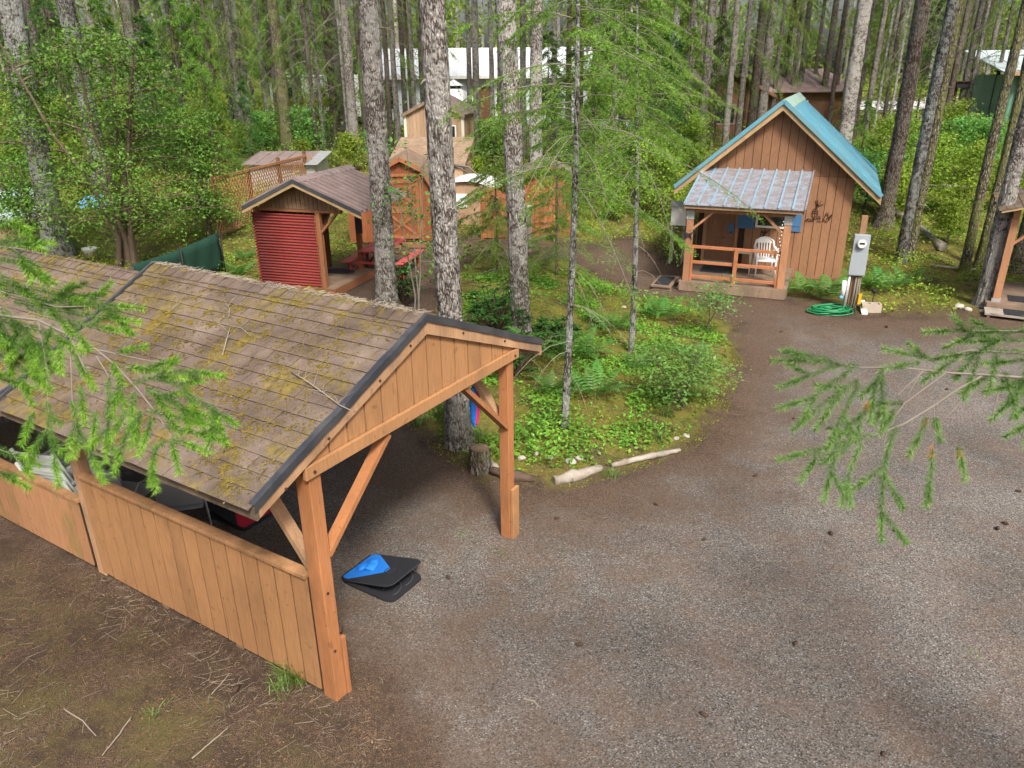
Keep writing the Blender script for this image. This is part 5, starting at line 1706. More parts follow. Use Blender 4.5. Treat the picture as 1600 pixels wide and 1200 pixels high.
MB().tube([(-.0, 0, .8), (.0, .02, .95)], .008, 5).build('strap', M['blackfab'], bg_)


# stacked pale resin chairs in the rear bay
def slat_chair(label, loc, rz, n):
    t = thing('resin_chair', label, 'chair', loc, rz, 'stacked resin chairs in the rear bay')
    sb_ = MB(); sb_.tube([(-.28, -.3, .38), (-.28, .25, .36), (-.27, .42, .85)], .022, 6); sb_.tube([(.28, -.3, .38), (.28, .25, .36), (.27, .42, .85)], .022, 6)
    fr = sb_.build('frame', M['greenchair'], t)
    for i in range(9):
        y = -.28 + i * .066
        MB().box(-.275, .275, y, y + .048, .375, .39).build('seat_slat', M['greenchair'], t)
    for i in range(8):
        f = i / 8
        MB().beam((-.27, .265 + .16 * f, .43 + .42 * f), (.27, .265 + .16 * f, .43 + .42 * f), .012, .042).build('back_slat', M['greenchair'], t)
    for sx in (-1, 1):
        MB().tube([(.28 * sx, -.3, 0), (.28 * sx, -.3, .58)], .022, 6).build('leg', M['greenchair'], t)
        MB().tube([(.28 * sx, .34, 0), (.28 * sx, .25, .4)], .022, 6).build('leg', M['greenchair'], t)
        MB().box(.26 * sx - .03, .26 * sx + .03, -.32, .3, .58, .605).build('armrest', M['greenchair'], t)
    return t


for i, wd in enumerate(('lowest', 'middle', 'topmost')):
    p = on_cp(.42, 4.35 + i * .03, i * .16)
    slat_chair('pale slatted resin chair in the rear bay, %s of the stack' % wd, p, CP_R + PI / 2 + .3, i)


def hoop_chair(label, x, y, rz):
    t = thing('wire_chair', label, 'chair', on_cp(x, y), CP_R + rz, 'grey wire-frame chairs under the shelter')
    MB().prism([(-.24, -.22, .42), (.24, -.22, .42), (.22, .2, .40), (-.22, .2, .40)], (0, 0, .015)).build('seat', M['greychair'], t, .01)
    MB().prism([(-.23, .22, .48), (.23, .22, .48), (.22, .34, .92), (-.22, .34, .92)], (0, .012, 0)).build('backrest', M['greychair'], t, .01)
    for sx in (-1, 1):
        pts = [(.27 * sx, -.3, .01), (.27 * sx, -.26, .35), (.27 * sx, -.15, .6), (.27 * sx, .1, .64), (.27 * sx, .27, .5), (.27 * sx, .2, .2), (.27 * sx, .3, .01)]
        MB().tube(pts, .011, 6).build('side_hoop', M['greychair'], t)
    MB().tube([(-.27, .3, .012), (.27, .3, .012)], .011, 5).build('cross_bar', M['greychair'], t)
    return t


hoop_chair('grey wire-frame chair inside the shelter, nearest the rear post', .72, 3.9, 1.9)
hoop_chair('grey wire-frame chair inside the shelter, nearer the red toss-game board', .95, 3.2, 2.4)
gt_ = thing('garden_table', 'round grey garden table deep inside the shelter', 'table', on_cp(1.9, 4.6), CP_R)
MB().tube([(0, 0, .68), (0, 0, .71)], [.5, .5], 24).build('table_top', M['greychair'], gt_)
for a in (0.5, 2.07, 3.64, 5.2): MB().tube([(.38 * math.cos(a), .38 * math.sin(a), 0), (.3 * math.cos(a), .3 * math.sin(a), .68)], .018, 6).build('leg', M['greychair'], gt_)

# ------------------------------------------------------------------ trees
def trunk_mesh(name, mat, h, r0, r1, seg, dz, seed, furrow=.06, flare=.5, lean=(0, 0), wave=.0):
    """tapered, furrowed trunk with a flared foot"""
    rings = max(4, int(h / dz))
    off = seed * 17.3
    a = np.arange(seg) * 2 * PI / seg
    ca, sa = np.cos(a), np.sin(a)
    V = np.zeros((rings + 1, seg, 3))
    lf = max(2.0, seg / 5)
    for i in range(rings + 1):
        z = h * i / rings
        r = r0 + (r1 - r0) * (z / h) + r0 * flare * math.exp(-z / (r0 * 1.6)) * (1 + .35 * math.sin(z * 3 + seed))
        ox = lean[0] * (z / h) + wave * math.sin(z * .55 + seed)
        oy = lean[1] * (z / h) + wave * math.cos(z * .43 + seed * 2)
        for k in range(seg):
            if furrow > 0:
                f = mnoise.noise(Vector((ca[k] * lf * .5, sa[k] * lf * .5 + off, z * 2.6)))
                f2 = mnoise.noise(Vector((ca[k] * 1.2 + off, sa[k] * 1.2, z * .9)))
                rr = r * (1 + furrow * (-abs(f) * 2.2 + .4) + .06 * f2)
            else:
                rr = r
            V[i, k] = (ox + ca[k] * rr, oy + sa[k] * rr, z - .12)
    idx = np.arange((rings + 1) * seg).reshape(rings + 1, seg)
    nx = np.roll(idx, -1, axis=1)
    q = np.stack([idx[:-1], nx[:-1], nx[1:], idx[1:]], -1).reshape(-1, 4)
    me = bpy.data.meshes.new(name)
    me.from_pydata(V.reshape(-1, 3).tolist(), [], q.tolist())
    me.polygons.foreach_set('use_smooth', [True] * len(q))
    me.materials.append(mat)
    me.update()
    return me


def conifer(seed, z0, z1, r_of, nb, ntw, npt, nl, nw, droop=.25, pitch=(-.1, .25), twig_len=.3, limb_r=.012, bare=.15, sag=.4, sides=3, trunk_r=lambda z: .05):
    """branches with side twigs and needles; returns (needle triangles, limb MB)"""
    rng = np.random.default_rng(seed)
    Ps, Ds, Ls = [], [], []
    wood = MB()
    for b in range(nb):
        z = z0 + (z1 - z0) * (b + rng.random()) / nb
        az = rng.uniform(0, 2 * PI)
        R = r_of((z - z0) / (z1 - z0)) * rng.uniform(.6, 1.15)
        p = rng.uniform(*pitch)
        out = np.array([math.cos(az), math.sin(az), 0])
        side = np.array([-math.sin(az), math.cos(az), 0])
        curl = rng.uniform(-.25, .25)
        T = np.linspace(0, 1, 7)
        ax = np.array([0, 0, z]) + np.outer(R * T * math.cos(p), out) + np.outer(curl * R * T ** 2 * .6, side)
        ax[:, 2] += R * T * math.sin(p) - droop * R * T ** 2
        ax[:, :2] += out[:2] * trunk_r(z) * .5
        wood.tube(ax.tolist(), [limb_r * (1.0 - .85 * t) * (.5 + R * .5) + .0015 for t in T], sides, False)
        t = bare + (1 - bare) * rng.random(ntw) ** .8
        base = np.stack([np.interp(t, T, ax[:, k]) for k in range(3)], 1)
        e = np.minimum(t + .05, 1.0)
        ad = unit(np.stack([np.interp(e, T, ax[:, k]) for k in range(3)], 1) - np.stack([np.interp(e - .06, T, ax[:, k]) for k in range(3)], 1))
        sg = np.where(rng.random(ntw) < .5, -1, 1)[:, None]
        sd = np.cross(ad, [0, 0, 1]) * sg
        D = unit(ad * rng.uniform(.4, 1.0, (ntw, 1)) + sd * rng.uniform(.3, 1.0, (ntw, 1)) + np.array([0, 0, -1]) * rng.uniform(-.1, .45, (ntw, 1)))
        Lg = twig_len * (1.1 - .6 * t) * rng.uniform(.6, 1.3, ntw) * (.5 + R * .4)
        Ps.append(base); Ds.append(D); Ls.append(Lg)
        Ps.append(ax[-1:]); Ds.append(ad[-1:]); Ls.append(np.array([twig_len * .6]))
    P, D, Lg = np.concatenate(Ps), np.concatenate(Ds), np.concatenate(Ls)
    return needles(rng, P, D, Lg, npt, nl, nw, sag=sag), wood


def make_tree(name, label, loc, trunk, crown=None, limbs=None, rz=0.0, sc=1.0, group=None, cat='tree', csc=None, crot=None):
    t = thing(name, label, cat, loc, rz, group)
    put('trunk', trunk, t, scale=sc)
    if limbs is not None: tag(put('limbs', limbs, t, scale=csc or sc, rot=crot), kind='stuff')
    if crown is not None: put('crown', crown, t, scale=csc or sc, rot=crot)
    return t


# shared crowns for tall trees (they start above most of the picture) and young hemlocks
TALL = []
for s in range(4):
    nV, wd = conifer(100 + s, 6.4 + s * .4, 15.5, lambda f: 2.0 * (1 - f) ** .7 + .3, 30, 16, 8, .12, .026, .35, (-.25, .2), .55, .018, .25, .25)
    TALL.append((tri_mesh('tall_crown', nV, M['far']), wd.mesh('tall_limbs', M['greytwig'])))
LOWC = []   # sparser crowns whose lower limbs reach into the picture
for s in range(3):
    nV, wd = conifer(130 + s, 3.0, 14.5, lambda f: 2.0 * (1 - f) ** .6 + .25, 58, 22, 10, .10, .024, .45, (-.35, .1), .5, .010, .25, .3)
    LOWC.append((tri_mesh('low_crown', nV, M['hemlock'] if s else M['far']), wd.mesh('low_limbs', M['greytwig'])))
HEM = []
for s in range(4):
    hgt = 6.5
    nV, wd = conifer(160 + s, .5, hgt, lambda f: 1.75 * (1 - f) ** .8 + .12, 85, 24, 10, .085, .021, .45, (-.15, .25), .42, .009, .1, .4)
    HEM.append((tri_mesh('hemlock_crown', nV, M['hemlock'] if s % 2 else M['fir']), wd.mesh('hemlock_limbs', M['stem']),
                trunk_mesh('hemlock_trunk', M['bark_dark'], hgt, .07, .008, 8, .4, s + 40, 0)))
FARTRUNK = {}
for k, mt_ in (('grey', 'bark_far'), ('dark', 'bark_dark'), ('pale', 'bark_pale'), ('mossy', 'bark_moss'), ('lichen', 'bark_lichen')):
    FARTRUNK[k] = [trunk_mesh('far_trunk', M[mt_], 15.5, .5, .24, 14, .35, i + 3, .09, .25, wave=.06) for i in range(2)]


def ordinal(n):
    return '%d%s' % (n, 'th' if 10 <= n % 100 <= 20 else {1: 'st', 2: 'nd', 3: 'rd'}.get(n % 10, 'th'))


# (foot px, foot py, width px, bark) read off the photograph
NEAR = [
    (604, 497, 33, 'bark', 'fir_tree', 'big furrowed grey trunk rising before the red-walled pavilion'),
    (722, 697, 42, 'bark', 'fir_tree', 'big scaly grey-brown trunk standing beside the right shelter post'),
    (813, 532, 31, 'bark', 'fir_tree', 'big deeply furrowed pale grey trunk in the middle of the green island'),
    (95, 405, 36, 'bark_lichen', 'fir_tree', 'thick lichen-patched trunk at the far left behind the shelter roof'),
    (1379, 354, 23, 'bark_dark', 'fir_tree', 'leaning dark brown trunk nearest the right corner of the blue-roofed cabin'),
    (1408, 411, 17, 'bark_lichen', 'fir_tree', 'pale half of the twin trunks right of the meter box'),
    (1419, 408, 14, 'bark_moss', 'fir_tree', 'darker mossy half of the twin trunks right of the meter box'),
    (1507, 426, 15, 'bark_moss', 'fir_tree', 'slender trunk with mossy foot left of the right-edge porch'),
    (1529, 418, 13, 'bark_moss', 'fir_tree', 'thin mossy trunk just behind the slender one near the right-edge porch'),
    (1537, 478, 25, 'bark', 'fir_tree', 'stout grey trunk touching the right-edge porch step'),
    (1592, 425, 26, 'bark_dark', 'fir_tree', 'dark stout trunk behind the right-edge porch'),
    (838, 345, 20, 'bark', 'fir_tree', 'grey trunk just right of and behind the island\'s furrowed trunk'),
    (165, 305, 26, 'bark_lichen', 'fir_tree', 'pale lichen-covered trunk behind the leafy tree at upper left'),
    (1312, 268, 22, 'bark', 'fir_tree', 'stout furrowed trunk rising behind the blue roof of the cabin'),
]
LEAN = {0: (.33, 0), 1: (-.45, 0), 2: (-.5, 0), 3: (.6, 0)}
for i, (px, py, w, bk, nm, lab) in enumerate(NEAR):
    p = spot(px, py)
    dist = (p - Vector((0, 0, CAM_H))).length
    dia = w * p.y * math.cos(PITCH) / FPX
    near = dist < 22
    seg = 44 if near else 24
    tm = trunk_mesh('trunk', M[bk], 15.0, dia * .53, dia * .38, seg, .10 if near else .2, i * 3 + 1, .14, .75, lean=LEAN.get(i, (0, 0)), wave=.03)
    cr = TALL[i % 4]
    make_tree(nm, lab, tuple(p), tm, cr[0], cr[1], csc=(.9, .9, 1.25), crot=(0, 0, i * 1.7), group='big conifer trunks')
    tr_o = COL.objects[-1]
    rs = random.Random(i + 500)
    root = [o for o in COL.objects if o.get('label') == lab][0]
    ln_ = LEAN.get(i, (0, 0))
    for k in range(9 if near else 5):      # broken limb stubs
        z = rs.uniform(1.2, 6.8); a = rs.uniform(0, 6.28)
        rad = (dia * .53 + (dia * .38 - dia * .53) * z / 15) * .9
        x0, y0 = ln_[0] * z / 15 + math.cos(a) * rad, ln_[1] * z / 15 + math.sin(a) * rad
        Lq = rs.choice((.06, .1, .16, .35))
        MB().tube([(x0, y0, z), (x0 + math.cos(a) * Lq * .6, y0 + math.sin(a) * Lq * .6, z - .02), (x0 + math.cos(a) * Lq, y0 + math.sin(a) * Lq, z - .03 - Lq * .3)], [.016, .011, .006], 6).build('branch_stub', M['greytwig'], root)

# thinner trunks further back, foot positions read off the photograph
MIDT = [(92, 222, 12, 'grey'), (120, 212, 14, 'dark'), (238, 236, 17, 'grey'), (252, 222, 9, 'dark'), (300, 232, 15, 'grey'), (318, 230, 11, 'dark'),
        (385, 240, 9, 'grey'), (425, 226, 12, 'grey'), (440, 218, 9, 'grey'), (453, 248, 19, 'mossy'), (470, 225, 8, 'grey'), (498, 248, 7, 'dark'), (527, 234, 13, 'dark'),
        (537, 228, 13, 'grey'), (548, 255, 5, 'pale'), (558, 256, 15, 'grey'), (574, 242, 9, 'dark'),
        (614, 252, 8, 'dark'), (624, 240, 9, 'grey'), (637, 226, 8, 'dark'), (652, 242, 7, 'grey'), (664, 215, 9, 'grey'),
        (736, 226, 8, 'grey'), (748, 266, 11, 'grey'), (864, 268, 9, 'grey'), (886, 262, 9, 'dark'), (925, 262, 12, 'lichen'), (955, 268, 10, 'grey'), (972, 240, 8, 'grey'),
        (1042, 256, 12, 'lichen'), (1068, 232, 9, 'grey'), (1092, 250, 14, 'grey'), (1130, 246, 10, 'grey'), (1150, 238, 9, 'grey'), (1170, 220, 13, 'dark'), (1186, 216, 15, 'grey'),
        (1216, 206, 8, 'dark'), (1240, 208, 9, 'grey'), (1262, 204, 6, 'dark'), (1278, 212, 10, 'dark'), (1298, 210, 5, 'grey'),
        (1345, 244, 9, 'grey'), (1359, 240, 4, 'pale'), (1372, 238, 6, 'dark'), (1381, 242, 4, 'pale'), (1390, 240, 4, 'pale'), (1438, 232, 5, 'pale'),
        (1470, 222, 9, 'dark'), (1491, 220, 11, 'grey'), (1500, 222, 6, 'pale'), (1455, 226, 6, 'grey'), (1568, 240, 8, 'grey'), (1545, 262, 9, 'mossy'),
        (682, 232, 6, 'grey'), (702, 228, 7, 'dark'), (770, 242, 8, 'grey'), (782, 236, 6, 'dark'), (818, 248, 10, 'grey'), (905, 240, 8, 'dark'), (1008, 246, 8, 'grey'), (1112, 228, 7, 'dark'), (1202, 214, 7, 'grey'), (1228, 212, 6, 'grey'),
        (1290, 226, 7, 'dark'), (645, 224, 5, 'dark'), (508, 240, 6, 'grey'), (1535, 226, 6, 'grey'), (1412, 230, 5, 'pale'), (1330, 232, 6, 'grey'), (180, 226, 10, 'grey'), (350, 236, 8, 'dark'), (40, 222, 10, 'dark')]
ZONES = [(0, 345, 'behind the leafy left tree'), (345, 590, 'above the red-walled pavilion'),
         (590, 770, 'before the pale house'), (770, 1080, 'behind the drooping saplings'),
         (1080, 1305, 'behind the blue-roofed cabin'), (1305, 1700, 'right of the blue-roofed cabin')]
ADJ = {'grey': 'slim grey conifer', 'dark': 'slim dark conifer', 'pale': 'thin pale bare tree', 'mossy': 'moss-tinged conifer', 'lichen': 'lichen-grey conifer'}
rng = random.Random(12)
cnt = {}
for (px, py, w, k) in sorted(MIDT):
    p = spot(px, py)
    dist = (p - Vector((0, 0, CAM_H))).length
    s = w * p.y * math.cos(PITCH) / FPX * 1.1           # trunk mesh is about one metre across
    zi = [z for z in ZONES if z[0] <= px < z[1]][0][2]
    cnt[zi, k] = cnt.get((zi, k), 0) + 1
    cr = rng.choice(TALL + TALL + LOWC) if (590 < px < 900 or 1080 < px < 1300 or px > 1450) else rng.choice(TALL + LOWC if w > 8 else LOWC)
    lab = '%s %s, %s of its kind from left' % (ADJ[k], zi, ordinal(cnt[zi, k]))
    make_tree('conifer_tree' if k != 'pale' else 'pale_tree', lab, tuple(p), rng.choice(FARTRUNK[k]), cr[0] if k != 'pale' else None, cr[1],
              rng.uniform(0, 6.28), (s, s, 1.0), 'slender trunks of the woods', csc=(rng.uniform(.7, 1.0),) * 2 + (rng.uniform(.95, 1.25),))

# woods beyond: more trees among and past the far buildings
BLD = [(-9, 6, 44, 56), (8, 20, 39, 47), (21.5, 32, 34, 45), (-15, -7.5, 45.5, 49), (1.5, 8, 39.5, 43), (18, 60, 46, 56)]
far_pts = []
tries = 0
while len(far_pts) < 95 and tries < 4000:
    tries += 1
    y = rng.uniform(38, 88)
    x = rng.uniform(-.78, .80) * y
    if any(a - .6 < x < b + .6 and c - .6 < y < d_ + .6 for a, b, c, d_ in BLD): continue
    if any((x - q[0]) ** 2 + (y - q[1]) ** 2 < 3.0 for q in far_pts): continue
    if y < 47 and (-10 < x < 6 or 9 < x < 19 or 17 < x < 34): continue
    far_pts.append((x, y))
far_pts.sort(key=lambda q: q[0] / q[1])
FZ = [(-1, -.42, 'at the far left'), (-.42, -.2, 'left of the pale house'), (-.2, .1, 'around the pale house'),
      (.1, .4, 'around the brown house'), (.4, 1, 'at the far right')]
cnt = {}
for (x, y) in far_pts:
    k = rng.choice(['grey', 'grey', 'dark', 'lichen'])
    zi = [z for z in FZ if z[0] <= x / y < z[1]][0][2]
    cnt[zi, k] = cnt.get((zi, k), 0) + 1
    s = rng.uniform(.2, .42)
    cr = rng.choice(LOWC + LOWC + TALL)
    make_tree('distant_tree', 'distant %s tree %s, %s of its kind from left' % ({'grey': 'grey-stemmed', 'dark': 'dark-stemmed', 'lichen': 'pale-stemmed'}[k], zi, ordinal(cnt[zi, k])),
              (x, y, tz(x, y)), rng.choice(FARTRUNK[k]), cr[0], cr[1], rng.uniform(0, 6.28), (s, s, rng.uniform(1.0, 1.3)), 'trees of the distant woods', csc=(rng.uniform(.9, 1.4),) * 2 + (rng.uniform(1.0, 1.4),))

# wood that closes the view, read as one mass
rngn = np.random.default_rng(77)
fv, fw = [], MB()
for i in range(150):
    a = rngn.uniform(-.85, .85)
    r = rngn.uniform(92, 128)
    x, y = r * math.sin(a), r * math.cos(a)
    z = 3.2
    hh = rngn.uniform(18, 26)
    fw.tube([(x, y, z), (x + rngn.normal() * .3, y, z + hh)], [rngn.uniform(.2, .4), .06], 5, False)
    m = 420
    zz = z + hh * (rngn.random(m) ** .8) * 1.0
    rad = 3.2 * (1.08 - (zz - z) / hh) * np.sqrt(rngn.random(m)) + .3
    an = rngn.random(m) * 6.283
    C = np.stack([x + rad * np.cos(an), y + rad * np.sin(an), zz], 1)
    fv.append(leaves(rngn, C, .75, .3, .3, .45))
fo = thing('far_woods', 'far green woods closing the view behind the houses', 'woods')
fo['kind'] = 'stuff'
del fo['category']
tag(put('far_foliage', tri_mesh('far_foliage', np.concatenate(fv), M['far']), fo), kind='stuff')
tag(fw.build('far_trunks', M['bark_pale'], fo), kind='stuff')

# young hemlocks: understory
YOUNG = [(55, 250, 1.0, 0), (200, 262, 1.05, 1), (262, 275, .95, 2), (340, 268, 1.0, 3), (395, 262, .55, 0), (20, 330, .75, 1), (520, 262, .35, 2), (300, 240, 1.3, 3), (120, 245, 1.2, 0),
         (470, 215, .8, 1), (855, 300, .85, 0), (925, 330, .75, 1), (1020, 320, .85, 2), (1065, 262, .85, 3),
         (965, 262, 1.2, 0), (900, 275, 1.0, 3), (1010, 262, 1.05, 1), (1110, 236, .9, 2), (1055, 225, 1.3, 1), (1345, 222, 1.0, 3), (1425, 216, 1.0, 0), (1335, 300, .5, 1), (1045, 262, .8, 0)]
cnt = {}
for (px, py, sc, v) in sorted(YOUNG):
    p = spot(px, py)
    zi = [z for z in ZONES if z[0] <= px < z[1]][0][2]
    cnt[zi] = cnt.get(zi, 0) + 1
    h = HEM[v]
    make_tree('young_hemlock', 'young feathery green hemlock %s, %s from the left' % (zi, ordinal(cnt[zi])), tuple(p), h[2], h[0], h[1], px * .37, sc, 'young hemlocks of the understory')

# the drooping saplings in the middle
def sapling(label, px, py, h, r0, seed, z0, rmax, nb, lean, mat='hemlock'):
    p = spot(px, py)
    tm = trunk_mesh('trunk', M['bark_lichen' if h > 5 else 'bark_dark'], h, r0, .012, 16, .12, seed, .08, .3, lean=lean, wave=.05)
    nV, wd = conifer(seed, z0, h, lambda f: rmax * (1 - f) ** .55 + .28, nb, 46, 22, .034, .0085, .34, (-.3, .3), .32, .006, .08, .6, 4, lambda z: r0)
    t = thing('hemlock_sapling', label, 'tree', tuple(p))
    put('trunk', tm, t)
    ln = Matrix.Identity(4); ln[0][2] = lean[0] / h; ln[1][2] = lean[1] / h
    me = tri_mesh('crown', nV, M[mat]); me.transform(ln)
    put('crown', me, t)
    m2 = wd.mesh('limbs', M['greytwig']); m2.transform(ln)
    put('limbs', m2, t)
    # bare dead twigs below the crown
    rr = random.Random(seed)
    dt = MB()
    for i in range(14):
        z = rr.uniform(.8, h * .6); a = rr.uniform(0, 6.28); Lq = rr.uniform(.4, 1.3)
        x0, y0 = lean[0] * z / h, lean[1] * z / h
        pts = [(x0 + math.cos(a) * Lq * q, y0 + math.sin(a) * Lq * q, z + .12 * Lq * q - .75 * Lq * q * q) for q in (0, .25, .5, .75, 1)]
        dt.tube(pts, [.005, .0045, .0035, .0025, .0015], 4, False)
        for q in (.5, .8):
            sx = rr.uniform(-.3, .3)
            b0 = Vector(pts[2 if q < .6 else 3])
            dt.tube([b0, b0 + Vector((sx, rr.uniform(-.3, .3), -.25)) * Lq * .5], [.003, .0015], 3, False)
    tag(dt.build('dead_twigs', M['twigpale'], t), kind='stuff')
    return t


sapling('tall slim sapling with drooping boughs in the front middle of the island', 885, 674, 7.6, .058, 301, 3.3, 1.5, 66, (0, 0), 'sapling')
sapling('slim sapling with drooping boughs at the back of the island near the drive', 985, 553, 6.6, .06, 302, 3.3, 1.6, 62, (-.2, 0), 'sapling')
sapling('bushy young hemlock at the back of the island by the orange fence', 775, 432, 3.0, .035, 303, .1, 1.0, 85, (0, 0))
sapling('thin young hemlock between the furrowed trunk and the orange gabled shed', 868, 430, 4.2, .04, 304, .4, 1.1, 80, (.05, .1))

# ------------------------------------------------------------------ broadleaf trees and shrubs
def broadleaf(name, label, loc, h, spread, n_stem, n_leaf, size, mat, seed, cat='tree', group=None, stem_r=.06, low=.25, bark='stem', up=.6):
    rng_ = np.random.default_rng(seed)
    rr = random.Random(seed)
    t = thing(name, label, cat, loc, 0, group)
    tips = []
    st = MB(); lb = MB()
    for s in range(n_stem):
        a = rr.uniform(0, 6.28)
        tilt = rr.uniform(.1, .5) * spread
        pts = [Vector((math.cos(a) * .06 * s, math.sin(a) * .06 * s, -.05))]
        for q in range(1, 7):
            f = q / 6
            pts.append(Vector((math.cos(a) * tilt * f ** 1.3 + rr.uniform(-.06, .06) * spread * .4, math.sin(a) * tilt * f ** 1.3 + rr.uniform(-.06, .06) * spread * .4, h * f * rr.uniform(.92, 1.0))))
        st.tube(pts, [stem_r * (1 - .13 * q) for q in range(7)], 7, False)
        for q in range(10):
            f = rr.uniform(low, 1)
            k = min(5, int(f * 6)); b0 = pts[k].lerp(pts[k + 1], f * 6 - k)
            az = rr.uniform(0, 6.28); Lb = spread * rr.uniform(.35, .85) * (1.15 - .6 * f)
            bp = [b0 + Vector((math.cos(az) * Lb * u, math.sin(az) * Lb * u, Lb * (.45 * u - .35 * u * u) + rr.uniform(-.03, .03))) for u in (0, .33, .66, 1)]
            lb.tube(bp, [stem_r * .32, stem_r * .24, stem_r * .16, stem_r * .08], 4, False)
            tips += [bp[1].lerp(bp[2], .5), bp[2], bp[3], bp[2].lerp(bp[3], .5)]
            for w_ in range(3):
                e = bp[rr.choice((1, 2))]
                v = Vector((rr.uniform(-1, 1), rr.uniform(-1, 1), rr.uniform(-.2, .6))) * Lb * .45
                lb.tube([e, e + v * .5, e + v], [stem_r * .14, stem_r * .1, stem_r * .05], 3, False)
                tips += [e + v * .6, e + v]
    T = np.array([tuple(v) for v in tips])
    k = rng_.integers(0, len(T), n_leaf)
    C = T[k] + rng_.normal(size=(n_leaf, 3)) * np.array([.14, .14, .09]) * spread ** .5
    C[:, 2] = np.maximum(C[:, 2], .04)
    st.build('stems', M[bark], t)
    tag(lb.build('limbs', M[bark], t), kind='stuff')
    put('crown', tri_mesh('crown', leaves(rng_, C, size * (.6 + .8 * rng_.random(n_leaf) ** 1.5), up, jitter=.1), M[mat]), t)
    return t


p = spot(205, 428)
broadleaf('leafy_tree', 'many-stemmed leafy green tree behind the shelter roof at left', tuple(p), 5.7, 3.7, 6, 19000, .09, 'leaf', 51, stem_r=.085, low=.12, bark='stem', up=.4)
p = spot(330, 372)
broadleaf('leafy_tree', 'bushy dark green tree just left of the red-walled pavilion', tuple(p), 3.6, 1.7, 3, 9000, .085, 'leaf', 52, stem_r=.06, low=.1, up=.4)
p = spot(60, 400)
broadleaf('leafy_tree', 'leafy shrub around the thick lichen-patched trunk at far left', tuple(p), 2.9, 1.5, 4, 6500, .085, 'leaf', 53, stem_r=.05, low=.1, up=.4)
p = flat(1065, 640)
broadleaf('vine_maple', 'low light green vine maple at the island edge by the drive', (p.x, p.y, .02), 1.0, 1.15, 5, 2400, .062, 'maple', 54, 'shrub', stem_r=.016, low=.35, up=1.2)
p = flat(1105, 520)
broadleaf('vine_maple', 'thin spreading shrub reaching over the drive towards the cabin porch', (p.x, p.y, .02), 1.0, .95, 3, 800, .062, 'maple', 55, 'shrub', stem_r=.014, low=.4, up=1.2)
p = spot(655, 505)
broadleaf('tall_shrub', 'tall thin-stemmed shrub with scattered round leaves between the first two big trunks', tuple(p), 3.6, .95, 3, 420, .10, 'maple', 56, 'shrub', stem_r=.022, low=.3, bark='greytwig', up=.7)
p = spot(700, 470)
broadleaf('tall_shrub', 'thin-stemmed leafy shrub behind the scaly trunk near the picnic table', tuple(p), 2.2, .9, 3, 700, .085, 'leaf', 57, 'shrub', stem_r=.018, low=.2, up=.7)


def rhododendron(label, loc, h, spread, n_tip, seed, llen=.13):
    rr = random.Random(seed)
    t = thing('rhododendron', label, 'shrub', loc)
    st = MB()
    lf = MB()
    for i in range(n_tip):
        a = rr.uniform(0, 6.28); r = spread * math.sqrt(rr.random()); z = h * rr.uniform(.45, 1.0) * (1.1 - .45 * (r / spread) ** 2)
        tip = Vector((math.cos(a) * r, math.sin(a) * r, z))
        st.tube([(0, 0, -.02), tip * .4 + Vector((0, 0, .06)), tip], [.018, .012, .006], 4, False)
        a0 = rr.uniform(0, 6.28)
        for q in range(rr.randint(7, 10)):
            az = a0 + q * 2 * PI / 8.5
            el = rr.uniform(-.15, .55)
            d_ = Vector((math.cos(az) * math.cos(el), math.sin(az) * math.cos(el), math.sin(el)))
            s_ = d_.cross(Vector((0, 0, 1))).normalized()
            Lq = llen * rr.uniform(.75, 1.15); wq = Lq * .17
            m1 = tip + d_ * Lq * .35 - Vector((0, 0, .004)); m2 = tip + d_ * Lq * .72 - Vector((0, 0, .012)); e = tip + d_ * Lq - Vector((0, 0, .03))
            up_ = Vector((0, 0, .012))
            lf._add([tip, m1 + s_ * wq + up_, m2 + s_ * wq * .9 + up_, e, m2 - s_ * wq * .9 + up_, m1 - s_ * wq + up_, m1, m2],
                    [(0, 6, 1), (6, 7, 2, 1), (7, 3, 2), (0, 5, 6), (6, 5, 4, 7), (7, 4, 3)], True)
    st.build('stems', M['stem'], t)
    lf.build('foliage', M['leaf_rhodo'], t)
    return t


p = flat(632, 480); rhododendron('glossy rhododendron beside the first big trunk near the picnic table', (p.x, p.y, 0), .95, .45, 42, 61)
p = spot(778, 528); rhododendron('glossy rhododendron between the two right big trunks above the shelter ridge', tuple(p), 1.0, .62, 80, 62)
p = spot(868, 545); rhododendron('glossy dark rhododendron just right of the furrowed island trunk', tuple(p), .55, .45, 45, 63)
p = spot(806, 590); rhododendron('dark rhododendron behind the right shelter post', tuple(p), .75, .5, 45, 64)

# leafy shrubs of the understory: three kinds, copied
SHR = []
for s_i in range(3):
    proto = broadleaf('understory_shrub', '', (0, 0, 0), 1.5 + .5 * s_i, .9 + .25 * s_i, 4, 2600 + 500 * s_i, .10, 'leaf_far' if s_i != 1 else 'maple', 400 + s_i, 'shrub', stem_r=.02, low=.15, up=.6)
    SHR.append([(c.name.split('.')[0], c.data) for c in proto.children])
    for c in list(proto.children): bpy.data.objects.remove(c)
    bpy.data.objects.remove(proto)
SPX = [(30, 300), (110, 275), (70, 262), (190, 300), (250, 250), (330, 250), (380, 245), (420, 250), (470, 260), (500, 235), (440, 235), (555, 270), (590, 262), (595, 235), (480, 248),
       (740, 300), (770, 275), (790, 255), (850, 275), (905, 285), (950, 300), (1000, 290), (1040, 300), (1080, 265), (960, 345), (1035, 345), (1080, 232),
       (1345, 262), (1370, 275), (1400, 262), (1430, 268), (1450, 290), (1475, 262), (1500, 275), (1530, 290), (1460, 245), (1510, 248), (1550, 262), (1580, 300), (1395, 300), (1440, 330), (1500, 340), (1480, 380), (1390, 345), (1350, 330), (1560, 330), (1420, 245)]
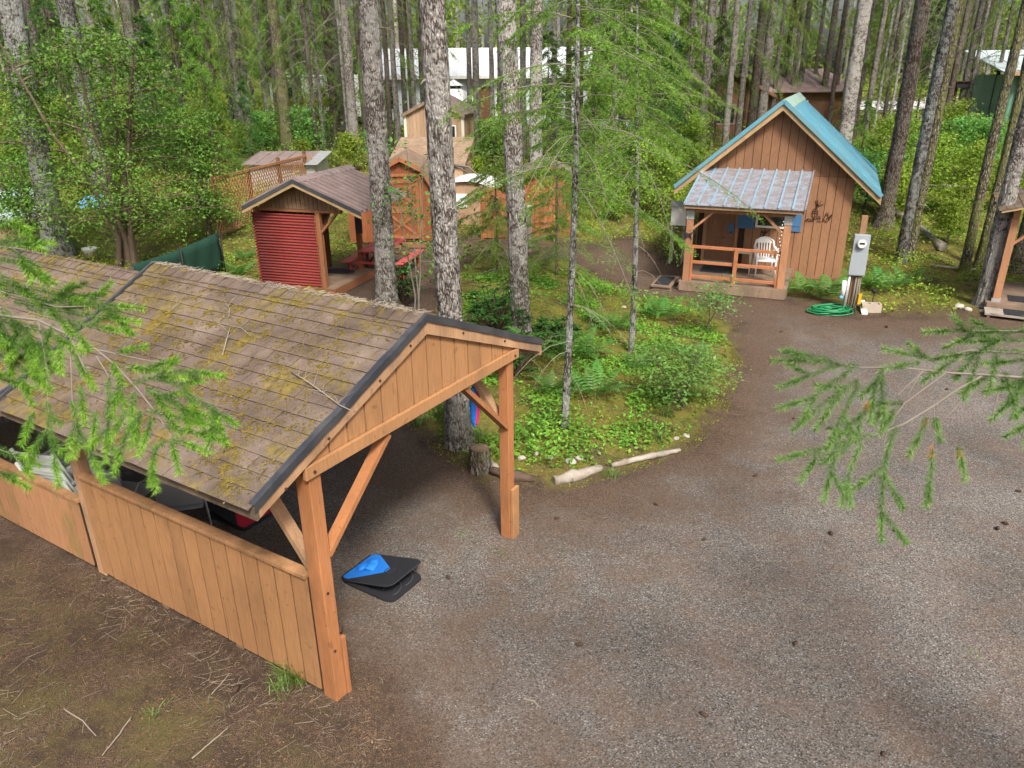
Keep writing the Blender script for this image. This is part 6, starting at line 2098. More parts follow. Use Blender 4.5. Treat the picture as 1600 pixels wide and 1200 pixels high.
SZ = [(0, 345, 'behind the leafy left tree'), (345, 610, 'above the red-walled pavilion'), (610, 830, 'behind the island trunks'), (830, 1100, 'behind the drooping saplings'), (1100, 1320, 'behind the blue-roofed cabin'), (1320, 1700, 'right of the blue-roofed cabin')]
cnt = {}
rr = random.Random(33)
for k_, (px, py) in enumerate(sorted(SPX)):
    zi = [z for z in SZ if z[0] <= px < z[1]][0][2]
    cnt[zi] = cnt.get(zi, 0) + 1
    p = spot(px, py)
    t = thing('understory_shrub', 'leafy light green shrub %s, %s from left' % (zi, ordinal(cnt[zi])), 'shrub', tuple(p), rr.uniform(0, 6.28), 'shrubs of the understory')
    sc_ = rr.uniform(.7, 1.25)
    for nm, me in SHR[k_ % 3]: put(nm, me, t, scale=sc_)

# ferns
def frond_mesh(L_, droop, seed):
    rr = random.Random(seed)
    b = MB()
    n = 15
    pts = []
    for i in range(n + 1):
        f = i / n
        pts.append(Vector((L_ * f * (1 - .2 * f), 0, L_ * (1.0 * f - droop * 1.25 * f * f))))
    b.tube(pts[::3], [.004, .0035, .003, .0025, .002, .001][:len(pts[::3])], 3, False)
    for i in range(2, n + 1):
        f = i / n
        pl_ = L_ * .26 * math.sin(PI * min(1, .12 + f * .9)) ** .8 * (1.12 - f) + .012
        d = (pts[i] - pts[i - 1]).normalized()
        for s in (-1, 1):
            sv = Vector((0, s, 0)) * .93 + d * .38 - Vector((0, 0, .12))
            wv_ = d * L_ * .026
            p0 = pts[i]
            mid = p0 + sv * pl_ * .5
            b._add([p0 - wv_ * .5, mid - wv_ * .9, p0 + sv * pl_ - Vector((0, 0, pl_ * .15)), mid + wv_ * .9, p0 + wv_ * .5], [(0, 1, 3, 4), (1, 2, 3)])
    return b.mesh('frond', M['fern'])


FR = [frond_mesh(1.0, .42 + .06 * i, i) for i in range(4)]


def fern(label, loc, L_, n, seed, group):
    rr = random.Random(seed)
    t = thing('fern', label, 'fern', loc, 0, group)
    for i in range(n):
        put('frond', rr.choice(FR), t, (0, 0, 0), (rr.uniform(-.1, .1), rr.uniform(-.25, .2), i * 6.283 / n + rr.uniform(-.25, .25)), L_ * rr.uniform(.75, 1.1))
    return t


FERNS = [(845, 560, 1.0, 'large fern right of the shelter gable at the foot of the furrowed trunk'), (930, 620, .9, 'fern just right of the slim front sapling'),
         (905, 560, .85, 'fern in the middle of the island behind the front sapling'), (955, 520, .85, 'fern left of the rear island sapling'),
         (1035, 500, .8, 'fern at the back right rim of the island'), (1085, 560, .5, 'fern beside the vine maple on the island'),
         (1000, 575, .5, 'fern at the foot of the rear island sapling'), (860, 615, .55, 'fern behind the right shelter post towards the island'),
         (1255, 458, .8, 'fern against the cabin wall right of the porch'), (1290, 468, 1.0, 'large fern under the wall ornament beside the hose'),
         (1348, 452, .95, 'fern right of the meter post'), (1385, 455, .85, 'fern farther right of the meter post'), (1415, 445, .8, 'fern before the twin trunks'),
         (385, 405, .6, 'fern under the lattice fence end'), (372, 432, .7, 'fern beside the green screen'), (560, 372, .5, 'fern behind the pavilion deck'),
         (1135, 455, .35, 'small fern before the cabin porch rim'), (690, 600, .5, 'fern left of the scaly trunk under the gable'), (1450, 330, .7, 'fern on the mossy slope behind the twin trunks'),
         (1490, 370, .6, 'fern on the slope between the right-hand trunks')]
for i, (px, py, L_, lab) in enumerate(FERNS):
    fern(lab, tuple(spot(px, py)), L_, 9 + i % 3, 70 + i, 'ferns')

# ------------------------------------------------------------------ ground cover and litter (uncountable)
rngn = np.random.default_rng(5)


def scatter(n, x0, x1, y0, y1, dens):
    P = np.stack([rngn.uniform(x0, x1, n), rngn.uniform(y0, y1, n)], 1)
    return P[rngn.random(n) < dens(P)]


def clumpy(P, s, thr, soft=.25):
    v = np.array([mnoise.noise(Vector((x * s, y * s, 3.1))) for x, y in P])
    return np.clip((v - thr) / soft, 0, 1)


# island: low leafy plants
P = scatter(60000, -2, 4.2, 8.3, 19, lambda P: np.clip((poly_sd(P, ISLAND) - .05) / .35, 0, 1))
P = P[rngn.random(len(P)) < .06 + .94 * clumpy(P, 1.1, -.1, .25) * np.clip((poly_sd(P, ISLAND) + .1) / .8, .15, 1)]
zz = terrain(P[:, 0], P[:, 1]) + rngn.random(len(P)) ** 1.6 * (.05 + .22 * clumpy(P, .8, -.05, .5)) + .01
tag(put('island_ground_cover', tri_mesh('island_ground_cover', leaves(rngn, np.column_stack([P, zz]), .062, 1.2), M['leaf_bright'])),
    'low bright green leafy ground cover on the island', None, None, 'stuff')
# cushions of moss: yellow-green on the island rim, at the lower left and along the wood's edge
def mossd(P):
    sd = poly_sd(P, DRIVE); si = poly_sd(P, ISLAND)
    d = np.where(si > -.12, 1.0, np.where(sd < -.15, np.where(P[:, 1] > 12, .8, .55), 0))
    return d * (.15 + .85 * clumpy(P, 1.6, -.02, .25))
P = np.concatenate([scatter(70000, -2, 4.2, 8.2, 17, mossd), scatter(60000, -13, 14, 14, 24, mossd)])
tag(put('moss_cushions', tri_mesh('moss_cushions', leaves(rngn, np.column_stack([P, terrain(P[:, 0], P[:, 1]) + .004 + .016 * rngn.random(len(P))]), .026, .5), M['mossleaf'])),
    'yellow-green moss cushions on the ground', None, None, 'stuff')
# woods: rank undergrowth
def und(P):
    sd = poly_sd(P, DRIVE); si = poly_sd(P, ISLAND)
    m = np.where((sd < -.4) & (si < -.3), 1.0, 0.0)
    for a, b, c, d_ in BLD + [(-6.3, -3.2, 17.0, 20.0), (-4.3, -2.1, 22, 25.2)]:
        m[(P[:, 0] > a) & (P[:, 0] < b) & (P[:, 1] > c) & (P[:, 1] < d_)] = 0
    m[(P[:, 1] < 12.5)] = 0
    for (O_, R_, a, b, c, d_) in ((CB_O, CB_R, -4.3, .15, -2.4, 5.3), ((rc.location.x, rc.location.y), RC_R, -.6, 6, -.9, 2.4)):
        dx, dy = P[:, 0] - O_[0], P[:, 1] - O_[1]
        lx = dx * math.cos(R_) + dy * math.sin(R_); ly = -dx * math.sin(R_) + dy * math.cos(R_)
        m[(lx > a) & (lx < b) & (ly > c) & (ly < d_)] = 0
    m[(P[:, 1] > 58)] *= .5
    return m
P = scatter(330000, -48, 52, 13, 75, lambda P: und(P) * np.clip(1.1 - np.abs(P[:, 0]) / (P[:, 1] * .80 + .1), 0, 1) ** .3)
P = P[np.abs(P[:, 0]) < P[:, 1] * .8 + 1]
cl = clumpy(P, .45, -.22, .5)
P = P[rngn.random(len(P)) < .10 + .9 * cl]
cl = clumpy(P, .45, -.1, .5)
dist = np.linalg.norm(P, axis=1)
zz = terrain(P[:, 0], P[:, 1]) + rngn.random(len(P)) ** 1.4 * (.10 + .75 * cl) * np.clip((P[:, 1] - 14) / 10, .35, 1.2)
V = leaves(rngn, np.column_stack([P, zz]), np.clip(dist * .0036, .06, .2), .8)
P = scatter(150000, -17, 19, 13, 31, und)
P = P[np.abs(P[:, 0]) < P[:, 1] * .75 + 1]
cl = clumpy(P, .7, -.2, .45)
P = P[rngn.random(len(P)) < .05 + .95 * cl]
cl = clumpy(P, .7, -.1, .5)
zz = terrain(P[:, 0], P[:, 1]) + rngn.random(len(P)) ** 1.4 * (.06 + .42 * cl)
V = np.concatenate([V, leaves(rngn, np.column_stack([P, zz]), .075, .9)])
tag(put('undergrowth', tri_mesh('undergrowth', V, M['leaf_far'])), 'rank yellow-green undergrowth covering the forest floor', None, None, 'stuff')

# dead leaves and bark scraps under the trees
P = scatter(30000, -16, 17, 13, 30, lambda P: und(P) * .8)
tag(put('leaf_litter', tri_mesh('leaf_litter', leaves(rngn, np.column_stack([P, terrain(P[:, 0], P[:, 1]) + .012 + .02 * rngn.random(len(P))]), .06, 3.0), M['deadleaf'])), 'brown dead leaves and scraps on the forest floor', None, None, 'stuff')
# fallen needles, twigs and chips on the ground
def sticks(P, z, lmin, lmax, r, mat, name, label, lift=.006):
    n = len(P)
    a = rngn.random(n) * 6.283
    Ld = lmin + (lmax - lmin) * rngn.random(n) ** 2.2
    d = np.stack([np.cos(a), np.sin(a), rngn.normal(size=n) * .06], 1)
    s = np.stack([-np.sin(a), np.cos(a), np.zeros(n)], 1) * (r * (.6 + .8 * rngn.random(n)))[:, None]
    up = np.array([0, 0, 1.0]) * r
    c = np.column_stack([P, z + lift])
    bend = s * rngn.normal(size=(n, 1)) * 3
    A, Bq, Cq = c - d * Ld[:, None] / 2, c + bend, c + d * Ld[:, None] / 2
    tri = []
    for (u, v) in ((A, Bq), (Bq, Cq)):
        tri.append(np.stack([u - s, v - s, v + up, u - s, v + up, u + up], 1).reshape(-1, 3))
        tri.append(np.stack([u + up, v + up, v + s, u + up, v + s, u + s], 1).reshape(-1, 3))
    return tag(put(name, tri_mesh(name, np.concatenate(tri), M[mat])), label, None, None, 'stuff')


def litter_d(P):
    sd = poly_sd(P, DRIVE); si = poly_sd(P, ISLAND)
    ed = np.minimum(sd, -si)
    return np.where(ed < 0, .8, .10 + .5 * np.exp(-ed / .8))
P = scatter(14000, -8, 9, 2.6, 18, litter_d)
sticks(P, terrain(P[:, 0], P[:, 1]), .03, .16, .0016, 'twig', 'fallen_twigs', 'small brown twigs and needles littering the ground')
P = scatter(1500, -6.5, 7, 2.4, 15, litter_d)
sticks(P, terrain(P[:, 0], P[:, 1]), .03, .20, .0016, 'twigpale', 'pale_twigs', 'pale dry twigs littering the ground')
P = scatter(2600, -5.5, -.8, 2.4, 6.6, lambda P: np.where(poly_sd(P, DRIVE) < -.1, .9, 0))
P = P[rngn.random(len(P)) < clumpy(P, 1.0, .0, .3)]
sticks(P, terrain(P[:, 0], P[:, 1]), .04, .26, .0017, 'twigpale', 'dry_grass_stalks', 'pale dry stalks strewn on the ground at lower left')
P = scatter(40000, -5.5, 7.5, 2.4, 12, lambda P: litter_d(P) * (.25 + .75 * clumpy(P, .8, -.1, .4)))
sticks(P, terrain(P[:, 0], P[:, 1]), .015, .05, .0012, 'needlebrown', 'fallen_needles', 'reddish brown fir needles drifted over the ground')
P = scatter(9000, -6.2, -.6, 2.4, 6.8, lambda P: np.where(poly_sd(P, DRIVE) < .1, .15 + .85 * clumpy(P, 1.3, -.05, .3), 0))
sticks(P, terrain(P[:, 0], P[:, 1]), .02, .14, .0014, 'twig', 'broken_twigs', 'broken brown twigs thick on the ground at lower left')
P = scatter(3000, -6.2, -.6, 2.4, 6.8, lambda P: np.where(poly_sd(P, DRIVE) < .1, clumpy(P, 1.1, .0, .3), 0))
sticks(P, terrain(P[:, 0], P[:, 1]), .02, .12, .0013, 'twigpale', 'twig_chips', 'pale twig chips on the ground at lower left')
P = np.concatenate([scatter(26000, -6.2, -.6, 2.4, 6.8, lambda P: np.where(poly_sd(P, DRIVE) < .25, .2 + .8 * clumpy(P, 1.5, -.15, .4), 0)),
                    scatter(26000, -3, 7.5, 2.6, 13.5, lambda P: litter_d(P) * (.1 + .9 * clumpy(P, .9, -.05, .3)))])
tag(put('bark_scraps', tri_mesh('bark_scraps', leaves(rngn, np.column_stack([P, terrain(P[:, 0], P[:, 1]) + .008 + .006 * rngn.random(len(P))]), .008 + .022 * rngn.random(len(P)) ** 2, 1.5, aspect=.45), M['deadleaf'])), 'brown bark scraps and dead leaves scattered over the ground', None, None, 'stuff')
# loose stones of the gravel drive
def pebbles(P, z, r0, r1, mat, name, label):
    n = len(P)
    base = np.array([[1, 0, 0], [0, 1, 0], [-1, 0, 0], [0, -1, 0], [0, 0, .75]])
    F = [(0, 1, 4), (1, 2, 4), (2, 3, 4), (3, 0, 4)]
    r = r0 + (r1 - r0) * rngn.random(n) ** 3
    a = rngn.random(n) * 6.283
    ca, sa = np.cos(a), np.sin(a)
    V = base[None] * r[:, None, None] * (.7 + .6 * rngn.random((n, 5, 3)))
    X = V[..., 0] * ca[:, None] - V[..., 1] * sa[:, None]
    Y = V[..., 0] * sa[:, None] + V[..., 1] * ca[:, None]
    V = np.stack([X, Y, V[..., 2]], -1) + np.column_stack([P, z])[:, None, :]
    T = np.concatenate([V[:, f, :].reshape(-1, 3) for f in F])
    return tag(put(name, tri_mesh(name, T, M[mat])), label, None, None, 'stuff')


def gravel_mat():
    m, nt, nn, lk, p = nodes_of('loose_gravel')
    c = ramp(nt, noise(nt, position(nt), 35, 1), [(0.3, (0.05, 0.046, 0.042)), (.5, (0.115, 0.106, 0.097)), (0.78, (0.22, 0.206, 0.19))])
    lk.new(c, p.inputs['Base Color']); p.inputs['Roughness'].default_value = .9
    p.inputs['Specular IOR Level'].default_value = .15
    return m
M['gravel'] = gravel_mat()
P = scatter(45000, -3.5, 8.5, 2.5, 13, lambda P: np.clip((np.minimum(poly_sd(P, DRIVE), -poly_sd(P, ISLAND)) + .1) / .4, 0, 1) * np.clip(1.5 - P[:, 1] / 9, .15, 1))
pebbles(P, terrain(P[:, 0], P[:, 1]) + .002, .0025, .011, 'gravel', 'loose_gravel', 'loose grey gravel stones of the drive')

P = scatter(3000, -3.5, 8.0, 2.5, 12, lambda P: np.clip((np.minimum(poly_sd(P, DRIVE), -poly_sd(P, ISLAND)) + .1) / .4, 0, 1) * (.15 + .85 * clumpy(P, .6, .0, .4)))
pebbles(P, terrain(P[:, 0], P[:, 1]) + .003, .006, .02, 'gravel', 'scattered_stones', 'larger loose stones scattered over the gravel drive')

# fir cones
b = MB(); b.tube([(-.04, 0, .02), (-.02, 0, .022), (.01, 0, .022), (.04, 0, .018)], [.008, .02, .018, .006], 7)
cone = b.mesh('fir_cone', M['cone'])
CONES = [(1298, 836), (1398, 830), (1100, 845), (870, 812), (1243, 1008), (1590, 770), (1558, 828), (1240, 655), (1220, 520), (1320, 585), (1445, 580), (1385, 512), (1480, 610),
         (1570, 820), (700, 905), (905, 1010), (1100, 1120), (1380, 1180), (290, 1010), (370, 1080), (1180, 745), (1025, 790)]
rr = random.Random(8)
for (px, py) in CONES:
    p = flat(px, py)
    o = put('fir_cone', cone, None, (p.x, p.y, .006 + tz(p.x, p.y)), (0, 0, rr.uniform(0, 6.28)), rr.uniform(.7, 1.1))
    tag(o, 'small dark fir cone lying on the gravel drive' if px > 450 else 'small dark fir cone lying in the litter at lower left', 'fir cone', 'fir cones on the ground')

# stones bordering the island
stone = []
for s in range(3):
    bm = bmesh.new(); bmesh.ops.create_icosphere(bm, subdivisions=2, radius=1)
    for v in bm.verts: v.co = Vector((v.co.x * 1.2, v.co.y * .9, v.co.z * .6)) * (1 + .25 * mnoise.noise(v.co * 1.3 + Vector((s * 9, 0, 0))))
    me = bpy.data.meshes.new('stone'); bm.to_mesh(me); bm.free(); me.materials.append(M['stone']); stone.append(me)
STN = [(892, 727, .07, 'largest pale stone left of the bleached log'), (860, 721, .045, 'pale stone next to the largest one behind the log'), (905, 722, .05, 'pale stone just above the bleached log'),
       (838, 716, .04, 'small pale stone between the shelter post and the log'), (1072, 686, .05, 'pale stone at the tip of the thin bleached branch'), (1056, 691, .04, 'pale stone behind the tip of the thin bleached branch'),
       (1090, 482, .06, 'pale stone at the back rim of the island'), (975, 482, .05, 'pale stone by the rear island sapling'),
       (1062, 452, .09, 'round pale stone below the porch step'), (1078, 455, .07, 'smaller pale stone below the porch corner'), (1498, 482, .1, 'larger pale stone left of the right-edge porch'),
       (1512, 485, .08, 'pale stone left of the stout trunk'), (1535, 488, .06, 'small pale stone against the plank step at right'), (1115, 560, .04, 'pale stone on the island rim beside the drive'),
       (815, 722, .05, 'pale stone right of the right shelter post')]
for i, (px, py, r, lab) in enumerate(STN):
    p = spot(px, py)
    tag(put('stone', stone[i % 3], None, (p.x, p.y, p.z + r * .25), (0, 0, i * 1.3), r), lab, 'stone', 'pale border stones')

# stump, logs
p = flat(750, 741)
sm = thing('tree_stump', 'short dark sawn stump at the foot of the scaly trunk', 'stump', (p.x, p.y + .1, 0))
put('stump_body', trunk_mesh('stump_body', M['bark_dark'], .46, .14, .128, 26, .04, 9, .3, .2), sm)
MB().tube([(0, 0, .335), (0, 0, .342)], [.125, .118], 20).build('sawn_top', M['stumptop'], sm)


def log(name, label, pts, radii, mat, seed, seg=12, group=None):
    """crooked log with knots and split ends"""
    b = MB()
    rr_ = random.Random(seed)
    P_ = []
    R_ = []
    for i in range(len(pts) - 1):
        for k in range(5):
            f = k / 5
            q = Vector(pts[i]).lerp(Vector(pts[i + 1]), f)
            P_.append(q + Vector((rr_.uniform(-1, 1), rr_.uniform(-1, 1), rr_.uniform(-.5, .5))) * radii[i] * .12)
            R_.append((radii[i] + (radii[i + 1] - radii[i]) * f) * rr_.uniform(.9, 1.1))
    P_.append(Vector(pts[-1])); R_.append(radii[-1])
    b.tube(P_, R_, seg)
    o = b.build(name, M[mat])
    me = o.data
    for v in me.vertices:
        v.co += (Vector((0, 0, 1)) * mnoise.noise(v.co * 16) + Vector((0, 1, 0)) * mnoise.noise(v.co * 16 + Vector((5, 5, 5))) + Vector((1, 0, 0)) * mnoise.noise(v.co * 11 + Vector((2, 7, 1)))) * .5 * radii[0]
    return tag(o, label, 'log', group)


def gpt(px, py, z=0.0):
    q = flat(px, py, z); return (q.x, q.y, z)


log('bleached_log', 'thick short bleached log lying at the island edge', [gpt(866, 752, .06), gpt(895, 744, .075), gpt(938, 731, .06)], [.055, .085, .05], 'silverwood', 1)
log('bleached_branch', 'long thin bleached branch lying right of the thick log', [gpt(955, 728, .05), gpt(990, 718, .06), gpt(1025, 711, .06), gpt(1062, 703, .05)], [.03, .045, .04, .028], 'silverwood', 2, 9)
log('dark_log', 'dark rotting log behind the right shelter post beside the stump', [gpt(768, 735, .06), gpt(790, 742, .07), gpt(835, 748, .05)], [.05, .075, .05], 'darkwood', 3)
log('rotten_branch', 'pale rotten branch piece between the stump and the shelter post', [gpt(764, 722, .05), gpt(772, 730, .06), gpt(782, 740, .05)], [.04, .06, .04], 'silverwood', 4)
q0, q1, q2 = spot(1345, 313), spot(1420, 358), spot(1472, 396)
log('fallen_log', 'long pale fallen log slanting behind the trunks right of the cabin', [tuple(q0 + Vector((0, 0, .25))), tuple(q1 + Vector((0, 0, .25))), tuple(q2 + Vector((0, 0, .12)))], [.07, .1, .11], 'silverwood', 5)
q0, q1 = spot(1455, 420), spot(1526, 428)
log('fallen_branch', 'thin pale fallen branch before the slender mossy trunk at right', [tuple(q0 + Vector((0, 0, .08))), tuple(q1 + Vector((0, 0, .08)))], [.03, .035], 'silverwood', 6, 8)
q0, q1 = spot(1470, 298), spot(1520, 302)
log('fallen_log', 'grey fallen log farther up the slope among the right-hand trunks', [tuple(q0 + Vector((0, 0, .15))), tuple(q1 + Vector((0, 0, .15)))], [.1, .09], 'silverwood', 7, 8)
# lower-left stick pile pieces
for i, (a, c, r, lab) in enumerate((((100, 1108), (150, 1150), .006, 'bent pale stick at the bottom left corner'), ((205, 1120), (160, 1180), .007, 'straight brown stick at the bottom left'),
                                    ((300, 1185), (358, 1135), .006, 'pale snapped stick near the bottom left, pointing to the post'), ((330, 1085), (358, 1052), .005, 'forked pale twig before the board wall'),
                                    ((25, 990), (150, 985), .005, 'long pale twig at the left edge below the wall'), ((818, 1092), (842, 1104), .007, 'short pale chip on the gravel at bottom centre'))):
    log('fallen_stick', lab, [gpt(*a, r), gpt((a[0] + c[0]) / 2 + 4, (a[1] + c[1]) / 2 - 3, r * 1.5), gpt(*c, r)], [r, r, r * .6], 'twigpale', 20 + i, 6)


# mushroom-like lump in the litter
# grass tufts
def grass_tuft(label, loc, n, h, seed, mat='grass'):
    r_ = np.random.default_rng(seed)
    t = thing('grass_tuft', label, 'grass', loc)
    V = []
    for i in range(n):
        a = r_.uniform(0, 6.28); L_ = h * r_.uniform(.5, 1.1); o = r_.normal(size=2) * .05
        d = np.array([math.cos(a), math.sin(a)]) * r_.uniform(.25, 1.0)
        w_ = np.array([-math.sin(a), math.cos(a), 0]) * .0035
        pts = [np.array([o[0] + d[0] * L_ * f, o[1] + d[1] * L_ * f, L_ * (f * 1.0 - .55 * f * f * np.linalg.norm(d))]) for f in (0, .35, .7, 1)]
        for k in range(2): V += [pts[k] - w_, pts[k] + w_, pts[k + 1] + w_, pts[k] - w_, pts[k + 1] + w_, pts[k + 1] - w_]
        V += [pts[2] - w_, pts[2] + w_, pts[3]]
    tag(put('blades', tri_mesh('blades', np.array(V), M[mat]), t), kind='stuff')
    return t


for i, (px, py, n, h, lab) in enumerate(((470, 1060, 300, .30, 'green grass tuft at the foot of the board wall near the front post'), (440, 1075, 60, .18, 'small grass tuft left of the larger one at the wall'),
                                         (690, 655, 90, .35, 'yellow-green grass tuft left of the scaly trunk'), (745, 690, 70, .3, 'grass tuft right of the scaly trunk'), (655, 665, 70, .35, 'arching grass tuft below the shelter gable'),
                                         (955, 745, 60, .15, 'bright grass tuft in front of the bleached log'), (1030, 690, 60, .22, 'grass tuft behind the thin bleached branch'), (1040, 655, 60, .25, 'grass tuft under the vine maple'),
                                         (785, 868, 14, .08, 'tiny weed on the gravel before the right shelter post'), (727, 838, 20, .07, 'small green weed in the shelter shade'), (1522, 1025, 12, .06, 'tiny weed on the gravel at right'),
                                         (245, 1115, 24, .09, 'small green weed in the litter at bottom left'))):
    p = flat(px, py); grass_tuft(lab, (p.x, p.y, tz(p.x, p.y)), n, h, 200 + i)

# ------------------------------------------------------------------ debris on the shelter roof
def roof_pt(px, py, lift=.03):
    """point on the left roof slope under a photo pixel"""
    r = ray(px, py)
    c, s = math.cos(CP_R), math.sin(CP_R)
    n = Vector((-upL.z * c, -upL.z * s, upL.x))
    p0 = on_cp(XL, 0, ZL)
    t = (p0 - Vector((0, 0, CAM_H))).dot(n) / r.dot(n)
    return Vector((0, 0, CAM_H)) + r * t + n * lift


def roof_twig(label, pts, r, forks, seed, mat='twigpale'):
    rr_ = random.Random(seed)
    t = thing('fallen_twig', label, 'twig', tuple(roof_pt(*pts[0])))
    o = roof_pt(*pts[0])
    P_ = [roof_pt(*q, .03 + .015 * (i % 2)) - o for i, q in enumerate(pts)]
    r *= .55
    MB().tube(P_, [r * (1 - .7 * i / len(P_)) for i in range(len(P_))], 6).build('stem', M[mat], t)
    for i in range(forks):
        f = rr_.uniform(.1, .95) * (len(P_) - 1)
        k = min(len(P_) - 2, int(f)); b0 = P_[k].lerp(P_[k + 1], f - k)
        v = Vector((rr_.uniform(-1, 1), rr_.uniform(-1, 1), rr_.uniform(0, .8))) * rr_.uniform(.06, .2)
        MB().tube([b0, b0 + v * .5 + Vector((0, 0, .01)), b0 + v], [r * .4, r * .3, r * .12], 4, False).build('side_twig', M[mat], t)
    return t


roof_twig('long lichen-grey twig hanging over the front edge of the shelter roof', [(457, 585), (480, 600), (510, 620), (535, 640), (560, 650)], .012, 14, 1)
roof_twig('curled pale twig in the middle of the shelter roof', [(350, 560), (358, 535), (362, 515), (380, 518), (395, 530)], .010, 8, 2)
roof_twig('small lichen tuft twig high on the shelter roof', [(357, 478), (362, 490), (360, 500)], .009, 10, 3)
roof_twig('tangle of thin twigs near the middle of the shelter roof', [(388, 575), (398, 560), (405, 572), (395, 580)], .006, 14, 4, 'twig')
roof_twig('short white stick low on the shelter roof near the eave', [(325, 718), (333, 700), (340, 690)], .010, 4, 5)
roof_twig('thin forked twig on the left part of the shelter roof', [(268, 490), (276, 484), (283, 480)], .008, 5, 6)
roof_twig('thin twig left of centre on the shelter roof', [(440, 615), (448, 600), (470, 590)], .005, 5, 7, 'twig')
roof_twig('thin brown twig near the front rake of the shelter roof', [(420, 735), (412, 745), (405, 755)], .006, 4, 8, 'twig')
# fine litter on the roof
Pq = []
c_, s_ = math.cos(CP_R), math.sin(CP_R)
nn_ = 900
u = rngn.random(nn_); v = rngn.random(nn_)
xl = XL + (XR - XL) * u; yl = YF + .05 + (YBL - YF) * v; zl = ZL + (ZR - ZL) * u
X = CP_O[0] + c_ * xl - s_ * yl; Y = CP_O[1] + s_ * xl + c_ * yl
sticks(np.column_stack([X, Y]), zl, .02, .10, .0018, 'twig', 'roof_litter', 'fine brown needles littering the shelter roof', .022)
xl = XR + rngn.normal(size=500) * .03; yl = YF + rngn.random(500) * (YB - YF)
X = CP_O[0] + c_ * xl - s_ * yl; Y = CP_O[1] + s_ * xl + c_ * yl
sticks(np.column_stack([X, Y]), np.full(500, ZR + .02), .03, .12, .0022, 'twigpale', 'ridge_litter', 'pale dry litter along the shelter ridge', .012)

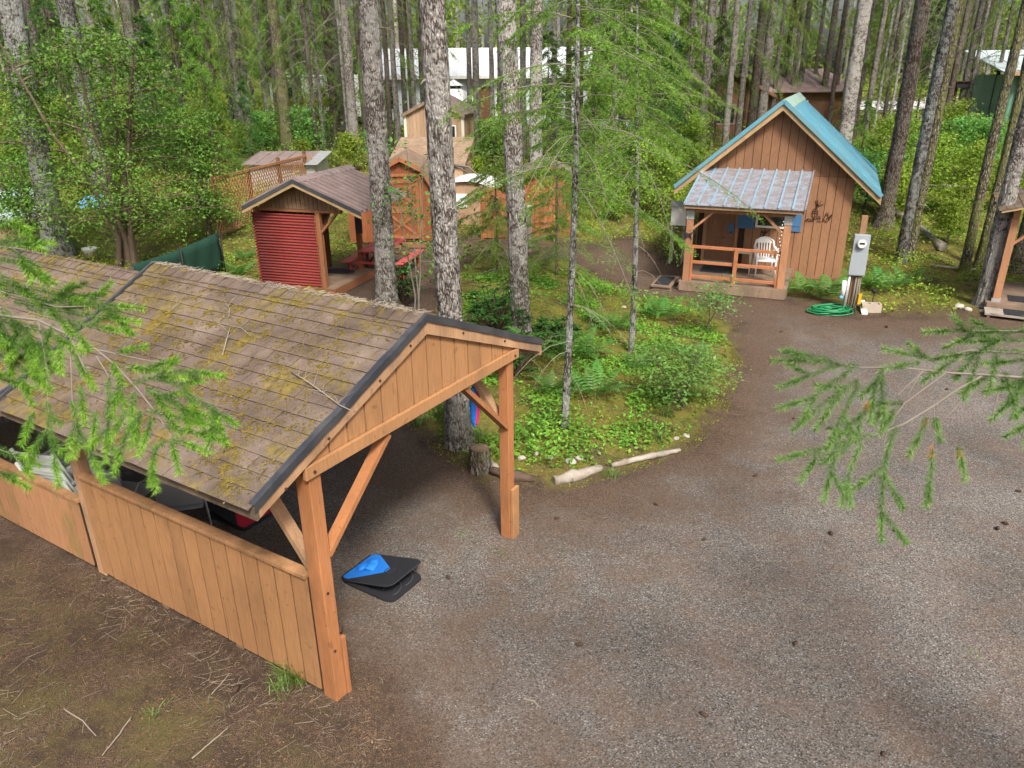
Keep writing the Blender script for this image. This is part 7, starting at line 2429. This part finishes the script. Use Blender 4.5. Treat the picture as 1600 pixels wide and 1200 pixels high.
# ------------------------------------------------------------------ fir boughs reaching in from trees beside the camera
def bough_tree(label, trunk_xy, limb_z, boughs, axes, seed, mat_old, mat_new, dead=(), side_gap=.13):
    rr_ = random.Random(seed)
    r_ = np.random.default_rng(seed)
    t = thing('fir_tree', label, 'tree', (trunk_xy[0], trunk_xy[1], 0))
    o = Vector((trunk_xy[0], trunk_xy[1], 0))
    tm = trunk_mesh('trunk', M['bark'], 13, .2, .1, 24, .15, seed, .1)
    put('trunk', tm, t)
    wood = MB()
    node = along(*axes[0][0][0]) - o
    root_ = Vector((0, 0, limb_z))
    mid_ = (node + root_) / 2 + Vector((0, 0, .15))
    limb = [root_.lerp(mid_, f) * (1 - f) + mid_.lerp(node, f) * f for f in np.linspace(0, 1, 9)]
    wood.tube(limb, [.032 * (1 - .8 * i / 8) for i in range(9)], 7, False)
    for k_, (pts, r) in enumerate(axes):
        P_ = [along(*q) - o for q in pts]
        if r > .012 and k_ > 0: P_ = [node.lerp(mid_, .12 * (k_ % 3))] + P_
        n = len(P_)
        wood.tube(P_, [min(r, .0055) * (1 - .75 * i / n) for i in range(n)], 6, False)
    Po, Do, Lo, Pn, Dn, Ln = [], [], [], [], [], []
    def add_twig(P_, full=True):
        for a, c in zip(P_, P_[1:]):
            d_ = c - a
            Po.append(a[:]); Do.append(d_.normalized()[:]); Lo.append(d_.length)
    for k_ in range(46):     # side sprays along the limb itself
        f = rr_.uniform(.2, .86) * 8
        i = int(f); b0 = limb[i].lerp(limb[i + 1], f - i)
        ax = (limb[i + 1] - limb[i]).normalized()
        sv = ax.cross(Vector((0, 0, 1))).normalized() * rr_.choice((-1, 1))
        dd_ = (ax * rr_.uniform(.3, .9) + sv * rr_.uniform(.5, 1) + Vector((0, 0, rr_.uniform(-.6, .1)))).normalized()
        Lt = rr_.uniform(.18, .42)
        wood.tube([b0, b0 + dd_ * Lt], [.004, .001], 4, False)
        Po.append((b0 + dd_ * Lt * .2)[:]); Do.append(dd_[:]); Lo.append(Lt * .8)
        Pn.append((b0 + dd_ * Lt * .9)[:]); Dn.append(dd_[:]); Ln.append(.07)
        for q in range(4):
            b1 = b0 + dd_ * Lt * rr_.uniform(.3, .8)
            d1 = (dd_ + Vector((rr_.uniform(-1, 1), rr_.uniform(-1, 1), rr_.uniform(-.8, .2)))).normalized()
            Po.append(b1[:]); Do.append(d1[:]); Lo.append(Lt * .45)
    for pts in boughs:
        P_ = [along(*q) - o for q in pts]
        wood.tube(P_, [.0022] + [.0016] * (len(P_) - 2) + [.0008], 4, False)
        add_twig(P_)
        e = P_[-1]; d_ = (P_[-1] - P_[-2]).normalized()
        Pn.append((e - d_ * .035)[:]); Dn.append(d_[:]); Ln.append(.085)
        tot = sum((c - a).length for a, c in zip(P_, P_[1:]))
        for k in range(int(tot / side_gap)):
            f = rr_.uniform(.1, .95) * (len(P_) - 1)
            i = min(len(P_) - 2, int(f)); b0 = P_[i].lerp(P_[i + 1], f - i)
            ax = (P_[i + 1] - P_[i]).normalized()
            sv = ax.cross(ray(pts[0][0], pts[0][1]).normalized()).normalized() * rr_.choice((-1, 1))
            dd_ = (ax * .9 + sv * rr_.uniform(.4, .9) + Vector((rr_.uniform(-.3, .3), rr_.uniform(-.3, .3), rr_.uniform(-.35, .15)))).normalized()
            Lt = min(.13, tot * .4) * rr_.uniform(.5, 1.0)
            wood.tube([b0, b0 + dd_ * Lt], [.0014, .0009], 3, False)
            Po.append(b0[:]); Do.append(dd_[:]); Lo.append(Lt)
            if rr_.random() < .8:
                Pn.append((b0 + dd_ * Lt * .6)[:]); Dn.append(dd_[:]); Ln.append(.05)
    wood.build('limbs', M['greytwig'], t)
    def blow(P_, D_, L_, per, nl, nw, mat, name):
        P_, D_, L_ = np.array(P_), np.array(D_), np.array(L_)
        rep = np.maximum(1, (L_ * per / 20).round().astype(int))
        # cut into short lengths so that needle density stays even
        PP, DD, LL = [], [], []
        for p_, d_, l_, k in zip(P_, D_, L_, rep):
            for q in range(k):
                PP.append(p_ + d_ * l_ * q / k); DD.append(d_); LL.append(l_ / k)
        V = needles(r_, np.array(PP), np.array(DD), np.array(LL), 20, nl, nw, .6, .65, 0)
        put(name, tri_mesh(name, V, mat), t)
    blow(Po, Do, Lo, 3000, .0215, .0018, M[mat_old], 'needles')
    blow(Pn, Dn, Ln, 2800, .022, .0022, M[mat_new], 'new_growth')
    if dead:
        P2, D2, L2 = [], [], []
        for pts in dead:
            P_ = [along(*q) - o for q in pts]
            for a, c in zip(P_, P_[1:]): P2.append(a[:]); D2.append((c - a).normalized()[:]); L2.append((c - a).length)
        blow(P2, D2, L2, 1800, .02, .002, M['deadneedle'], 'dead_needles')
    return t


DR = 2.45
def D(*pts, d=DR, s=0.0): return [(p[0], p[1], d + s * i) for i, p in enumerate(pts)]


right_axes = [(D((1680, 600), (1600, 590), (1533, 585), (1487, 583), (1445, 578), (1400, 574), (1340, 574), (1310, 568)), .016),
              (D((1533, 588), (1493, 610), (1460, 633), (1413, 662), (1367, 680), (1340, 688)), .006),
              (D((1477, 583), (1440, 610), (1413, 630), (1387, 663), (1380, 703)), .004), (D((1445, 578), (1417, 603), (1403, 617)), .003), (D((1440, 580), (1420, 615)), .0025),
              (D((1460, 633), (1457, 703)), .002), (D((1513, 612), (1490, 640), (1475, 655)), .003), (D((1490, 620), (1490, 650)), .002), (D((1560, 612), (1550, 650)), .003),
              (D((1680, 540), (1600, 552), (1517, 547), (1457, 560)), .014), (D((1690, 505), (1600, 517), (1520, 517)), .014)]
right_b = [D((1345, 574), (1290, 566), (1230, 564)), D((1300, 562), (1243, 553)), D((1312, 570), (1270, 585), (1237, 598)), D((1333, 577), (1295, 602), (1267, 623), (1237, 632)),
           D((1343, 593), (1310, 612), (1290, 630), (1257, 657)), D((1327, 603), (1297, 637), (1287, 652)), D((1343, 597), (1317, 647), (1300, 683)), D((1380, 573), (1367, 603), (1362, 637)),
           D((1377, 583), (1380, 647)), D((1413, 630), (1375, 630), (1353, 640), (1310, 682)), D((1400, 637), (1385, 660)), D((1367, 680), (1330, 688), (1290, 700), (1237, 713)), D((1283, 703), (1263, 733)),
           D((1333, 690), (1303, 717), (1293, 760)), D((1347, 690), (1330, 727), (1320, 767)), D((1400, 663), (1387, 703), (1380, 740), (1377, 790), (1377, 823)), D((1380, 730), (1343, 757)),
           D((1457, 703), (1455, 735), (1450, 770)), D((1447, 650), (1440, 675), (1430, 693)), D((1497, 695), (1503, 727)), D((1460, 650), (1464, 668)),
           D((1500, 552), (1457, 562), (1403, 550)), D((1440, 566), (1403, 572)), D((1540, 522), (1500, 516), (1467, 518)), D((1530, 520), (1497, 534)), D((1680, 512), (1600, 517), (1540, 519)), D((1690, 545), (1610, 550), (1540, 548), (1490, 556)),
           D((1530, 555), (1513, 603)), D((1500, 556), (1460, 583)), D((1570, 580), (1583, 632)), D((1640, 590), (1560, 608)), D((1650, 640), (1590, 672)), D((1577, 520), (1550, 537)), D((1620, 530), (1533, 533)), D((1550, 583), (1520, 603)),
           D((1640, 560), (1560, 566)), D((1640, 610), (1590, 615), (1565, 640)), D((1660, 600), (1600, 640)), D((1610, 560), (1595, 605)), D((1560, 552), (1550, 590))]
bough_tree('fir reaching a sparse bluish-green bough in from the right edge over the drive', (4.6, .9), 4.6, right_b, right_axes, 91, 'fir_blue', 'fir_bluenew',
           dead=[D((1455, 695), (1455, 712)), D((1357, 625), (1353, 640)), D((1497, 700), (1500, 715)), D((1447, 652), (1444, 668))])
DL = 2.35
def E_(*pts, d=DL): return [(p[0], p[1], d) for p in pts]


left_axes = [(E_((-90, 470), (-20, 490), (60, 500), (110, 525), (150, 546), (181, 571), (215, 608), (246, 648), (269, 684)), .015),
             (E_((-90, 440), (0, 455), (90, 480), (150, 478)), .014), (E_((-60, 600), (0, 560)), .013), (E_((-80, 690), (0, 700)), .013), (E_((-60, 380), (0, 385), (40, 390)), .013),
             (E_((110, 525), (136, 585)), .004), (E_((150, 546), (215, 560), (255, 568)), .003), (E_((60, 500), (74, 580), (74, 625)), .003), (E_((110, 540), (113, 625)), .003), (E_((150, 556), (170, 588)), .003)]
left_b = [E_((0, 452), (80, 470), (140, 474), (200, 480)), E_((20, 470), (120, 490), (195, 500)), E_((-20, 440), (60, 452), (120, 470)), E_((40, 480), (120, 505), (180, 515)), E_((0, 500), (60, 515), (110, 540)),
          E_((-20, 545), (20, 565), (60, 594)), E_((60, 530), (68, 555), (71, 590)), E_((93, 520), (95, 560)), E_((108, 540), (136, 588)), E_((30, 500), (20, 560)), E_((0, 520), (40, 545), (55, 580)), E_((85, 505), (60, 560)), E_((-30, 580), (30, 600)),
          E_((180, 552), (205, 546)), E_((176, 565), (182, 580)), E_((195, 574), (222, 577)), E_((215, 580), (255, 568)), E_((246, 588), (290, 580), (326, 585)), E_((244, 591), (286, 602), (306, 642)), E_((283, 611), (331, 639), (345, 673)),
          E_((255, 667), (290, 672), (326, 682)), E_((266, 682), (306, 699)), E_((268, 684), (275, 716)), E_((260, 687), (241, 704), (238, 735)), E_((215, 653), (198, 676), (184, 721)), E_((198, 639), (181, 670)),
          E_((170, 588), (170, 653), (167, 699)), E_((113, 625), (122, 667), (153, 733)), E_((74, 625), (79, 676), (88, 735)), E_((54, 642), (42, 673)), E_((72, 670), (51, 716)), E_((-20, 695), (40, 718)), E_((-20, 728), (25, 752)), E_((150, 640), (147, 676)),
          E_((221, 640), (210, 676)), E_((235, 611), (255, 634)), E_((225, 605), (270, 625), (300, 650)), E_((205, 600), (235, 590), (270, 590)), E_((230, 640), (265, 650), (310, 660)), E_((210, 610), (205, 650)), E_((190, 585), (180, 630)), E_((240, 650), (225, 690)),
          E_((125, 600), (130, 640)), E_((250, 615), (285, 640), (320, 650)), E_((-20, 385), (20, 375), (50, 385)), E_((-20, 345), (10, 345), (28, 352)), E_((-30, 400), (30, 410), (55, 430)), E_((-30, 420), (20, 440), (45, 460)), E_((-20, 365), (30, 395), (40, 420)), E_((30, 585), (42, 612)), E_((-20, 470), (10, 520), (15, 560)), E_((0, 480), (40, 520), (50, 560))]
bough_tree('fir reaching a bright green bough in from the left edge over the shelter roof', (-4.4, .8), 5.0, left_b, left_axes, 92, 'fir_near', 'fir_new', side_gap=.09)
